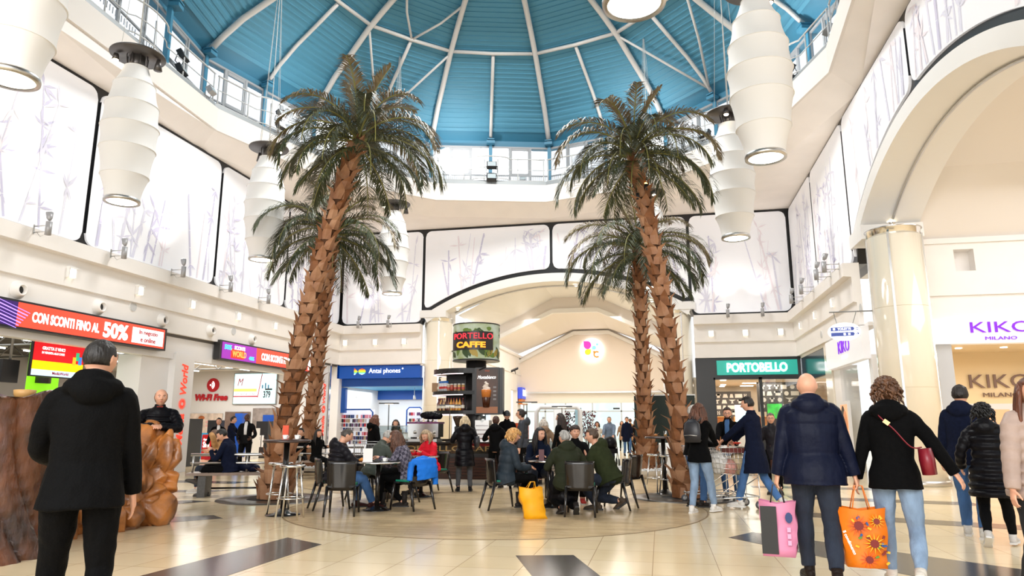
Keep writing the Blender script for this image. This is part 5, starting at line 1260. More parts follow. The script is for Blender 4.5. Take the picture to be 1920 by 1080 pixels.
def add_hair(t, M, c, hs, style, colr, seed, far, neckdir, shoulder=None):
    rnd = random.Random(seed); mb = MB(); Q = lambda x, y, z: c + M @ (Vector((x, y, z)) * hs)
    if style == 'bald': return
    hairline = {'short': (.045, .0), 'thin': (.02, 0), 'crop': (.05, 0), 'fringe': (-.01, 0)}.get(style, (.05, 0))
    nu, nv = 40, 26; th = {'crop': .004, 'short': .011, 'boy': .02, 'thin': .004, 'bun': .008, 'pony': .009, 'long': .014, 'bob': .017, 'curly': .022, 'cap': .006}.get(style, .012)
    def inside(p):      # head-local mask of where hair grows
        x, y, z = p.x, p.y, p.z
        if style == 'thin': return y < .03 and -.075 < z < .055 and (y < -.02 or abs(x) > .045)
        front = .045 if style in ('boy', 'curly') else .068
        low = {'short': -.045, 'crop': -.05, 'boy': -.05, 'cap': -.03}.get(style, -.085)
        if y > .035: return z > front - .25 * max(0, abs(x) - .03)
        if y > -.012: return z > (.012 if style in ('short', 'crop', 'boy', 'cap') else -.03)
        return z > low
    vs = []; ok = []
    for i in range(nv + 1):
        for j in range(nu):
            p = head_surface(2 * PI * j / nu, PI * i / nv); ok.append(inside(p)); nrm = p.normalized()
            r = th * (1 + .35 * noise.noise(p * 40 + Vector((seed, 0, 0)))) + (.006 if p.z > .06 and style not in ('crop', 'thin') else 0)
            if style in ('short', 'crop', 'boy', 'cap') and p.y < .05: r *= min(1, max(.06, (p.z + (.05 if p.y < -.012 else -.005)) / .045))
            vs.append(Q(*(p + nrm * r)))
    fs = [(i * nu + j, (i + 1) * nu + j, (i + 1) * nu + (j + 1) % nu, i * nu + (j + 1) % nu) for i in range(nv) for j in range(nu) if ok[i * nu + j] and ok[(i + 1) * nu + j] and ok[i * nu + (j + 1) % nu] and ok[(i + 1) * nu + (j + 1) % nu]]
    # closed shell: outer skin, inner skin and rim
    inner = [c + (p - c) * .9 for p in vs]; n0 = len(vs); faces = fs + [tuple(reversed([a + n0 for a in f])) for f in fs]
    edge = {}
    for f in fs:
        for a, b in zip(f, f[1:] + f[:1]):
            if (b, a) in edge: del edge[(b, a)]
            else: edge[(a, b)] = 1
    faces += [(b, a, a + n0, b + n0) for a, b in edge]
    mb.add(vs + inner, faces)
    if style in ('short', 'boy'):
        for k in range(26 if style == 'boy' else 12):
            u = rnd.uniform(0, 2 * PI); v = rnd.uniform(0, 1.0); p = head_surface(u, v); q = p + p.normalized() * th
            e_ = q + Vector((rnd.uniform(-.02, .02), .015, .008)); mb.tube([Q(*p), Q(*q), Q(*e_)], [.012 * hs, .011 * hs, .004 * hs], 5)
    if style in ('curly', 'bigcurly'):
        big = 1.35 if style == 'bigcurly' else 1
        n = 60 if far else 150
        for k in range(n):
            u = rnd.uniform(0, 2 * PI); v = rnd.uniform(0, 1.9); p = head_surface(u, v)
            if p.y > .03 and p.z < .05: continue
            if p.y > .0 and p.z < -.0 and abs(p.x) < .05: continue
            o_ = p.normalized(); q = p + o_ * .012; pts = []; L = rnd.uniform(.05, .1) * big; s0 = rnd.uniform(0, 6)
            for w_ in range(7):
                f = w_ / 6; dn = Vector((0, -.01, -1)) * L * f * f * .9; out = o_ * (.018 + .028 * big * f)
                cu = Vector((math.cos(s0 + f * 7), math.sin(s0 + f * 7), 0)) * .012
                pts.append(Q(*(p + out + dn + cu)))
            mb.tube(pts, [.012 * hs] * 5 + [.009 * hs, .003 * hs], 5)
    if style in ('long', 'bob', 'wavy', 'xlong'):
        L0 = {'long': .34, 'xlong': .42, 'bob': .15, 'wavy': .30}[style]; n = 40 if far else 90
        for k in range(n):
            a = rnd.uniform(-.35, PI + .35) if style != 'xlong' else rnd.uniform(-.3, PI + .3); u = PI + a if False else -a      # around the back and sides
            p = head_surface(u, rnd.uniform(.9, 1.75)); o_ = Vector((p.x, p.y, 0)).normalized(); L = L0 * rnd.uniform(.8, 1.1); ph = rnd.uniform(0, 6); pts = []
            for w_ in range(10):
                f = w_ / 9; wv = .012 * math.sin(ph + f * (14 if style == 'wavy' else 6)) * f * (1.6 if style == 'wavy' else .7)
                q = Q(*(p + o_ * (.014 + .02 * math.sin(PI * f) + (.03 if style == 'wavy' else .012) * f)))
                q = q + Vector((wv, wv, -L * f * hs)); back = (M @ Vector((0, -1, 0))); q = q + back * .03 * f * (1 if o_.y < .3 else .2); pts.append(q)
            mb.tube(pts, [.014 * hs, .016 * hs, .017 * hs, .017 * hs, .016 * hs, .015 * hs, .014 * hs, .012 * hs, .009 * hs, .003], 5)
    if style == 'bun': mb.ell(Q(0, -.115, .03), (.04 * hs, .035 * hs, .04 * hs), 12, 8)
    if style == 'pony': mb.tube([Q(0, -.1, .06), Q(0, -.15, .05), Q(0, -.17, -.03), Q(0, -.15, -.14), Q(0, -.14, -.2)], [.02, .028, .03, .025, .006], 8)
    if style in ('curly', 'bigcurly', 'wavy', 'long', 'bob', 'xlong', 'bun', 'pony', 'boy', 'short', 'crop', 'thin', 'cap'):
        mb.build('hair', hmat(colr), t, smooth=True)
def hand_mb(mb, w, d, palm_n, thumb_s, s, curl=.5, far=False):
    """w wrist, d finger direction, palm_n palm normal (fingers curl towards it), thumb_s +1/-1 side"""
    d = d.normalized(); palm_n = (palm_n - d * palm_n.dot(d)).normalized(); sd = d.cross(palm_n).normalized() * thumb_s
    pc = w + d * .05 * s
    mb.tube([w - d * .01, w + d * .03 * s, w + d * .075 * s, w + d * .088 * s], [(.030 * s, .020 * s), (.038 * s, .017 * s), (.041 * s, .016 * s), (.036 * s, .012 * s)], 10, up=palm_n)
    for k, (o_, L) in enumerate(((.031, .070), (.011, .078), (-.010, .073), (-.030, .058))):
        p = w + d * .084 * s + sd * o_ * s; dd = d + sd * (.10 - .07 * k) * .6; dd.normalize(); pts = [p - dd * .015]; r = [.0095 * s]
        a = 0
        for j, f in enumerate((.45, .32, .26)):
            a += curl * (.55 + .25 * j) ; q = (dd * math.cos(a) + palm_n * math.sin(a)); p = p + q * L * f * s; pts.append(p); r.append((.0088, .008, .0062)[j] * s)
        mb.tube(pts, r, 7)
    p = w + d * .022 * s + sd * .03 * s; q = (d * .62 + sd * .7 + palm_n * .35).normalized(); q2 = (d * .9 + sd * .25 + palm_n * .5).normalized()
    mb.tube([p - q * .012 * s, p + q * .038 * s, p + q * .038 * s + q2 * .03 * s, p + q * .04 * s + q2 * .052 * s], [.015 * s, .0115 * s, .0095 * s, .007 * s], 7)
def person(label, pos, face, H=1.72, sit=False, lean=.03, side=0, build=1.0, hip=None, feet=None, hands=None, elbow=None, head=(0, 0), sk='light', hair=('short', '2a1c14'),
           top=None, hood=False, bottom=None, shoes='2a2624', top_len=.0, puffy=None, seed=1, vox=.011, extras=(), curl=.5, female=False, turn=0, palm=None, feetpitch=(0, 0), collar=True, vneck=None, group=None, skirt=None, socks=None, scale_w=1.0, face_on=True, boot=False):
    """face: 0 looks away from the camera, 90 left in the picture, 180 towards it.  local +y is forward, +x the person's right"""
    s = H / 1.75; far = vox > .013
    t = thing('person', label, 'person', (pos[0], pos[1], 0), YAW + math.radians(face), group)
    hz = hip if hip else (.50 if sit else .94 * s - .005)
    V = Vector; P = V((0, 0, hz))
    Rl = Matrix.Rotation(side, 3, 'Y') @ Matrix.Rotation(-lean, 3, 'X')
    Rt = Rl @ Matrix.Rotation(turn, 3, 'Z')
    sp = lambda h, y=0, x=0: P + Rl @ V((x * s, y * s, h * s))
    b = build * (.93 if female else 1)
    curvef = lean * .0
    neck0 = sp(.545, .0); shw = .158 * (.92 if female else 1) * s * (.5 + .5 * build)
    shL, shR = [P + Rl @ (V((0, 0, .465 * s)) + Matrix.Rotation(turn, 3, 'Z') @ V((q * shw, 0, 0))) for q in (-1, 1)]
    hy, hp = head
    Mh = Matrix.Rotation(hy, 3, 'Z') @ Matrix.Rotation(-hp, 3, 'X'); hs = s * .985
    hc = neck0 + Rl @ V((0, .02 * s, .035 * s)) + Mh @ V((0, .018, .115)) * hs
    # legs
    if feet is None: feet = [(-.1, .0, 0), (.1, .04, 0)] if not sit else [(-.13, .42, 0), (.13, .45, 0)]
    legs = []
    for i, q in enumerate((-1, 1)):
        hj = P + V((q * .092 * s, 0, -.01)); an = V((feet[i][0], feet[i][1], feet[i][2] + .085 * s))
        pole = V((q * .12, 1, .25 if sit else 0)); kn, an = ik(hj, an, .44 * s, .425 * s, pole); legs.append((hj, kn, an))
    # arms
    if hands is None: hands = [(-.27, .05, .80), (.27, .05, .80)]
    arms = []
    for i, (q, sh) in enumerate(((-1, shL), (1, shR))):
        wv = V(hands[i]); wv = wv if len(hands[i]) == 3 else wv
        pole = V(elbow[i]) if elbow and elbow[i] else V((q * .5, -.6, -.6)); el, wr = ik(sh, wv, .29 * s, .255 * s, pole); arms.append((sh, el, wr))
    # ---- body (one continuous mesh)
    mb = MB()
    mb.tube([sp(-.08), sp(.0), sp(.12), sp(.25), sp(.40), sp(.49), sp(.53)], [(.12 * s, .09 * s), (.14 * s, .10 * s), (.12 * s, .09 * s), (.13 * s, .1 * s), (.145 * s, .1 * s), (.12 * s, .08 * s), (.07 * s, .06 * s)], 16, up=(0, 1, 0))
    mb.tube([sp(.50), neck0, hc + Mh @ V((0, -.02, -.05))], [.062 * s * b, .054 * s * b, .05 * s], 14)
    head_mb(mb, Mh, hc, hs)
    for hj, kn, an in legs: mb.tube([hj, hj.lerp(kn, .5), kn, kn.lerp(an, .35), an], [.08 * s, .068 * s, .05 * s, .052 * s, .036 * s], 10)
    for i, (sh, el, wr) in enumerate(arms):
        q = (-1, 1)[i]
        mb.tube([sh.lerp(sp(.46), .3), sh, sh.lerp(el, .5), el, el.lerp(wr, .3), wr], [.05 * s, .048 * s, .042 * s, .036 * s, .036 * s, .026 * s], 10)
        d = (wr - el).normalized(); pn = V(palm[i]) if palm and palm[i] else V((-q, .25, -.1)); ts = 1 if (d.cross(pn)).dot(V((0, 1, .3))) > 0 else -1
        hd = d if not palm or len(palm) < 4 or palm[2 + i] is None else V(palm[2 + i])
        hand_mb(mb, wr, hd, pn, ts, s * (.92 if female else 1), curl if not hasattr(curl, '__len__') else curl[i], far)
    put(remesh(mb, min(vox, .0075) if not far else vox, 1), 'body', SK[sk], t)
    Q = lambda x, y, z: hc + Mh @ (V((x, y, z)) * hs)
    # ---- face
    if face_on:
        for q in (-1, 1):
            e = MB().ell(Q(q * .031, .0845, .006), (.013 * hs, .008 * hs, .0065 * hs), 10, 8, Mh).build('eye', mat('eye white', (.7, .67, .63), .3), t)
            MB().ell(Q(q * .031, .0905, .006), (.0058 * hs, .003 * hs, .0058 * hs), 8, 6, Mh).build('iris', mat('iris', (.03, .018, .01), .2), e)
            MB().tube([Q(q * .017, .1, .024), Q(q * .032, .098, .029), Q(q * .047, .087, .024)], [.003 * hs, .004 * hs, .002 * hs], 5).build('eyebrow', hmat(hair[1] if hair[0] != 'bald' else '5a4436'), t)
        MB().tube([Q(-.022, .094, -.062), Q(-.008, .1015, -.059), Q(.008, .1015, -.059), Q(.022, .094, -.062)], [.002 * hs, .0045 * hs, .0045 * hs, .002 * hs], 6).build('lips', mat('lips', srgb('b4675a'), .5), t)
        if 'glasses' in extras:
            m = MB()
            for q in (-1, 1):
                m.tube([Q(q * .032 + .021 * math.cos(a), .108, .004 + .016 * math.sin(a)) for a in [2 * PI * k / 12 for k in range(13)]], .0017, 4, caps=False)
                m.tube([Q(q * .053, .107, .006), Q(q * .08, .0, .012)], .0018, 4)
            m.tube([Q(-.011, .109, .007), Q(.011, .109, .007)], .0018, 4); m.build('glasses', M_DARK, t)
        if 'beard' in extras:
            nu, nv = 36, 24; vs = [Q(*(head_surface(2 * PI * j / nu, PI * i / nv) * 1.035)) for i in range(nv + 1) for j in range(nu)]
            ok = [(lambda p: p.y > -.005 and p.z < -.035 and not (abs(p.x) < .022 and p.z > -.072 and p.z < -.05))(head_surface(2 * PI * j / nu, PI * i / nv)) for i in range(nv + 1) for j in range(nu)]
            MB().add(vs, [f for f in [(i * nu + j, (i + 1) * nu + j, (i + 1) * nu + (j + 1) % nu, i * nu + (j + 1) % nu) for i in range(nv) for j in range(nu)] if all(ok[a] for a in f)]).build('beard', hmat(hair[1]), t)
    add_hair(t, Mh, hc, hs, hair[0], hair[1], seed, far, None)
    if 'cap' in extras or 'beanie' in extras:
        m = MB(); nu, nv = 24, 12
        vs = [Q(*(head_surface(2 * PI * j / nu, PI * .5 * i / nv) * 1.17)) for i in range(nv + 1) for j in range(nu)]
        m.add(vs, [(i * nu + j, (i + 1) * nu + j, (i + 1) * nu + (j + 1) % nu, i * nu + (j + 1) % nu) for i in range(nv) for j in range(nu)])
        if 'cap' in extras: m.tube([Q(0, .1, .03), Q(0, .15, .025), Q(0, .175, .018)], [(.06, .01), (.05, .008), (.025, .005)], 10, up=(0, 0, 1))
        else: m.ell(Q(0, -.02, .15), (.035, .035, .03), 10, 6)
        m.build('cap' if 'cap' in extras else 'knitted_hat', hmat('14161a') if 'cap' in extras else cloth('grey white wool', 'b8b4b0'), t)
    # ---- upper clothing
    tm = top; pz = puffy or (0, 0); pitch, amp = pz
    mb = MB(); base_t = -top_len if top_len else -.06
    hw_, hd_ = .165 * b, .118 * b * (.5 + .5 * build)
    ring = [(base_t, hw_ * (1.34 if top_len > .25 else 1.24), hd_ * (1.7 if top_len > .25 else 1.42)), (0, hw_ * 1.14, hd_ * 1.25), (.12, hw_ * (.92 if female else 1), hd_ * 1.02), (.25, hw_ * 1.0, hd_ * 1.04), (.38, hw_ * 1.12, hd_ * 1.05), (.45, hw_ * 1.08, hd_ * .95), (.50, hw_ * .86, hd_ * .8), (.53, hw_ * .62, hd_ * .7), (.56, .078, .074)]
    pts = [sp(h) for h, _, _ in ring]
    if sit and top_len > .1: pts[0] = P + V((0, .02, -.06)); 
    rx = [r * s for _, r, _ in ring]; ry = [r * s for _, _, r in ring]
    PP, RX = resample(pts, rx); _, RY = resample(pts, ry)
    if amp: RX = [a * 1.05 for a in RX]; RY = [a * 1.07 for a in RY]; f = puff(PP, [1] * len(PP), pitch, amp); RX = [a * (.35 + .65 * c_) if i < len(RX) - 4 else a for i, (a, c_) in enumerate(zip(RX, f))]; RY = [a * (.2 + .8 * c_) if i < len(RY) - 4 else a for i, (a, c_) in enumerate(zip(RY, f))]
    mb.tube(PP, list(zip(RX, RY)), 28, up=(Rl @ V((0, 1, 0))))
    for i, (sh, el, wr) in enumerate(arms):
        th = 1.0 + (.22 if amp else .05) + .12 * (build - 1)
        path = [sh.lerp(sp(.44), .5), sh + (el - sh) * .06, el, wr + (el - wr).normalized() * .0]
        rad = [.066 * s * th, .062 * s * th, .053 * s * th, .042 * s * th]
        A, R_ = resample(spl(path, 5), [rad[min(3, int(k / 5))] + (rad[min(3, int(k / 5) + 1)] - rad[min(3, int(k / 5))]) * (k % 5) / 5 for k in range(16)])
        if amp: R_ = puff(A, R_, pitch, amp * .8)
        mb.tube(A, R_, 16)
    if hood:
        hr = .095 * s * (1.1 if amp else 1)
        cpt_ = neck0 + Rl @ V((0, -.02 * s, .0))
        pts = [cpt_ + Rl @ V((math.sin(a) * .11 * s, math.cos(a) * .095 * s - .01, -.045 * s + .02 * s * (1 + math.cos(a)) * -.6 + .03 * s)) for a in [2 * PI * k / 16 for k in range(17)]]
        mb.tube(pts, [.036 * s * (1.25 - .45 * math.cos(2 * PI * k / 16)) for k in range(17)], 10)
        mb.ell(cpt_ + Rl @ V((0, -.105 * s, -.035 * s)), (.115 * s, .06 * s, .085 * s), 16, 10, Rl); mb.ell(cpt_ + Rl @ V((0, -.09 * s, .03 * s)), (.1 * s, .045 * s, .05 * s), 14, 8, Rl)
    elif collar: mb.tube([sp(.53), sp(.60, .0)], [(.075 * s, .07 * s), (.068 * s, .066 * s)], 14, up=(Rl @ V((0, 1, 0))))
    if sit and top_len <= .1: mb.ell(P + V((0, -.05, .02)), (.17 * s * b, .13 * s * b, .12 * s), 16, 10)
    if sit and top_len > .1:
        for hj, kn, an in legs: mb.tube([hj, hj.lerp(kn, min(.9, top_len * 1.6))], [.12 * s * b, .105 * s * b], 14)
    put(remesh(mb, vox, 2, .010 if not amp else .006, 7, seed), 'jacket', tm, t)
    if vneck:
        m = MB(); m.tube([sp(.58, .045), sp(.50, .085), sp(.38, .115), sp(.2, .122)], [(.045 * s, .02), (.05 * s, .02), (.048 * s, .02), (.04 * s, .018)], 10, up=(Rl @ V((0, 1, 0)))); m.build('shirt_front', vneck, t)
    # ---- lower clothing
    bm_ = bottom; mb = MB()
    lb = .5 + .5 * b
    mb.tube([sp(.12), sp(.03), P + V((0, 0, -.07 * s))], [(.135 * s * b, .105 * s * b), (.155 * s * b, .118 * s * b), (.14 * s * b, .115 * s * b)], 18, up=(0, 1, 0))
    for hj, kn, an in legs:
        A, R_ = resample([hj, hj.lerp(kn, .4), kn, kn.lerp(an, .4), an + (kn - an).normalized() * .03], [.098 * s * lb, .088 * s * lb, .066 * s * lb, .064 * s * lb, .053 * s * (.85 if female else 1.05)]); mb.tube(A, R_, 16)
    if sit:
        for hj, kn, an in legs: mb.ell(hj + V((0, -.04, .0)), (.085 * s * b, .09 * s * b, .08 * s), 12, 8)
    put(remesh(mb, vox, 2, .009, 9, seed + 3), 'trousers', bm_, t)
    if skirt:
        m = MB(); m.tube([P + V((0, 0, .1)), P + V((0, 0, -.1)), P + V((0, 0, -.45 * s))], [(.14 * s, .11 * s), (.175 * s, .135 * s), (.21 * s, .17 * s)], 20, up=(0, 1, 0)); m.build('skirt', skirt, t)
    # ---- shoes
    sm = cloth('shoe ' + shoes, shoes, .5, .08) ; white = srgb(shoes)[0] > .4
    for i, (hj, kn, an) in enumerate(legs):
        q = (-1, 1)[i]; pt = feetpitch[i]; Rp = Matrix.Rotation(pt, 3, 'X') @ Matrix.Rotation(-q * .14, 3, 'Z'); F = lambda x, y, z: an + Rp @ V((x * s, y * s, z * s - .085 * s))
        m = MB(); m.tube([F(0, -.085, .045), F(0, -.05, .05), F(0, .02, .05), F(0, .1, .04), F(0, .16, .033), F(0, .195, .028)], [(.028 * s, .03 * s), (.038 * s, .042 * s), (.04 * s, .044 * s), (.046 * s, .034 * s), (.042 * s, .026 * s), (.022 * s, .014 * s)], 14, up=(0, 0, 1))
        m.tube([F(0, -.02, .05), F(0, -.025, .12 if not boot else .26)], [.044 * s, .043 * s if not boot else .055 * s], 12)
        o = m.build('shoe', sm, t)
        m = MB(); pr_ = [(-.030, -.1), (.030, -.1), (.040, -.03), (.036, .05), (.048, .11), (.04, .18), (.0, .21), (-.04, .18), (-.048, .11), (-.036, .05), (-.04, -.03)]
        n = len(pr_); m.add([F(x, y, .0) for x, y in pr_] + [F(x, y, .024) for x, y in pr_], [tuple(reversed(range(n))), tuple(range(n, 2 * n))] + [(a, (a + 1) % n, n + (a + 1) % n, n + a) for a in range(n)], False); m.build('sole', mat('sole white', (.72, .7, .67), .6) if white else mat('sole dark', (.03, .028, .026), .6), o)
    return t, dict(P=P, neck=neck0, hc=hc, Mh=Mh, hs=hs, arms=arms, legs=legs, sp=sp, s=s, Rl=Rl, shw=shw)
# ---- cloths
BLACK_C = cloth('black cotton', '040405'); BLACK_W = cloth('black wool', '050506', .9, .2, 30); NAVY_P = cloth('navy padded nylon', '0f1428', .5, .12, 6, .35, 14); NAVY_W = cloth('navy wool', '10162a', .9, .15, 30)
BLACK_P = cloth('black padded nylon', '0d0c10', .38, .15, 6, .3, 14); GREYBL_P = cloth('charcoal padded nylon', '1c1a1f', .4, .15, 6, .3, 14); GREEN_D = cloth('dark green parka', '272b1d', .7, .15, 6, .35, 14); GREEN_H = cloth('olive green fleece', '2b311d', .9)
RED_P = cloth('red padded nylon', 'd01c2e', .45, .1, 6, .3, 14); TAUPE_P = cloth('taupe padded nylon', 'a89388', .42, .08, 6, .3, 14); TAN_W = cloth('tan wool', 'b58a5c', .9); TAN_P = cloth('brown beige padded nylon', '8f745c', .5, .1, 6, .3, 14)
SLATE_P = cloth('slate padded nylon', '2a333b', .5, .12, 6, .3, 14); GREY_GR = cloth('grey green nylon', '4a5049', .55, .1, 6, .3, 14); GREY_S = cloth('grey blue sweater', '6f7c8c', .9); CREAM_W = cloth('cream knit', 'c9c0b4', .9)
J_LIGHT = denim('light blue denim', '7d93ad'); J_MID = denim('mid blue denim', '3f6596'); J_DARK = denim('dark blue denim', '1d2636'); J_BLACK = denim('black denim', '141519'); BLK_T = cloth('black trousers', '050506'); GRY_T = cloth('grey leggings', '4c4d50')
PLAID = plaid('violet grey plaid', '2c2a36', '8b8594', '4a4556')

def yawfix(px): return math.degrees(math.atan((960 - px) / FPX))
def stand_p(label, px, dep, top_px, face, **k):
    p = CAM + sight(px, 799) * dep; Hh = 1.33 + (799 - top_px) * dep / FPX
    Hh = min(max(Hh - k.pop('hairv', .0), 1.5), 1.9)
    return person(label, (p.x, p.y), face + yawfix(px), Hh, **k)
def sit_p(label, px, dep, face, H, **k):
    p = CAM + sight(px, 799) * dep
    return person(label, (p.x, p.y), face + yawfix(px), H, sit=True, **k)
# ---- walkers in front
def fl(px, py): p = at_z(px, py); return (p.x, p.y)
stand_p('person in a black hoodie and black trousers walking away on the left, head turned right', 168,4.15,630,-4, head=(-.55, .05), hair=('crop', '17120f'), top=BLACK_C, hood=True, bottom=BLACK_C, top_len=.12, sk='light',
       hands=[(-.16, .36, 1.12), (.27, .14, .86)], elbow=[(-.7, -.9, -.5), None], feet=[(-.14, .28, 0), (.12, -.2, .05)], feetpitch=(0, -.5), curl=.35, seed=1, vox=.009, build=1.06, palm=[(.4, .3, -.6), (-.9, .1, -.1)])
bp, B = stand_p('bald person in a navy padded coat walking away with a carrier bag in each hand', 1520,6.28,697,6, head=(-.1, 0), hair=('bald', '5a4436'), top=NAVY_P, hood=True, bottom=J_DARK, puffy=(.26, .10), top_len=.14,
       hands=[(-.33, .02, .80), (.36, .04, .78)], feet=[(-.09, .18, 0), (.1, -.16, .03)], feetpitch=(0, -.35), curl=(1.15, 1.1), seed=2, vox=.009, build=1.2, palm=[(.9, .2, .1), (-.9, .2, .1)], shoes='241c18')
cw, Cw = stand_p('person with brown curly hair, black wool coat and light jeans walking away', 1668,6.1,708,0, head=(-.05, 0), hair=('curly', '5b3a22'), top=BLACK_W, bottom=J_LIGHT, top_len=.13, female=True,
       hands=[(-.30, .05, .84), (.5, -.02, .86)], elbow=[None, (.8, -.4, -.3)], feet=[(-.10, .2, 0), (.12, -.25, .07)], feetpitch=(0, -.75), curl=.45, seed=3, vox=.009, build=1.12, palm=[(.9, .2, .1), (-.7, .3, -.3)], shoes='d8d0c4', hood=True)
stand_p('person in a navy jacket and blue jeans walking away beside the big column', 1806,8.8,722,-8, head=(.1, 0), hair=('short', '1d1512'), top=NAVY_W, bottom=J_MID, top_len=.12, hood=True, seed=4, vox=.011, hands=[(-.3, .1, .84), (.26, .2, .95)], feet=[(-.1, .12, 0), (.1, -.1, 0)], shoes='d9d4cc', build=1.1)
stand_p('person with black curly hair in a black quilted coat walking away near the right edge', 1846,8.1,756,-2, head=(.3, .1), hair=('bigcurly', '0e0c0c'), top=BLACK_P, bottom=BLK_T, top_len=.34, hood=True, puffy=(.085, .28), female=True, seed=5, vox=.011, hands=[(-.28, .12, .86), (.26, .12, .86)], feet=[(-.09, -.14, .06), (.13, .25, 0)], feetpitch=(-.6, 0), shoes='cfc9c2', build=1.18)
stand_p('person with long auburn hair in a taupe padded jacket, cut by the right edge', 1930,5.5,706,222, head=(-.35, .25), hair=('xlong', '5e3420'), top=TAUPE_P, bottom=J_BLACK, top_len=.13, puffy=(.085, .25), female=True, seed=6, vox=.010, hands=[(-.27, .1, .84), (.28, .08, .84)], feet=[(-.09, .16, 0), (.1, -.12, 0)], build=1.1)
# ---- person leaning on the rock
stand_p('person in a black quilted jacket leaning with folded hands on the brown rock', 297,10.4,729,178, lean=.12, head=(.12, .0), hair=('thin', '6a5a4c'), top=BLACK_P, bottom=J_DARK, puffy=(.075, .2), seed=7, vox=.010,
       hands=[(-.03, .42, 1.33), (.06, .44, 1.33)], elbow=[(-1, .1, -.6), (1, .1, -.6)], palm=[(0, -.1, -1), (0, -.1, -1), (.5, .8, 0), (-.5, .8, 0)], vneck=mat('rust shirt', srgb('8a2f24'), .8), build=1.12)
# ---- cart group
stand_p('person with long wavy brown hair, black jacket and backpack beside the cart', 1308,11.2,756,-26, head=(-.2, 0), hair=('wavy', '5a3624'), top=BLACK_W, bottom=J_LIGHT, top_len=.14, female=True, seed=8, vox=.011, hands=[(-.24, .2, .86), (.1, .45, 1.02)], feet=[(-.1, -.12, 0), (.1, .24, 0)], shoes='e0dcd6', build=1.08)
stand_p('white haired person in blue jeans mostly hidden behind the backpack wearer', 1296,12.0,760,-60, head=(-.3, 0), hair=('short', 'b9b4ae'), top=BLACK_C, bottom=J_MID, seed=9, vox=.012, hands=[(-.2, .3, 1.0), (.2, .3, 1.0)], feet=[(-.1, 0, 0), (.1, .1, 0)])
stand_p('bearded person with glasses, dark cardigan and blue sweater at the cart', 1366,13.4,764,165, head=(.25, .12), hair=('short', '2a1a12'), extras=('glasses', 'beard'), top=BLACK_W, bottom=J_MID, vneck=mat('blue sweater', srgb('3d618f'), .9), seed=10, vox=.011, hands=[(-.2, .42, 1.06), (.1, .46, 1.06)], palm=[(0, 0, -1), (0, 0, -1)], curl=.7, shoes='c8c4c0')
stand_p('person in a long navy wool coat and blue jeans reaching to the cart', 1412,11.6,744,62, head=(.3, .12), hair=('short', '1c1512'), top=NAVY_W, bottom=J_MID, top_len=.38, seed=11, vox=.011, hands=[(-.15, .5, 1.08), (.1, .46, 1.08)], palm=[(0, 0, -1), (0, 0, -1)], feet=[(-.08, .3, 0), (.1, -.34, .07)], feetpitch=(0, -.6), shoes='dcd8d2', curl=.6)
stand_p('grey haired person with glasses and a dark fur collar beside the bald head', 1446,14.2,775,178, head=(.05, 0), hair=('short', '6e655e'), extras=('glasses',), top=GREYBL_P, bottom=BLK_T, female=True, seed=12, vox=.012, skirt=cloth('checked skirt', '4a3028'), top_len=.2)
# ---- left table
def seat(px, py): p = at_z(px, py); return (p.x, p.y)
sit_p('person in a dark padded jacket eating at the left table', 632,11.6,-78,1.78, lean=.14, head=(-.02, .45), hair=('crop', '4b443e'), top=GREYBL_P, hood=True, bottom=J_MID, puffy=(.075, .26), seed=13, vox=.010, hands=[(-.12, .50, .80), (.10, .50, .80)], palm=[(0, 0, -1), (0, 0, -1)], curl=.7, feet=[(-.16, .42, 0), (.1, .62, 0)], shoes='3a1e1c', build=1.12)
sit_p('grey haired person in a grey green jacket bent over the left table', 700,12.9,-62,1.78, lean=.38, head=(.0, .55), hair=('short', 'a6a29c'), extras=('glasses',), top=GREY_GR, bottom=BLK_T, seed=14, vox=.010, hands=[(-.1, .56, .80), (.12, .54, .80)], palm=[(0, 0, -1), (0, 0, -1)], build=1.12, shoes='4a3d34')
sit_p('person with wavy brown hair in a plaid shirt leaning on the left table', 768,11.9,76,1.72, lean=.28, head=(.1, .35), hair=('wavy', '5a3a2a'), extras=('glasses',), top=PLAID, bottom=BLK_T, female=True, seed=15, vox=.010, hands=[(-.1, .46, .80), (.08, .50, .80)], palm=[(0, 0, -1), (0, 0, -1)], feet=[(-.1, .42, 0), (.1, .1, 0)], build=1.12, boot=True, top_len=.14)
sit_p('person in a red padded jacket sitting behind the left table', 812,14.4,130,1.70, lean=.2, head=(.25, .5), hair=('bob', 'a58e70'), top=RED_P, bottom=BLK_T, puffy=(.08, .2), female=True, seed=16, vox=.011, hands=[(-.12, .4, .82), (.12, .4, .82)], palm=[(0, 0, -1), (0, 0, -1)])
stand_p('person in a black furry coat with glasses standing before the phone racks', 700,17,778,-60, head=(0, 0), hair=('wavy', '6a3f2a'), extras=('glasses',), top=BLACK_W, hood=True, bottom=BLK_T, female=True, seed=17, vox=.012, top_len=.3, build=1.1)
stand_p('dark haired person in a tan coat standing behind the grey haired diner', 744,18.5,789,140, head=(.4, .1), hair=('long', '2c1a14'), top=TAN_W, bottom=BLK_T, female=True, seed=18, vox=.012, hands=[(-.1, .36, .95), (.12, .34, .95)], top_len=.25)
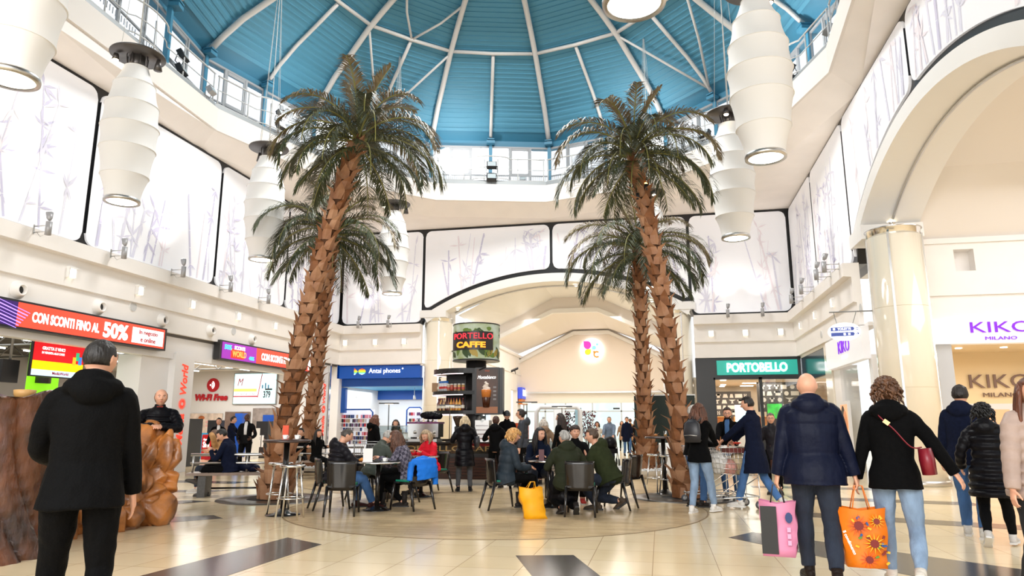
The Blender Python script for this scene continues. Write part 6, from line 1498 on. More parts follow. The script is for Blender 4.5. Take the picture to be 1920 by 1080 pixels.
# ---- right table
sit_p('blond curly haired person in a slate padded coat at the right table', 948,11.7,-70,1.72, lean=.16, head=(-.15, .1), hair=('curly', 'c99a5e'), top=SLATE_P, hood=True, bottom=BLK_T, puffy=(.14, .12), female=True, seed=19, vox=.010, hands=[(-.08, .40, .68), (.12, .38, .66)], palm=[(0, 0, -1), (0, 0, -1)], feet=[(-.12, .30, 0), (.14, .36, 0)], build=1.15, boot=True, top_len=.16)
sit_p('person with long black hair facing the camera at the right table', 1008,12.9,190,1.78, lean=.22, head=(.45, .12), hair=('long', '15100f'), top=cloth('deep blue velour', '10182a', .9), bottom=J_DARK, female=True, seed=20, vox=.010, hands=[(-.02, .50, .80), (.10, .48, .80)], palm=[(0, 0, -1), (0, 0, -1)], curl=.6)
sit_p('grey haired person in a dark green parka seen from behind at the right table', 1064,11.1,14,1.68, lean=.22, head=(.5, .1), hair=('short', '9b9894'), extras=('glasses',), top=GREEN_D, hood=True, bottom=BLK_T, puffy=(.16, .12), seed=21, vox=.010, hands=[(-.22, .36, .74), (.24, .4, .76)], palm=[(0, 0, -1), (0, 0, -1)], feet=[(-.14, -.1, .02), (.06, -.22, .06)], feetpitch=(-.3, -.6), build=1.2, top_len=.16)
sit_p('dark curly haired youth partly hidden between the two green jackets', 1078,12.9,178,1.82, lean=.12, head=(.3, 0), hair=('boy', '2c1b14'), top=BLACK_C, bottom=BLK_T, seed=22, vox=.011, hands=[(-.14, .46, .80), (.14, .46, .80)], shoes='c03a34')
sit_p('person in an olive hoodie and jeans leaning forward at the right table', 1142,11.6,72,1.84, lean=.42, head=(.25, .1), hair=('short', '4a3626'), top=GREEN_H, hood=True, bottom=J_DARK, seed=23, vox=.010, hands=[(-.12, .52, .80), (.14, .5, .80)], palm=[(0, 0, -1), (0, 0, -1)], feet=[(-.14, .2, 0), (.12, -.12, .05)], feetpitch=(0, -.6), build=1.22, shoes='4c4136')
# ---- café counter
stand_p('light haired person in a long black quilted coat with shoulder bag at the café counter', 872,14.8,780,2, head=(.05, .1), hair=('bob', 'cbb693'), top=BLACK_P, hood=True, bottom=GRY_T, puffy=(.12, .1), female=True, seed=24, vox=.012, top_len=.36, hands=[(-.22, .28, 1.02), (.22, .28, 1.02)], feet=[(-.13, 0, 0), (.12, 0, 0)], shoes='1c1a1c', build=1.14)
stand_p('barista in black with a black cap at the left of the café counter', 806,18.2,782,10, head=(-.6, 0), hair=('crop', '14100e'), extras=('beanie0', 'cap'), top=BLACK_C, bottom=BLK_T, sk='dark', seed=25, vox=.012)
stand_p('barista in a black cap behind the poster board', 951,18.0,770,165, head=(.3, .2), hair=('crop', '241a14'), extras=('cap',), top=BLACK_C, bottom=BLK_T, seed=26, vox=.013)
stand_p('person with brown hair bun in black standing at the café counter', 929,15.6,780,-10, head=(-.2, 0), hair=('bun', '4a2c20'), top=BLACK_C, bottom=BLK_T, female=True, seed=27, vox=.013, hands=[(-.25, .3, 1.05), (.2, .25, 1.0)], hood=True)
stand_p('person with dark bun, glasses and grey puffer right of the poster', 981,15.8,767,80, head=(.1, 0), hair=('bun', '201814'), extras=('glasses',), top=cloth('grey padded nylon', '3c3f46', .45, .1, 6, .3, 14), hood=True, bottom=BLK_T, puffy=(.1, .18), female=True, seed=28, vox=.013)
stand_p('person in a beige puffer with pale fluffy hat seen from behind', 1020,16.6,790,10, head=(.0, .1), hair=('bob', 'c8beb2'), extras=('beanie',), top=TAN_P, hood=True, bottom=BLK_T, puffy=(.1, .22), female=True, seed=29, vox=.013, top_len=.3)
stand_p('person with very long dark hair in black, right of the beige puffer', 1054,16.2,775,50, head=(.4, 0), hair=('xlong', '2a1a14'), top=BLACK_C, bottom=BLK_T, female=True, seed=30, vox=.013)
# ---- far mall
stand_p('person in a grey blue sweater pushing a dark pushchair', 1143,25,781,172, head=(0, .1), hair=('crop', '8a7a6c'), top=GREY_S, bottom=J_DARK, seed=31, vox=.016, hands=[(-.18, .42, 1.0), (.18, .42, 1.0)], palm=[(0, 0, -1), (0, 0, -1)], build=1.12)
stand_p('dark haired person in a pale knit left of the pushchair', 1120,27,795,170, hair=('bob', '2a1a16'), top=CREAM_W, bottom=J_MID, female=True, seed=32, vox=.018)
for i, (px, h_, tp, bt, fc, hr, lb) in enumerate([(1175, 1.74, NAVY_W, J_MID, 185, ('short', '2a1c14'), 'small far person in navy beside the far mall doors'), (1193, 1.64, BLACK_P, BLK_T, 10, ('long', '5a3a28'), 'small far person in black with long hair before the doors'),
        (1182, 1.7, TAN_W, BLK_T, 0, ('short', '6a4a34'), 'small far person in a tan coat beside the far mall doors'), (1201, 1.7, TAUPE_P, J_LIGHT, 20, ('short', '8a7a68'), 'small far person in taupe just left of the dark green board'), (1166, 1.6, TAN_P, BLK_T, 175, ('bob', '7a5a40'), 'small far person in brown right of the pushchair')]):
    p = at_y(px, 800, 14.5 + i * 1.7 + (2 if i == 3 else 0)); person(lb, (p.x, p.y), fc, h_, hair=hr, top=tp, bottom=bt, top_len=.3, seed=40 + i, vox=.022, feet=[(-.1, .12, 0), (.1, -.12, 0)], female=h_ < 1.68)
# ---- bench on the left and shop entrance
sit_p('dark haired person in a navy jacket sitting with crossed legs on the left bench', 437,13.9,72,1.74, lean=.18, head=(.25, .5), hair=('short', '15110f'), top=NAVY_W, bottom=BLK_T, seed=50, vox=.011, hands=[(-.08, .36, .86), (.1, .36, .86)], palm=[(0, 0, -1), (0, 0, -1)], feet=[(-.08, .42, 0), (-.02, .62, .22)], feetpitch=(0, .3), build=1.15, shoes='5a5450')
sit_p('person in a beige jacket phoning behind the navy jacket on the bench', 420,14.6,64,1.66, lean=.18, head=(.2, .3), hair=('bob', '6a5040'), top=TAN_W, bottom=J_DARK, female=True, seed=51, vox=.012, hands=[(-.13, .2, 1.16), (.1, .36, .8)], shoes='cfc8c0')
stand_p('smiling short haired shop person in black at the electronics entrance', 410,21,784,180, head=(-.2, 0), hair=('short', '1c1412'), top=BLACK_C, bottom=BLK_T, vneck=M_WHITE, female=True, seed=52, vox=.014)
stand_p('dark haired person in navy turned to the suited man at the entrance', 434,21.2,781,250, head=(-.1, 0), hair=('short', '14100e'), top=NAVY_W, bottom=BLK_T, seed=53, vox=.014, hands=[(-.2, .4, 1.05), (.2, .4, 1.05)])
stand_p('bald person in a black suit and white shirt at the electronics entrance', 463,20.2,776,165, head=(.3, -.05), hair=('bald', '1a100c'), sk='dark', extras=('glasses',), top=cloth('black suit', '0a0a0c', .7), bottom=BLK_T, vneck=mat('white shirt', (.8, .8, .8), .7), seed=54, vox=.013, hands=[(-.2, .25, 1.0), (.16, .2, .92)])
sit_p('dark haired person in black sitting on the far bench behind the palms', 596,18.4,200,1.62, head=(.3, .1), hair=('long', '1c1412'), top=BLACK_C, bottom=BLK_T, female=True, seed=55, vox=.014)
sit_p('second dark haired person on the far bench, half hidden by a palm trunk', 566,18.8,170,1.68, head=(-.3, .1), hair=('short', '1c1412'), top=BLACK_W, bottom=BLK_T, seed=56, vox=.014)
# ================================================================ furniture
M_CH = mat('glossy black shell', (.010, .008, .007), .16, coat=.2); M_GRN = mat('green seat pad', srgb('0f7f63'), .6)
def chair_proto():
    t = thing('cafe_chair', 'x', 'chair')          # local +y is the direction one faces when seated
    m = MB()
    N = 14; vs = []
    for i in range(N + 1):
        for j in range(9):
            u = -1 + 2 * i / N; v = j / 8; x = u * (.205 + .02 * v); y = -.21 - .05 * v + .05 * u * u; z = .37 + .44 * v
            vs.append((x, y, z))
    n1 = len(vs); vs += [(x, y - .022, z) for x, y, z in vs]
    fs = [(i * 9 + j, i * 9 + j + 1, (i + 1) * 9 + j + 1, (i + 1) * 9 + j) for i in range(N) for j in range(8)]
    fs += [tuple(reversed([a + n1 for a in f])) for f in fs]
    for i in range(N):
        fs += [(i * 9 + 8, i * 9 + 8 + n1, (i + 1) * 9 + 8 + n1, (i + 1) * 9 + 8), (i * 9, (i + 1) * 9, (i + 1) * 9 + n1, i * 9 + n1)]
    for j in range(8): fs += [(j, j + n1, j + 1 + n1, j + 1), (N * 9 + j, N * 9 + j + 1, N * 9 + j + 1 + n1, N * 9 + j + n1)]
    m.add(vs, fs); m.build('backrest', M_CH, t)
    m = MB(); m.prism([(-.22, -.22), (.22, -.22), (.225, .2), (.19, .235), (-.19, .235), (-.225, .2)], .415, .445); m.build('seat', M_CH, t)
    m = MB(); m.prism([(-.2, -.19), (.2, -.19), (.205, .18), (.17, .215), (-.17, .215), (-.205, .18)], .445, .468); m.build('seat_pad', M_GRN, t)
    for sx in (-1, 1):
        for sy in (-1, 1):
            MB().tube([(sx * .205, sy * .2, .43), (sx * .215, sy * .24 - .02 * (sy < 0), .2), (sx * .225, sy * .27 - .05 * (sy < 0), 0)], [.027, .021, .016], 8).build('leg', M_CH, t)
    return t
ch = chair_proto(); used = False
def chair(px, dep, face, label):
    global used
    p = CAM + sight(px, 799) * dep; loc = (p.x, p.y, 0); rz = YAW + math.radians(face + yawfix(px))
    if not used:
        ch.location = loc; ch.rotation_euler.z = rz; ch['label'] = label; ch['group'] = 'black café chairs'; used = True; return ch
    return dup(ch, loc, rz, label, 'black café chairs')
chair(648, 11.0, -8, 'empty black chair with its back to the camera at the left table')
chair(626, 11.75, -78, 'black chair under the diner in the dark padded jacket')
chair(776, 11.7, 40, 'black chair carrying the blue jacket')
chair(752, 12.5, 76, 'black chair under the person in the plaid shirt')
chair(692, 13.2, -62, 'black chair under the grey haired diner')
chair(816, 14.6, 130, 'black chair under the person in the red jacket')
chair(942, 11.75, -70, 'black chair under the blond curly haired person')
chair(1087, 10.95, -4, 'black chair with its back to the camera at the right table')
chair(1006, 13.1, 190, 'black chair under the long black haired person')
chair(1076, 13.2, 178, 'black chair under the dark haired youth')
chair(1150, 11.75, 72, 'black chair under the person in the olive hoodie')
chair(1172, 13.2, 60, 'empty black chair behind the olive hoodie on the right')
def table(px, dep, r, label):
    p = CAM + sight(px, 799) * dep; t = thing('round_table', label, 'table', (p.x, p.y, 0))
    MB().lathe([(0.01, .735), (r - .01, .735), (r, .74), (r, .757), (r - .01, .762), (.01, .762)], n=40).build('tabletop', mat('dark table laminate', (.035, .028, .024), .2), t)
    MB().lathe([(r - .002, .736), (r + .006, .738), (r + .006, .758), (r - .002, .76)], n=40, cap=False).build('steel_rim', M_CHROME, t)
    MB().cyl((0, 0, .03), .036, .71, 16).build('pedestal', M_CH, t)
    MB().lathe([(.23, 0), (.23, .012), (.12, .03), (.05, .07)], n=28).build('base', M_CH, t); return p
TL = table(712, 11.55, .36, 'round dark café table between the diners on the left'); TR = table(1030, 12.0, .36, 'round dark café table in the middle of the right group'); TB = table(792, 13.7, .33, 'round café table in front of the red jacket')
def small(name, label, cat, p, mb, m, rz=0, group=None): o = mb.build(name, m, loc=p, rz=rz); return tag(o, label, cat, group)
q = CAM + sight(692, 799) * 11.3
menu = thing('menu_card', 'blank white upright menu card on the left table', 'menu card', (q.x, q.y, .763), YAW)
MB().box((0, 0, .11), (.15, .012, .21)).build('card', mat('menu white', (.82, .8, .78), .5), menu); MB().box((0, 0, .008), (.16, .06, .012)).build('foot', mat('menu white', (.82, .8, .78), .5), menu)
def cup(p, label, sc=1):
    t = thing('espresso_cup', label, 'cup', p); s = sc
    MB().lathe([(.0 + .001, .004), (.055 * s, .012), (.058 * s, .015), (.001, .01)], n=20).build('saucer', M_WHITE, t)
    MB().lathe([(.018 * s, .012), (.03 * s, .03), (.036 * s, .065 * s), (.032 * s, .065 * s), (.02 * s, .02)], n=18).build('bowl', M_WHITE, t)
    MB().tube([(.034 * s, 0, .055 * s), (.055 * s, 0, .05 * s), (.05 * s, 0, .03 * s), (.03 * s, 0, .03)], .004, 6).build('handle', M_WHITE, t)
cup((TL.x + .17, TL.y - .16, .762), 'white cup on the left table in front of the plaid shirt')
tr = thing('serving_tray', 'dark tray on the left table', 'tray', (TL.x + .12, TL.y + .03, .762), YAW); MB().prism([(-.2, -.14), (.2, -.14), (.2, .14), (-.2, .14)], 0, .008).build('base', M_DARK, tr); MB().tube([(-.2, -.14, .01), (.2, -.14, .01), (.2, .14, .01), (-.2, .14, .01), (-.2, -.14, .01)], .008, 5).build('rim', M_DARK, tr)
o = MB(); o.tube([(-.06, 0, .02), (-.02, .02, .03), (.03, .015, .03), (.07, -.01, .018)], [.012, .03, .03, .01], 8); small('pastry', 'orange brown pastry on the left table before the eating diner', 'pastry', (TL.x - .24, TL.y - .1, .765), o, mat('pastry', srgb('d98a3a'), .6, noise_amt=.2))
cup((TR.x + .16, TR.y - .05, .762), 'white cup on the right table')
o = MB().box((0, 0, .004), (.075, .15, .008)); small('phone', 'dark phone lying on the right table', 'phone', (TR.x - .1, TR.y + .1, .762), o, M_DARK, .4)
o = MB().box((0, 0, .09), (.09, .01, .18)); small('small_card', 'small red dark card stand on the right table', 'card stand', (TR.x - .12, TR.y - .12, .762), o, mat('wine card', srgb('5a2a30'), .4))
# high tables and stools
def hightable(px, dep, label):
    p = CAM + sight(px, 799) * dep; t = thing('high_table', label, 'high table', (p.x, p.y, 0))
    MB().lathe([(.01, 1.08), (.35, 1.08), (.36, 1.09), (.36, 1.11), (.35, 1.12), (.01, 1.12)], n=40).build('tabletop', mat('dark brown laminate', (.05, .03, .025), .25), t)
    MB().cyl((0, 0, .03), .045, 1.05, 16).build('pedestal', M_CH, t); MB().lathe([(.26, 0), (.26, .012), (.13, .035), (.055, .1)], n=28).build('base', M_CH, t); return p
H1 = hightable(540, 10.95, 'high round table with two cups in front of the near left palm'); H2 = hightable(1242, 14.2, 'high round table with glass beside the pebble bed')
def stool_proto():
    t = thing('bar_stool', 'x', 'stool')
    MB().lathe([(.01, .735), (.175, .735), (.185, .745), (.185, .765), (.17, .775), (.01, .77)], n=28).build('seat', M_CHROME, t)
    for k in range(4):
        a = PI / 4 + k * PI / 2; MB().tube([(.13 * math.cos(a), .13 * math.sin(a), .74), (.225 * math.cos(a), .225 * math.sin(a), 0)], .0145, 8).build('leg', M_CHROME, t)
    MB().tube([(.19 * math.cos(a), .19 * math.sin(a), .3) for a in [2 * PI * k / 28 for k in range(29)]], .010, 6, caps=False).build('foot_ring', M_CHROME, t); return t
st = stool_proto()
for i, (px, dep, s_) in enumerate([(553, 10.45, 'front steel stool at the high table by the near left palm'), (531, 11.1, 'rear steel stool left of the high table by the near left palm'), (1228, 14.4, 'steel stool left of the right high table'), (1252, 14.0, 'steel stool right of the right high table')]):
    p = CAM + sight(px, 799) * dep
    if i == 0: st.location = (p.x, p.y, 0); st.rotation_euler.z = .2; st['label'] = s_; st['group'] = 'steel bar stools'
    else: dup(st, (p.x, p.y, 0), .2 + i * .3, s_, 'steel bar stools')
cup((H1.x + .02, H1.y - .1, 1.12), 'left white cup on the high table by the near left palm', 1.15); cup((H1.x + .22, H1.y - .1, 1.12), 'right white cup on the high table by the near left palm', 1.15)
small('orange_card', 'orange upright card on the high table by the near left palm', 'card', (H1.x - .06, H1.y + .05, 1.12), MB().box((0, 0, .11), (.09, .03, .22)), mat('orange card', srgb('e2502a'), .5), YAW)
g = thing('juice_glass', 'glass with orange drink on the right high table', 'glass', (H2.x + .05, H2.y - .1, 1.12)); MB().lathe([(.03, 0), (.036, .11), (.034, .11), (.028, .006)], n=18).build('tumbler', glassy('tumbler glass', (.95, .97, .97), .15), g); MB().cyl((0, 0, .006), .028, .04, 16).build('drink', mat('orange drink', srgb('d9962a'), .2), g)
small('plate', 'small dark plate with a roll on the right high table', 'plate', (H2.x - .14, H2.y - .1, 1.12), MB().lathe([(.01, .004), (.09, .012), (.1, .018), (.01, .012)], n=24).ell((0, 0, .035), (.035, .03, .025), 10, 6), mat('plate bread', srgb('a8703c'), .5))
# benches
def bench(px, dep, L, rz, label):
    p = CAM + sight(px, 799) * dep; t = thing('bench', label, 'bench', (p.x, p.y, 0), rz)
    M_ST = mat('dark bench stone', srgb('4a4846'), .5, noise_amt=.2, noise_scale=30)
    for x in (-L * .36, L * .36): MB().bx(x - .07, x + .07, -.24, .24, 0, .4).build('leg', M_ST, t)
    MB().bx(-L / 2, L / 2, -.28, .28, .4, .45).build('seat', mat('bench slab', srgb('8d7a6c'), .3, noise_amt=.1), t)
    m = MB(); m.tube([(-L / 2, 0, .62), (L / 2, 0, .62)], .022, 8); m.tube([(-L / 2, 0, .78), (L / 2, 0, .78)], .03, 8); m.build('back_rail', M_STEEL, t)
    for x in (-L / 2 + .05, 0, L / 2 - .05): MB().tube([(x, 0, .45), (x, 0, .78)], .022, 8).build('rail_post', M_STEEL, t)
    MB().tube([(-L * .3, 0, .15), (L * .3, 0, .15)], .02, 6).build('brace', M_CH, t)
bench(468, 13.9, 2.1, YAW + .15, 'stone bench with steel back rail left of the near left palm'); bench(598, 18.6, 2.4, YAW + .05, 'stone bench with steel back rail behind the back left palm')
small('folded_coat', 'dark blue coat lying on the left bench', 'coat', tuple(CAM + sight(468, 799) * 14.0)[:2] + (.45,), MB().ell((0, 0, .1), (.2, .14, .1), 14, 8).ell((.12, .03, .07), (.14, .12, .08), 12, 8), NAVY_P)
# ---------------------------------------------------------------- bags and jackets
def hand_of(pp, i): sh, el, wr = pp['arms'][i]; return wr + (wr - el).normalized() * .09
def wpos(t, v): return Matrix.Translation(t.location) @ Matrix.Rotation(t.rotation_euler.z, 4, 'Z') @ v
def bag(label, top, w_, d_, h_, drop, m, bits=None, rz=0, taper=.85, lean=0, hm=None, name='shopping_bag', sag=.012):
    t = thing(name, label, 'bag', (top.x, top.y, top.z - drop - h_), rz)
    vs = []; N = 10; K = 7; rnd = random.Random(int(w_ * 100))
    per = [(-.5, -.5), (0, -.56), (.5, -.5), (.5, .5), (0, .56), (-.5, .5)]
    for k in range(K + 1):
        v = k / K; ww = w_ * (taper + (1 - taper) * v); dd = d_ * (1 - .25 * v)
        for (a, b_) in per: vs.append((a * ww + rnd.uniform(-sag, sag) + lean * v, b_ * dd + rnd.uniform(-sag, sag), h_ * v + (.03 * abs(a) * 2 if k == K else 0)))
    fs = [(k * 6 + j, k * 6 + (j + 1) % 6, (k + 1) * 6 + (j + 1) % 6, (k + 1) * 6 + j) for k in range(K) for j in range(6)] + [tuple(reversed(range(6)))]
    MB().add(vs, fs).build('body', m, t, smooth=True)
    for s_ in (-1, 1): MB().tube([(lean - w_ * .2, s_ * d_ * .35, h_ * .96), (lean * .5 - .03, s_ * .02, h_ + drop), (lean * .5 + .03, s_ * .02, h_ + drop), (lean + w_ * .2, s_ * d_ * .35, h_ * .96)], .009, 6, flat=.5).build('handle', hm or m, t)
    if bits: bits(t)
    return t
def b_pink(t):
    MB().bx(-.145, -.01, -.094, -.082, .02, .42).build('black_side', mat('black plastic', (.02, .02, .02), .3), t)
    MB().prism_y([(.09 + .03 * math.cos(a * .5236), .33 + .045 * math.sin(a * .5236)) for a in range(12)], -.104, -.09).build('round_mark', mat('mark navy', srgb('2a3a6a'), .5), t)
    for k in range(3): MB().bx(.07, .1, -.1, -.09, .1 + k * .055, .14 + k * .055).build('faded_letter', mat('mark pale', srgb('d4a0c0'), .5), t)
hb = wpos(bp, hand_of(B, 0)); hc_ = wpos(bp, hand_of(B, 1))
bag('pink and black carrier bag in the left hand of the bald person', hb, .31, .16, .44, .16, mat('pink plastic', srgb('d987a8'), .35), b_pink, rz=YAW - .4, hm=M_DARK)
def b_sun(t):
    rnd = random.Random(3)
    cs = [('sun yellow', 'f0b020'), ('deep red', 'b02a18'), ('leaf green', '5f8a2a'), ('cobalt', '22508a')]
    for k, (x, z, r) in enumerate([(-.04, .34, .075), (.07, .2, .07), (.02, .07, .06), (.1, .38, .05)]):
        m = MB()
        for q in range(12):
            a = q * PI / 6; m.prism_y([(x + r * .35 * math.cos(a - .25), z + r * .35 * math.sin(a - .25)), (x + r * 1.25 * math.cos(a), z + r * 1.25 * math.sin(a)), (x + r * .35 * math.cos(a + .25), z + r * .35 * math.sin(a + .25))], -.128, -.118)
        m.build('flower_petals', mat('sun yellow' if k % 2 else 'flame', srgb('f0b020' if k % 2 else 'e05a18'), .4), t)
        MB().prism_y([(x + r * .5 * math.cos(a * .5236), z + r * .5 * math.sin(a * .5236)) for a in range(12)], -.132, -.124).build('flower_heart', mat('deep red', srgb('7a1c14'), .5), t)
    for k in range(22):
        x, z = rnd.uniform(-.1, .17), rnd.uniform(.03, .42); c_ = cs[rnd.randrange(4)]
        MB().box((x, -.119, z), (.03, .012, .016), M=Matrix.Rotation(rnd.uniform(0, 3), 3, 'Y')).build('print_patch', mat(c_[0], srgb(c_[1]), .45), t)
    text('lettering', 'Il condimento', .04, M_TXTW, t, (-.12, -.12, .2), width=.2, height=.025, depth=.001, M=Matrix.Rotation(1.2, 3, 'Y'))
bag('orange sunflower carrier bag in the right hand of the bald person', hc_, .38, .2, .46, .2, mat('orange plastic', srgb('ef7d1a'), .3), b_sun, rz=YAW - .3, taper=.8)
q = at_z(1003, 972)
t = bag('yellow paper shopping bag standing beside the right table', Vector((q.x, q.y, .52)), .34, .2, .42, .10, mat('yellow paper', srgb('f2a900'), .5, noise_amt=.06), None, rz=YAW + .2, taper=.92, lean=-.07, sag=.02); t.location.z = 0.0
# coat hanging from the chair of the green parka
q = CAM + sight(1050, 799) * 11.25
m = MB(); m.ell((0, 0, .36), (.2, .14, .2)); m.ell((.04, .02, .22), (.23, .15, .14)); m.ell((.1, 0, .5), (.13, .12, .18)); m.ell((-.1, .02, .2), (.12, .1, .1))
o = put(remesh(m, .02, 3, .02, 9, 4), 'draped_coat', BLACK_P, None); o.location = (q.x, q.y, .02); tag(o, 'black coat hanging down beside the grey haired person in the parka', 'coat')
# blue jacket on the chair back
q = CAM + sight(779, 799) * 11.62
m = MB(); A_, R_ = resample([Vector((-.2, -.24, .78)), Vector((0, -.27, .83)), Vector((.2, -.24, .78))], [.05, .06, .05]); m.tube(A_, R_, 12)
for x0, x1, z1_ in ((-.2, -.25, .5), (.2, .22, .42)):
    A_, R_ = resample([Vector((x0, -.24, .78)), Vector((x1, -.27, .62)), Vector((x1 * 1.05, -.28, z1_))], [.055, .05, .045]); m.tube(A_, puff(A_, R_, .08, .2), 12)
A_, R_ = resample([Vector((.02, -.3, .83)), Vector((.03, -.33, .7)), Vector((.05, -.32, .52))], [(1), (1), (1)]); m.tube(A_, [(.2 * (.9 + .12 * abs(math.sin(i * .75))), .05) for i in range(len(A_))], 16, up=(0, 1, 0))
o = put(remesh(m, .014, 2, .008, 8, 2), 'draped_jacket', cloth('bright blue padded nylon', '1f6fd0', .5, .1, 6, .3, 14), None); o.location = (q.x, q.y, -.02); o.rotation_euler.z = YAW + math.radians(40); tag(o, 'bright blue padded jacket hung over a chair back at the left table', 'jacket')
# red crossbody bag and strap
red = mat('wine red leather', srgb('7c1424'), .35)
t = thing('crossbody_bag', 'wine red shoulder bag on the hip of the person with brown curly hair', 'bag', cw.location, cw.rotation_euler.z)
sp_ = Cw['sp']; c0 = sp_(.12, -.02, .24)
m = MB(); m.tube([c0 + Vector((0, -.1, .09)), c0 + Vector((.01, -.1, .0)), c0 + Vector((.02, -.1, -.12))], [(.05, .09), (.06, .11), (.055, .11)], 14, up=(0, 1, 0)); m.build('pouch', red, t)
pts = [c0 + Vector((-.02, -.12, .1)), sp_(.22, -.165, .14), sp_(.36, -.17, .03), sp_(.47, -.155, -.07), sp_(.545, -.09, -.105), sp_(.56, .02, -.11), sp_(.45, .15, -.04), sp_(.25, .17, .1), c0 + Vector((-.02, .04, .08))]
MB().tube(spl(pts, 5), .016, 6, flat=.35).build('strap', red, t); MB().box(sp_(.42, -.185, -.02), (.05, .015, .035), M=Matrix.Rotation(.7, 3, 'Y')).build('buckle', mat('brass', (.7, .5, .25), .3, 1), t)
# backpack
bk = [o for o in COL.objects if o.get('label', '').startswith('person with long wavy brown hair')][0]
t = thing('backpack', 'small black backpack on the back of the person with wavy brown hair', 'backpack', bk.location, bk.rotation_euler.z)
m = MB(); m.tube([(0, -.19, 1.08), (0, -.2, 1.2), (0, -.19, 1.36), (0, -.17, 1.43)], [(.13, .05), (.15, .07), (.13, .06), (.06, .03)], 16, up=(0, 1, 0)); m.build('main_pouch', mat('black grained leather', (.02, .02, .025), .4), t)
MB().tube([(-.11, -.262, 1.18), (0, -.27, 1.19), (.11, -.262, 1.18)], .006, 6).build('zip', M_STEEL, t); MB().tube([(-.03, -.17, 1.42), (0, -.17, 1.48), (.03, -.17, 1.42)], .008, 6).build('top_loop', M_DARK, t)
for x in (-.09, .09): MB().tube([(x, -.15, 1.4), (x, -.02, 1.47), (x, .13, 1.35), (x, .12, 1.15), (x, -.15, 1.1)], .014, 6).build('strap', M_DARK, t)
# handbag of the café customer, pouch of the bench sitter
def shoulder_bag(startlabel, label, x, y, z, w_, h_, zs, m):
    o_ = [o for o in COL.objects if o.get('label', '').startswith(startlabel)][0]; t = thing('handbag', label, 'bag', o_.location, o_.rotation_euler.z)
    MB().tube([(x, y, z), (x, y, z - h_ * .5), (x, y, z - h_)], [(.05, w_ * .35), (.07, w_ * .5), (.05, w_ * .42)], 14, up=(0, 1, 0)).build('pouch', m, t)
    MB().tube([(x, y - w_ * .3, z), (x * .8, y * .6, zs), (x, y + w_ * .3, z)], .009, 6).build('strap', m, t)
shoulder_bag('light haired person in a long', 'black leather handbag on the shoulder of the light haired café customer', .25, -.04, 1.12, .26, .22, 1.32, mat('black grained leather', (.02, .02, .025), .4))
shoulder_bag('dark haired person in a navy jacket sitting', 'black handbag on the hip of the navy jacket on the left bench', .24, .08, .66, .26, .2, .95, mat('black grained leather', (.02, .02, .025), .4))
# ---------------------------------------------------------------- shopping cart
def cart(px, dep, face, label, full=True):
    p = CAM + sight(px, 799) * dep; t = thing('shopping_cart', label, 'shopping cart', (p.x, p.y, 0), YAW + math.radians(face))
    M_WR = M_CHROME; L, W0, W1, z0, z1 = .82, .40, .54, .52, .98     # +y is the front
    def crn(u, v, h): # u 0..1 along, v -1..1 side, h 0..1 height
        w_ = (W1 + (W0 - W1) * u) * (.84 + .16 * h) / 2; return Vector((v * w_, -.4 + L * u * (.9 + .1 * h), z0 + (z1 - z0) * h + .05 * u * (1 - h)))
    for nm_, fixed in (('side_grid', -1), ('side_grid', 1)):
        m = MB()
        for k in range(13): m.tube([crn(k / 12, fixed, 0), crn(k / 12, fixed, 1)], .0035, 4)
        for k in range(6): m.tube([crn(0, fixed, k / 5), crn(1, fixed, k / 5)], .004 if k < 5 else .008, 4)
        m.build(nm_, M_WR, t)
    for nm_, u in (('front_grid', 1), ('rear_gate', 0)):
        m = MB()
        for k in range(9): m.tube([crn(u, -1 + k / 4, 0), crn(u, -1 + k / 4, 1)], .0035, 4)
        for k in range(6): m.tube([crn(u, -1, k / 5), crn(u, 1, k / 5)], .004, 4)
        m.build(nm_, M_WR, t)
    m = MB()
    for k in range(9): m.tube([crn(0, -1 + k / 4, 0), crn(1, -1 + k / 4, 0)], .0035, 4)
    for k in range(8): m.tube([crn(k / 7, -1, 0), crn(k / 7, 1, 0)], .0035, 4)
    m.build('basket_floor', M_WR, t)
    MB().tube([(-.25, -.5, 1.03), (.25, -.5, 1.03)], .018, 10).build('handle_bar', mat('cart red', srgb('e23a22'), .4), t)
    m = MB()
    for s_ in (-1, 1):
        m.tube([(s_ * .25, -.5, 1.03), (s_ * .25, -.42, .9), (s_ * .22, -.4, .5), (s_ * .24, -.4, .2), (s_ * .2, .42, .16)], .011, 6); m.tube([(s_ * .22, -.4, .5), (s_ * .15, .1, .2)], .009, 6)
    m.tube([(-.24, -.38, .2), (.24, -.38, .2)], .01, 6); m.tube([(-.2, .4, .16), (.2, .4, .16)], .01, 6); m.tube([(-.2, .0, .19), (.2, .0, .19)], .008, 6); m.build('chassis', M_WR, t)
    for x, y in ((-.24, -.38), (.24, -.38), (-.2, .4), (.2, .4)):
        w_ = MB().tube([(x - .014, y, .062), (x + .014, y, .062)], .062, 20).build('wheel', mat('grey rubber', (.08, .08, .085), .6), t); MB().tube([(x - .017, y, .062), (x + .017, y, .062)], .035, 14).build('hub', mat('hub grey', (.4, .4, .4), .5), w_)
        MB().tube([(x, y, .07), (x, y - .02, .14), (x, y, .19)], [.02, .016, .012], 8).build('caster_fork', M_STEEL, t)
    return t
ct = cart(1362, 11.9, 98, 'wire shopping cart full of bags between the cart group')
def incart(name, label, cat, c, r, m, seed, box=False):
    mb = MB().ell(c, r, 16, 10) if not box else MB().box(c, r)
    o = put(remesh(mb, .02, 1, .03, 8, seed), name, m, None) if not box else mb.build(name, m)
    o.location = ct.location; o.rotation_euler = ct.rotation_euler; tag(o, label, cat)
incart('grocery_bag', 'whitish plastic grocery bag at the left of the cart', 'bag', (.0, .2, .72), (.17, .17, .18), mat('white film', (.75, .72, .68), .4), 1)
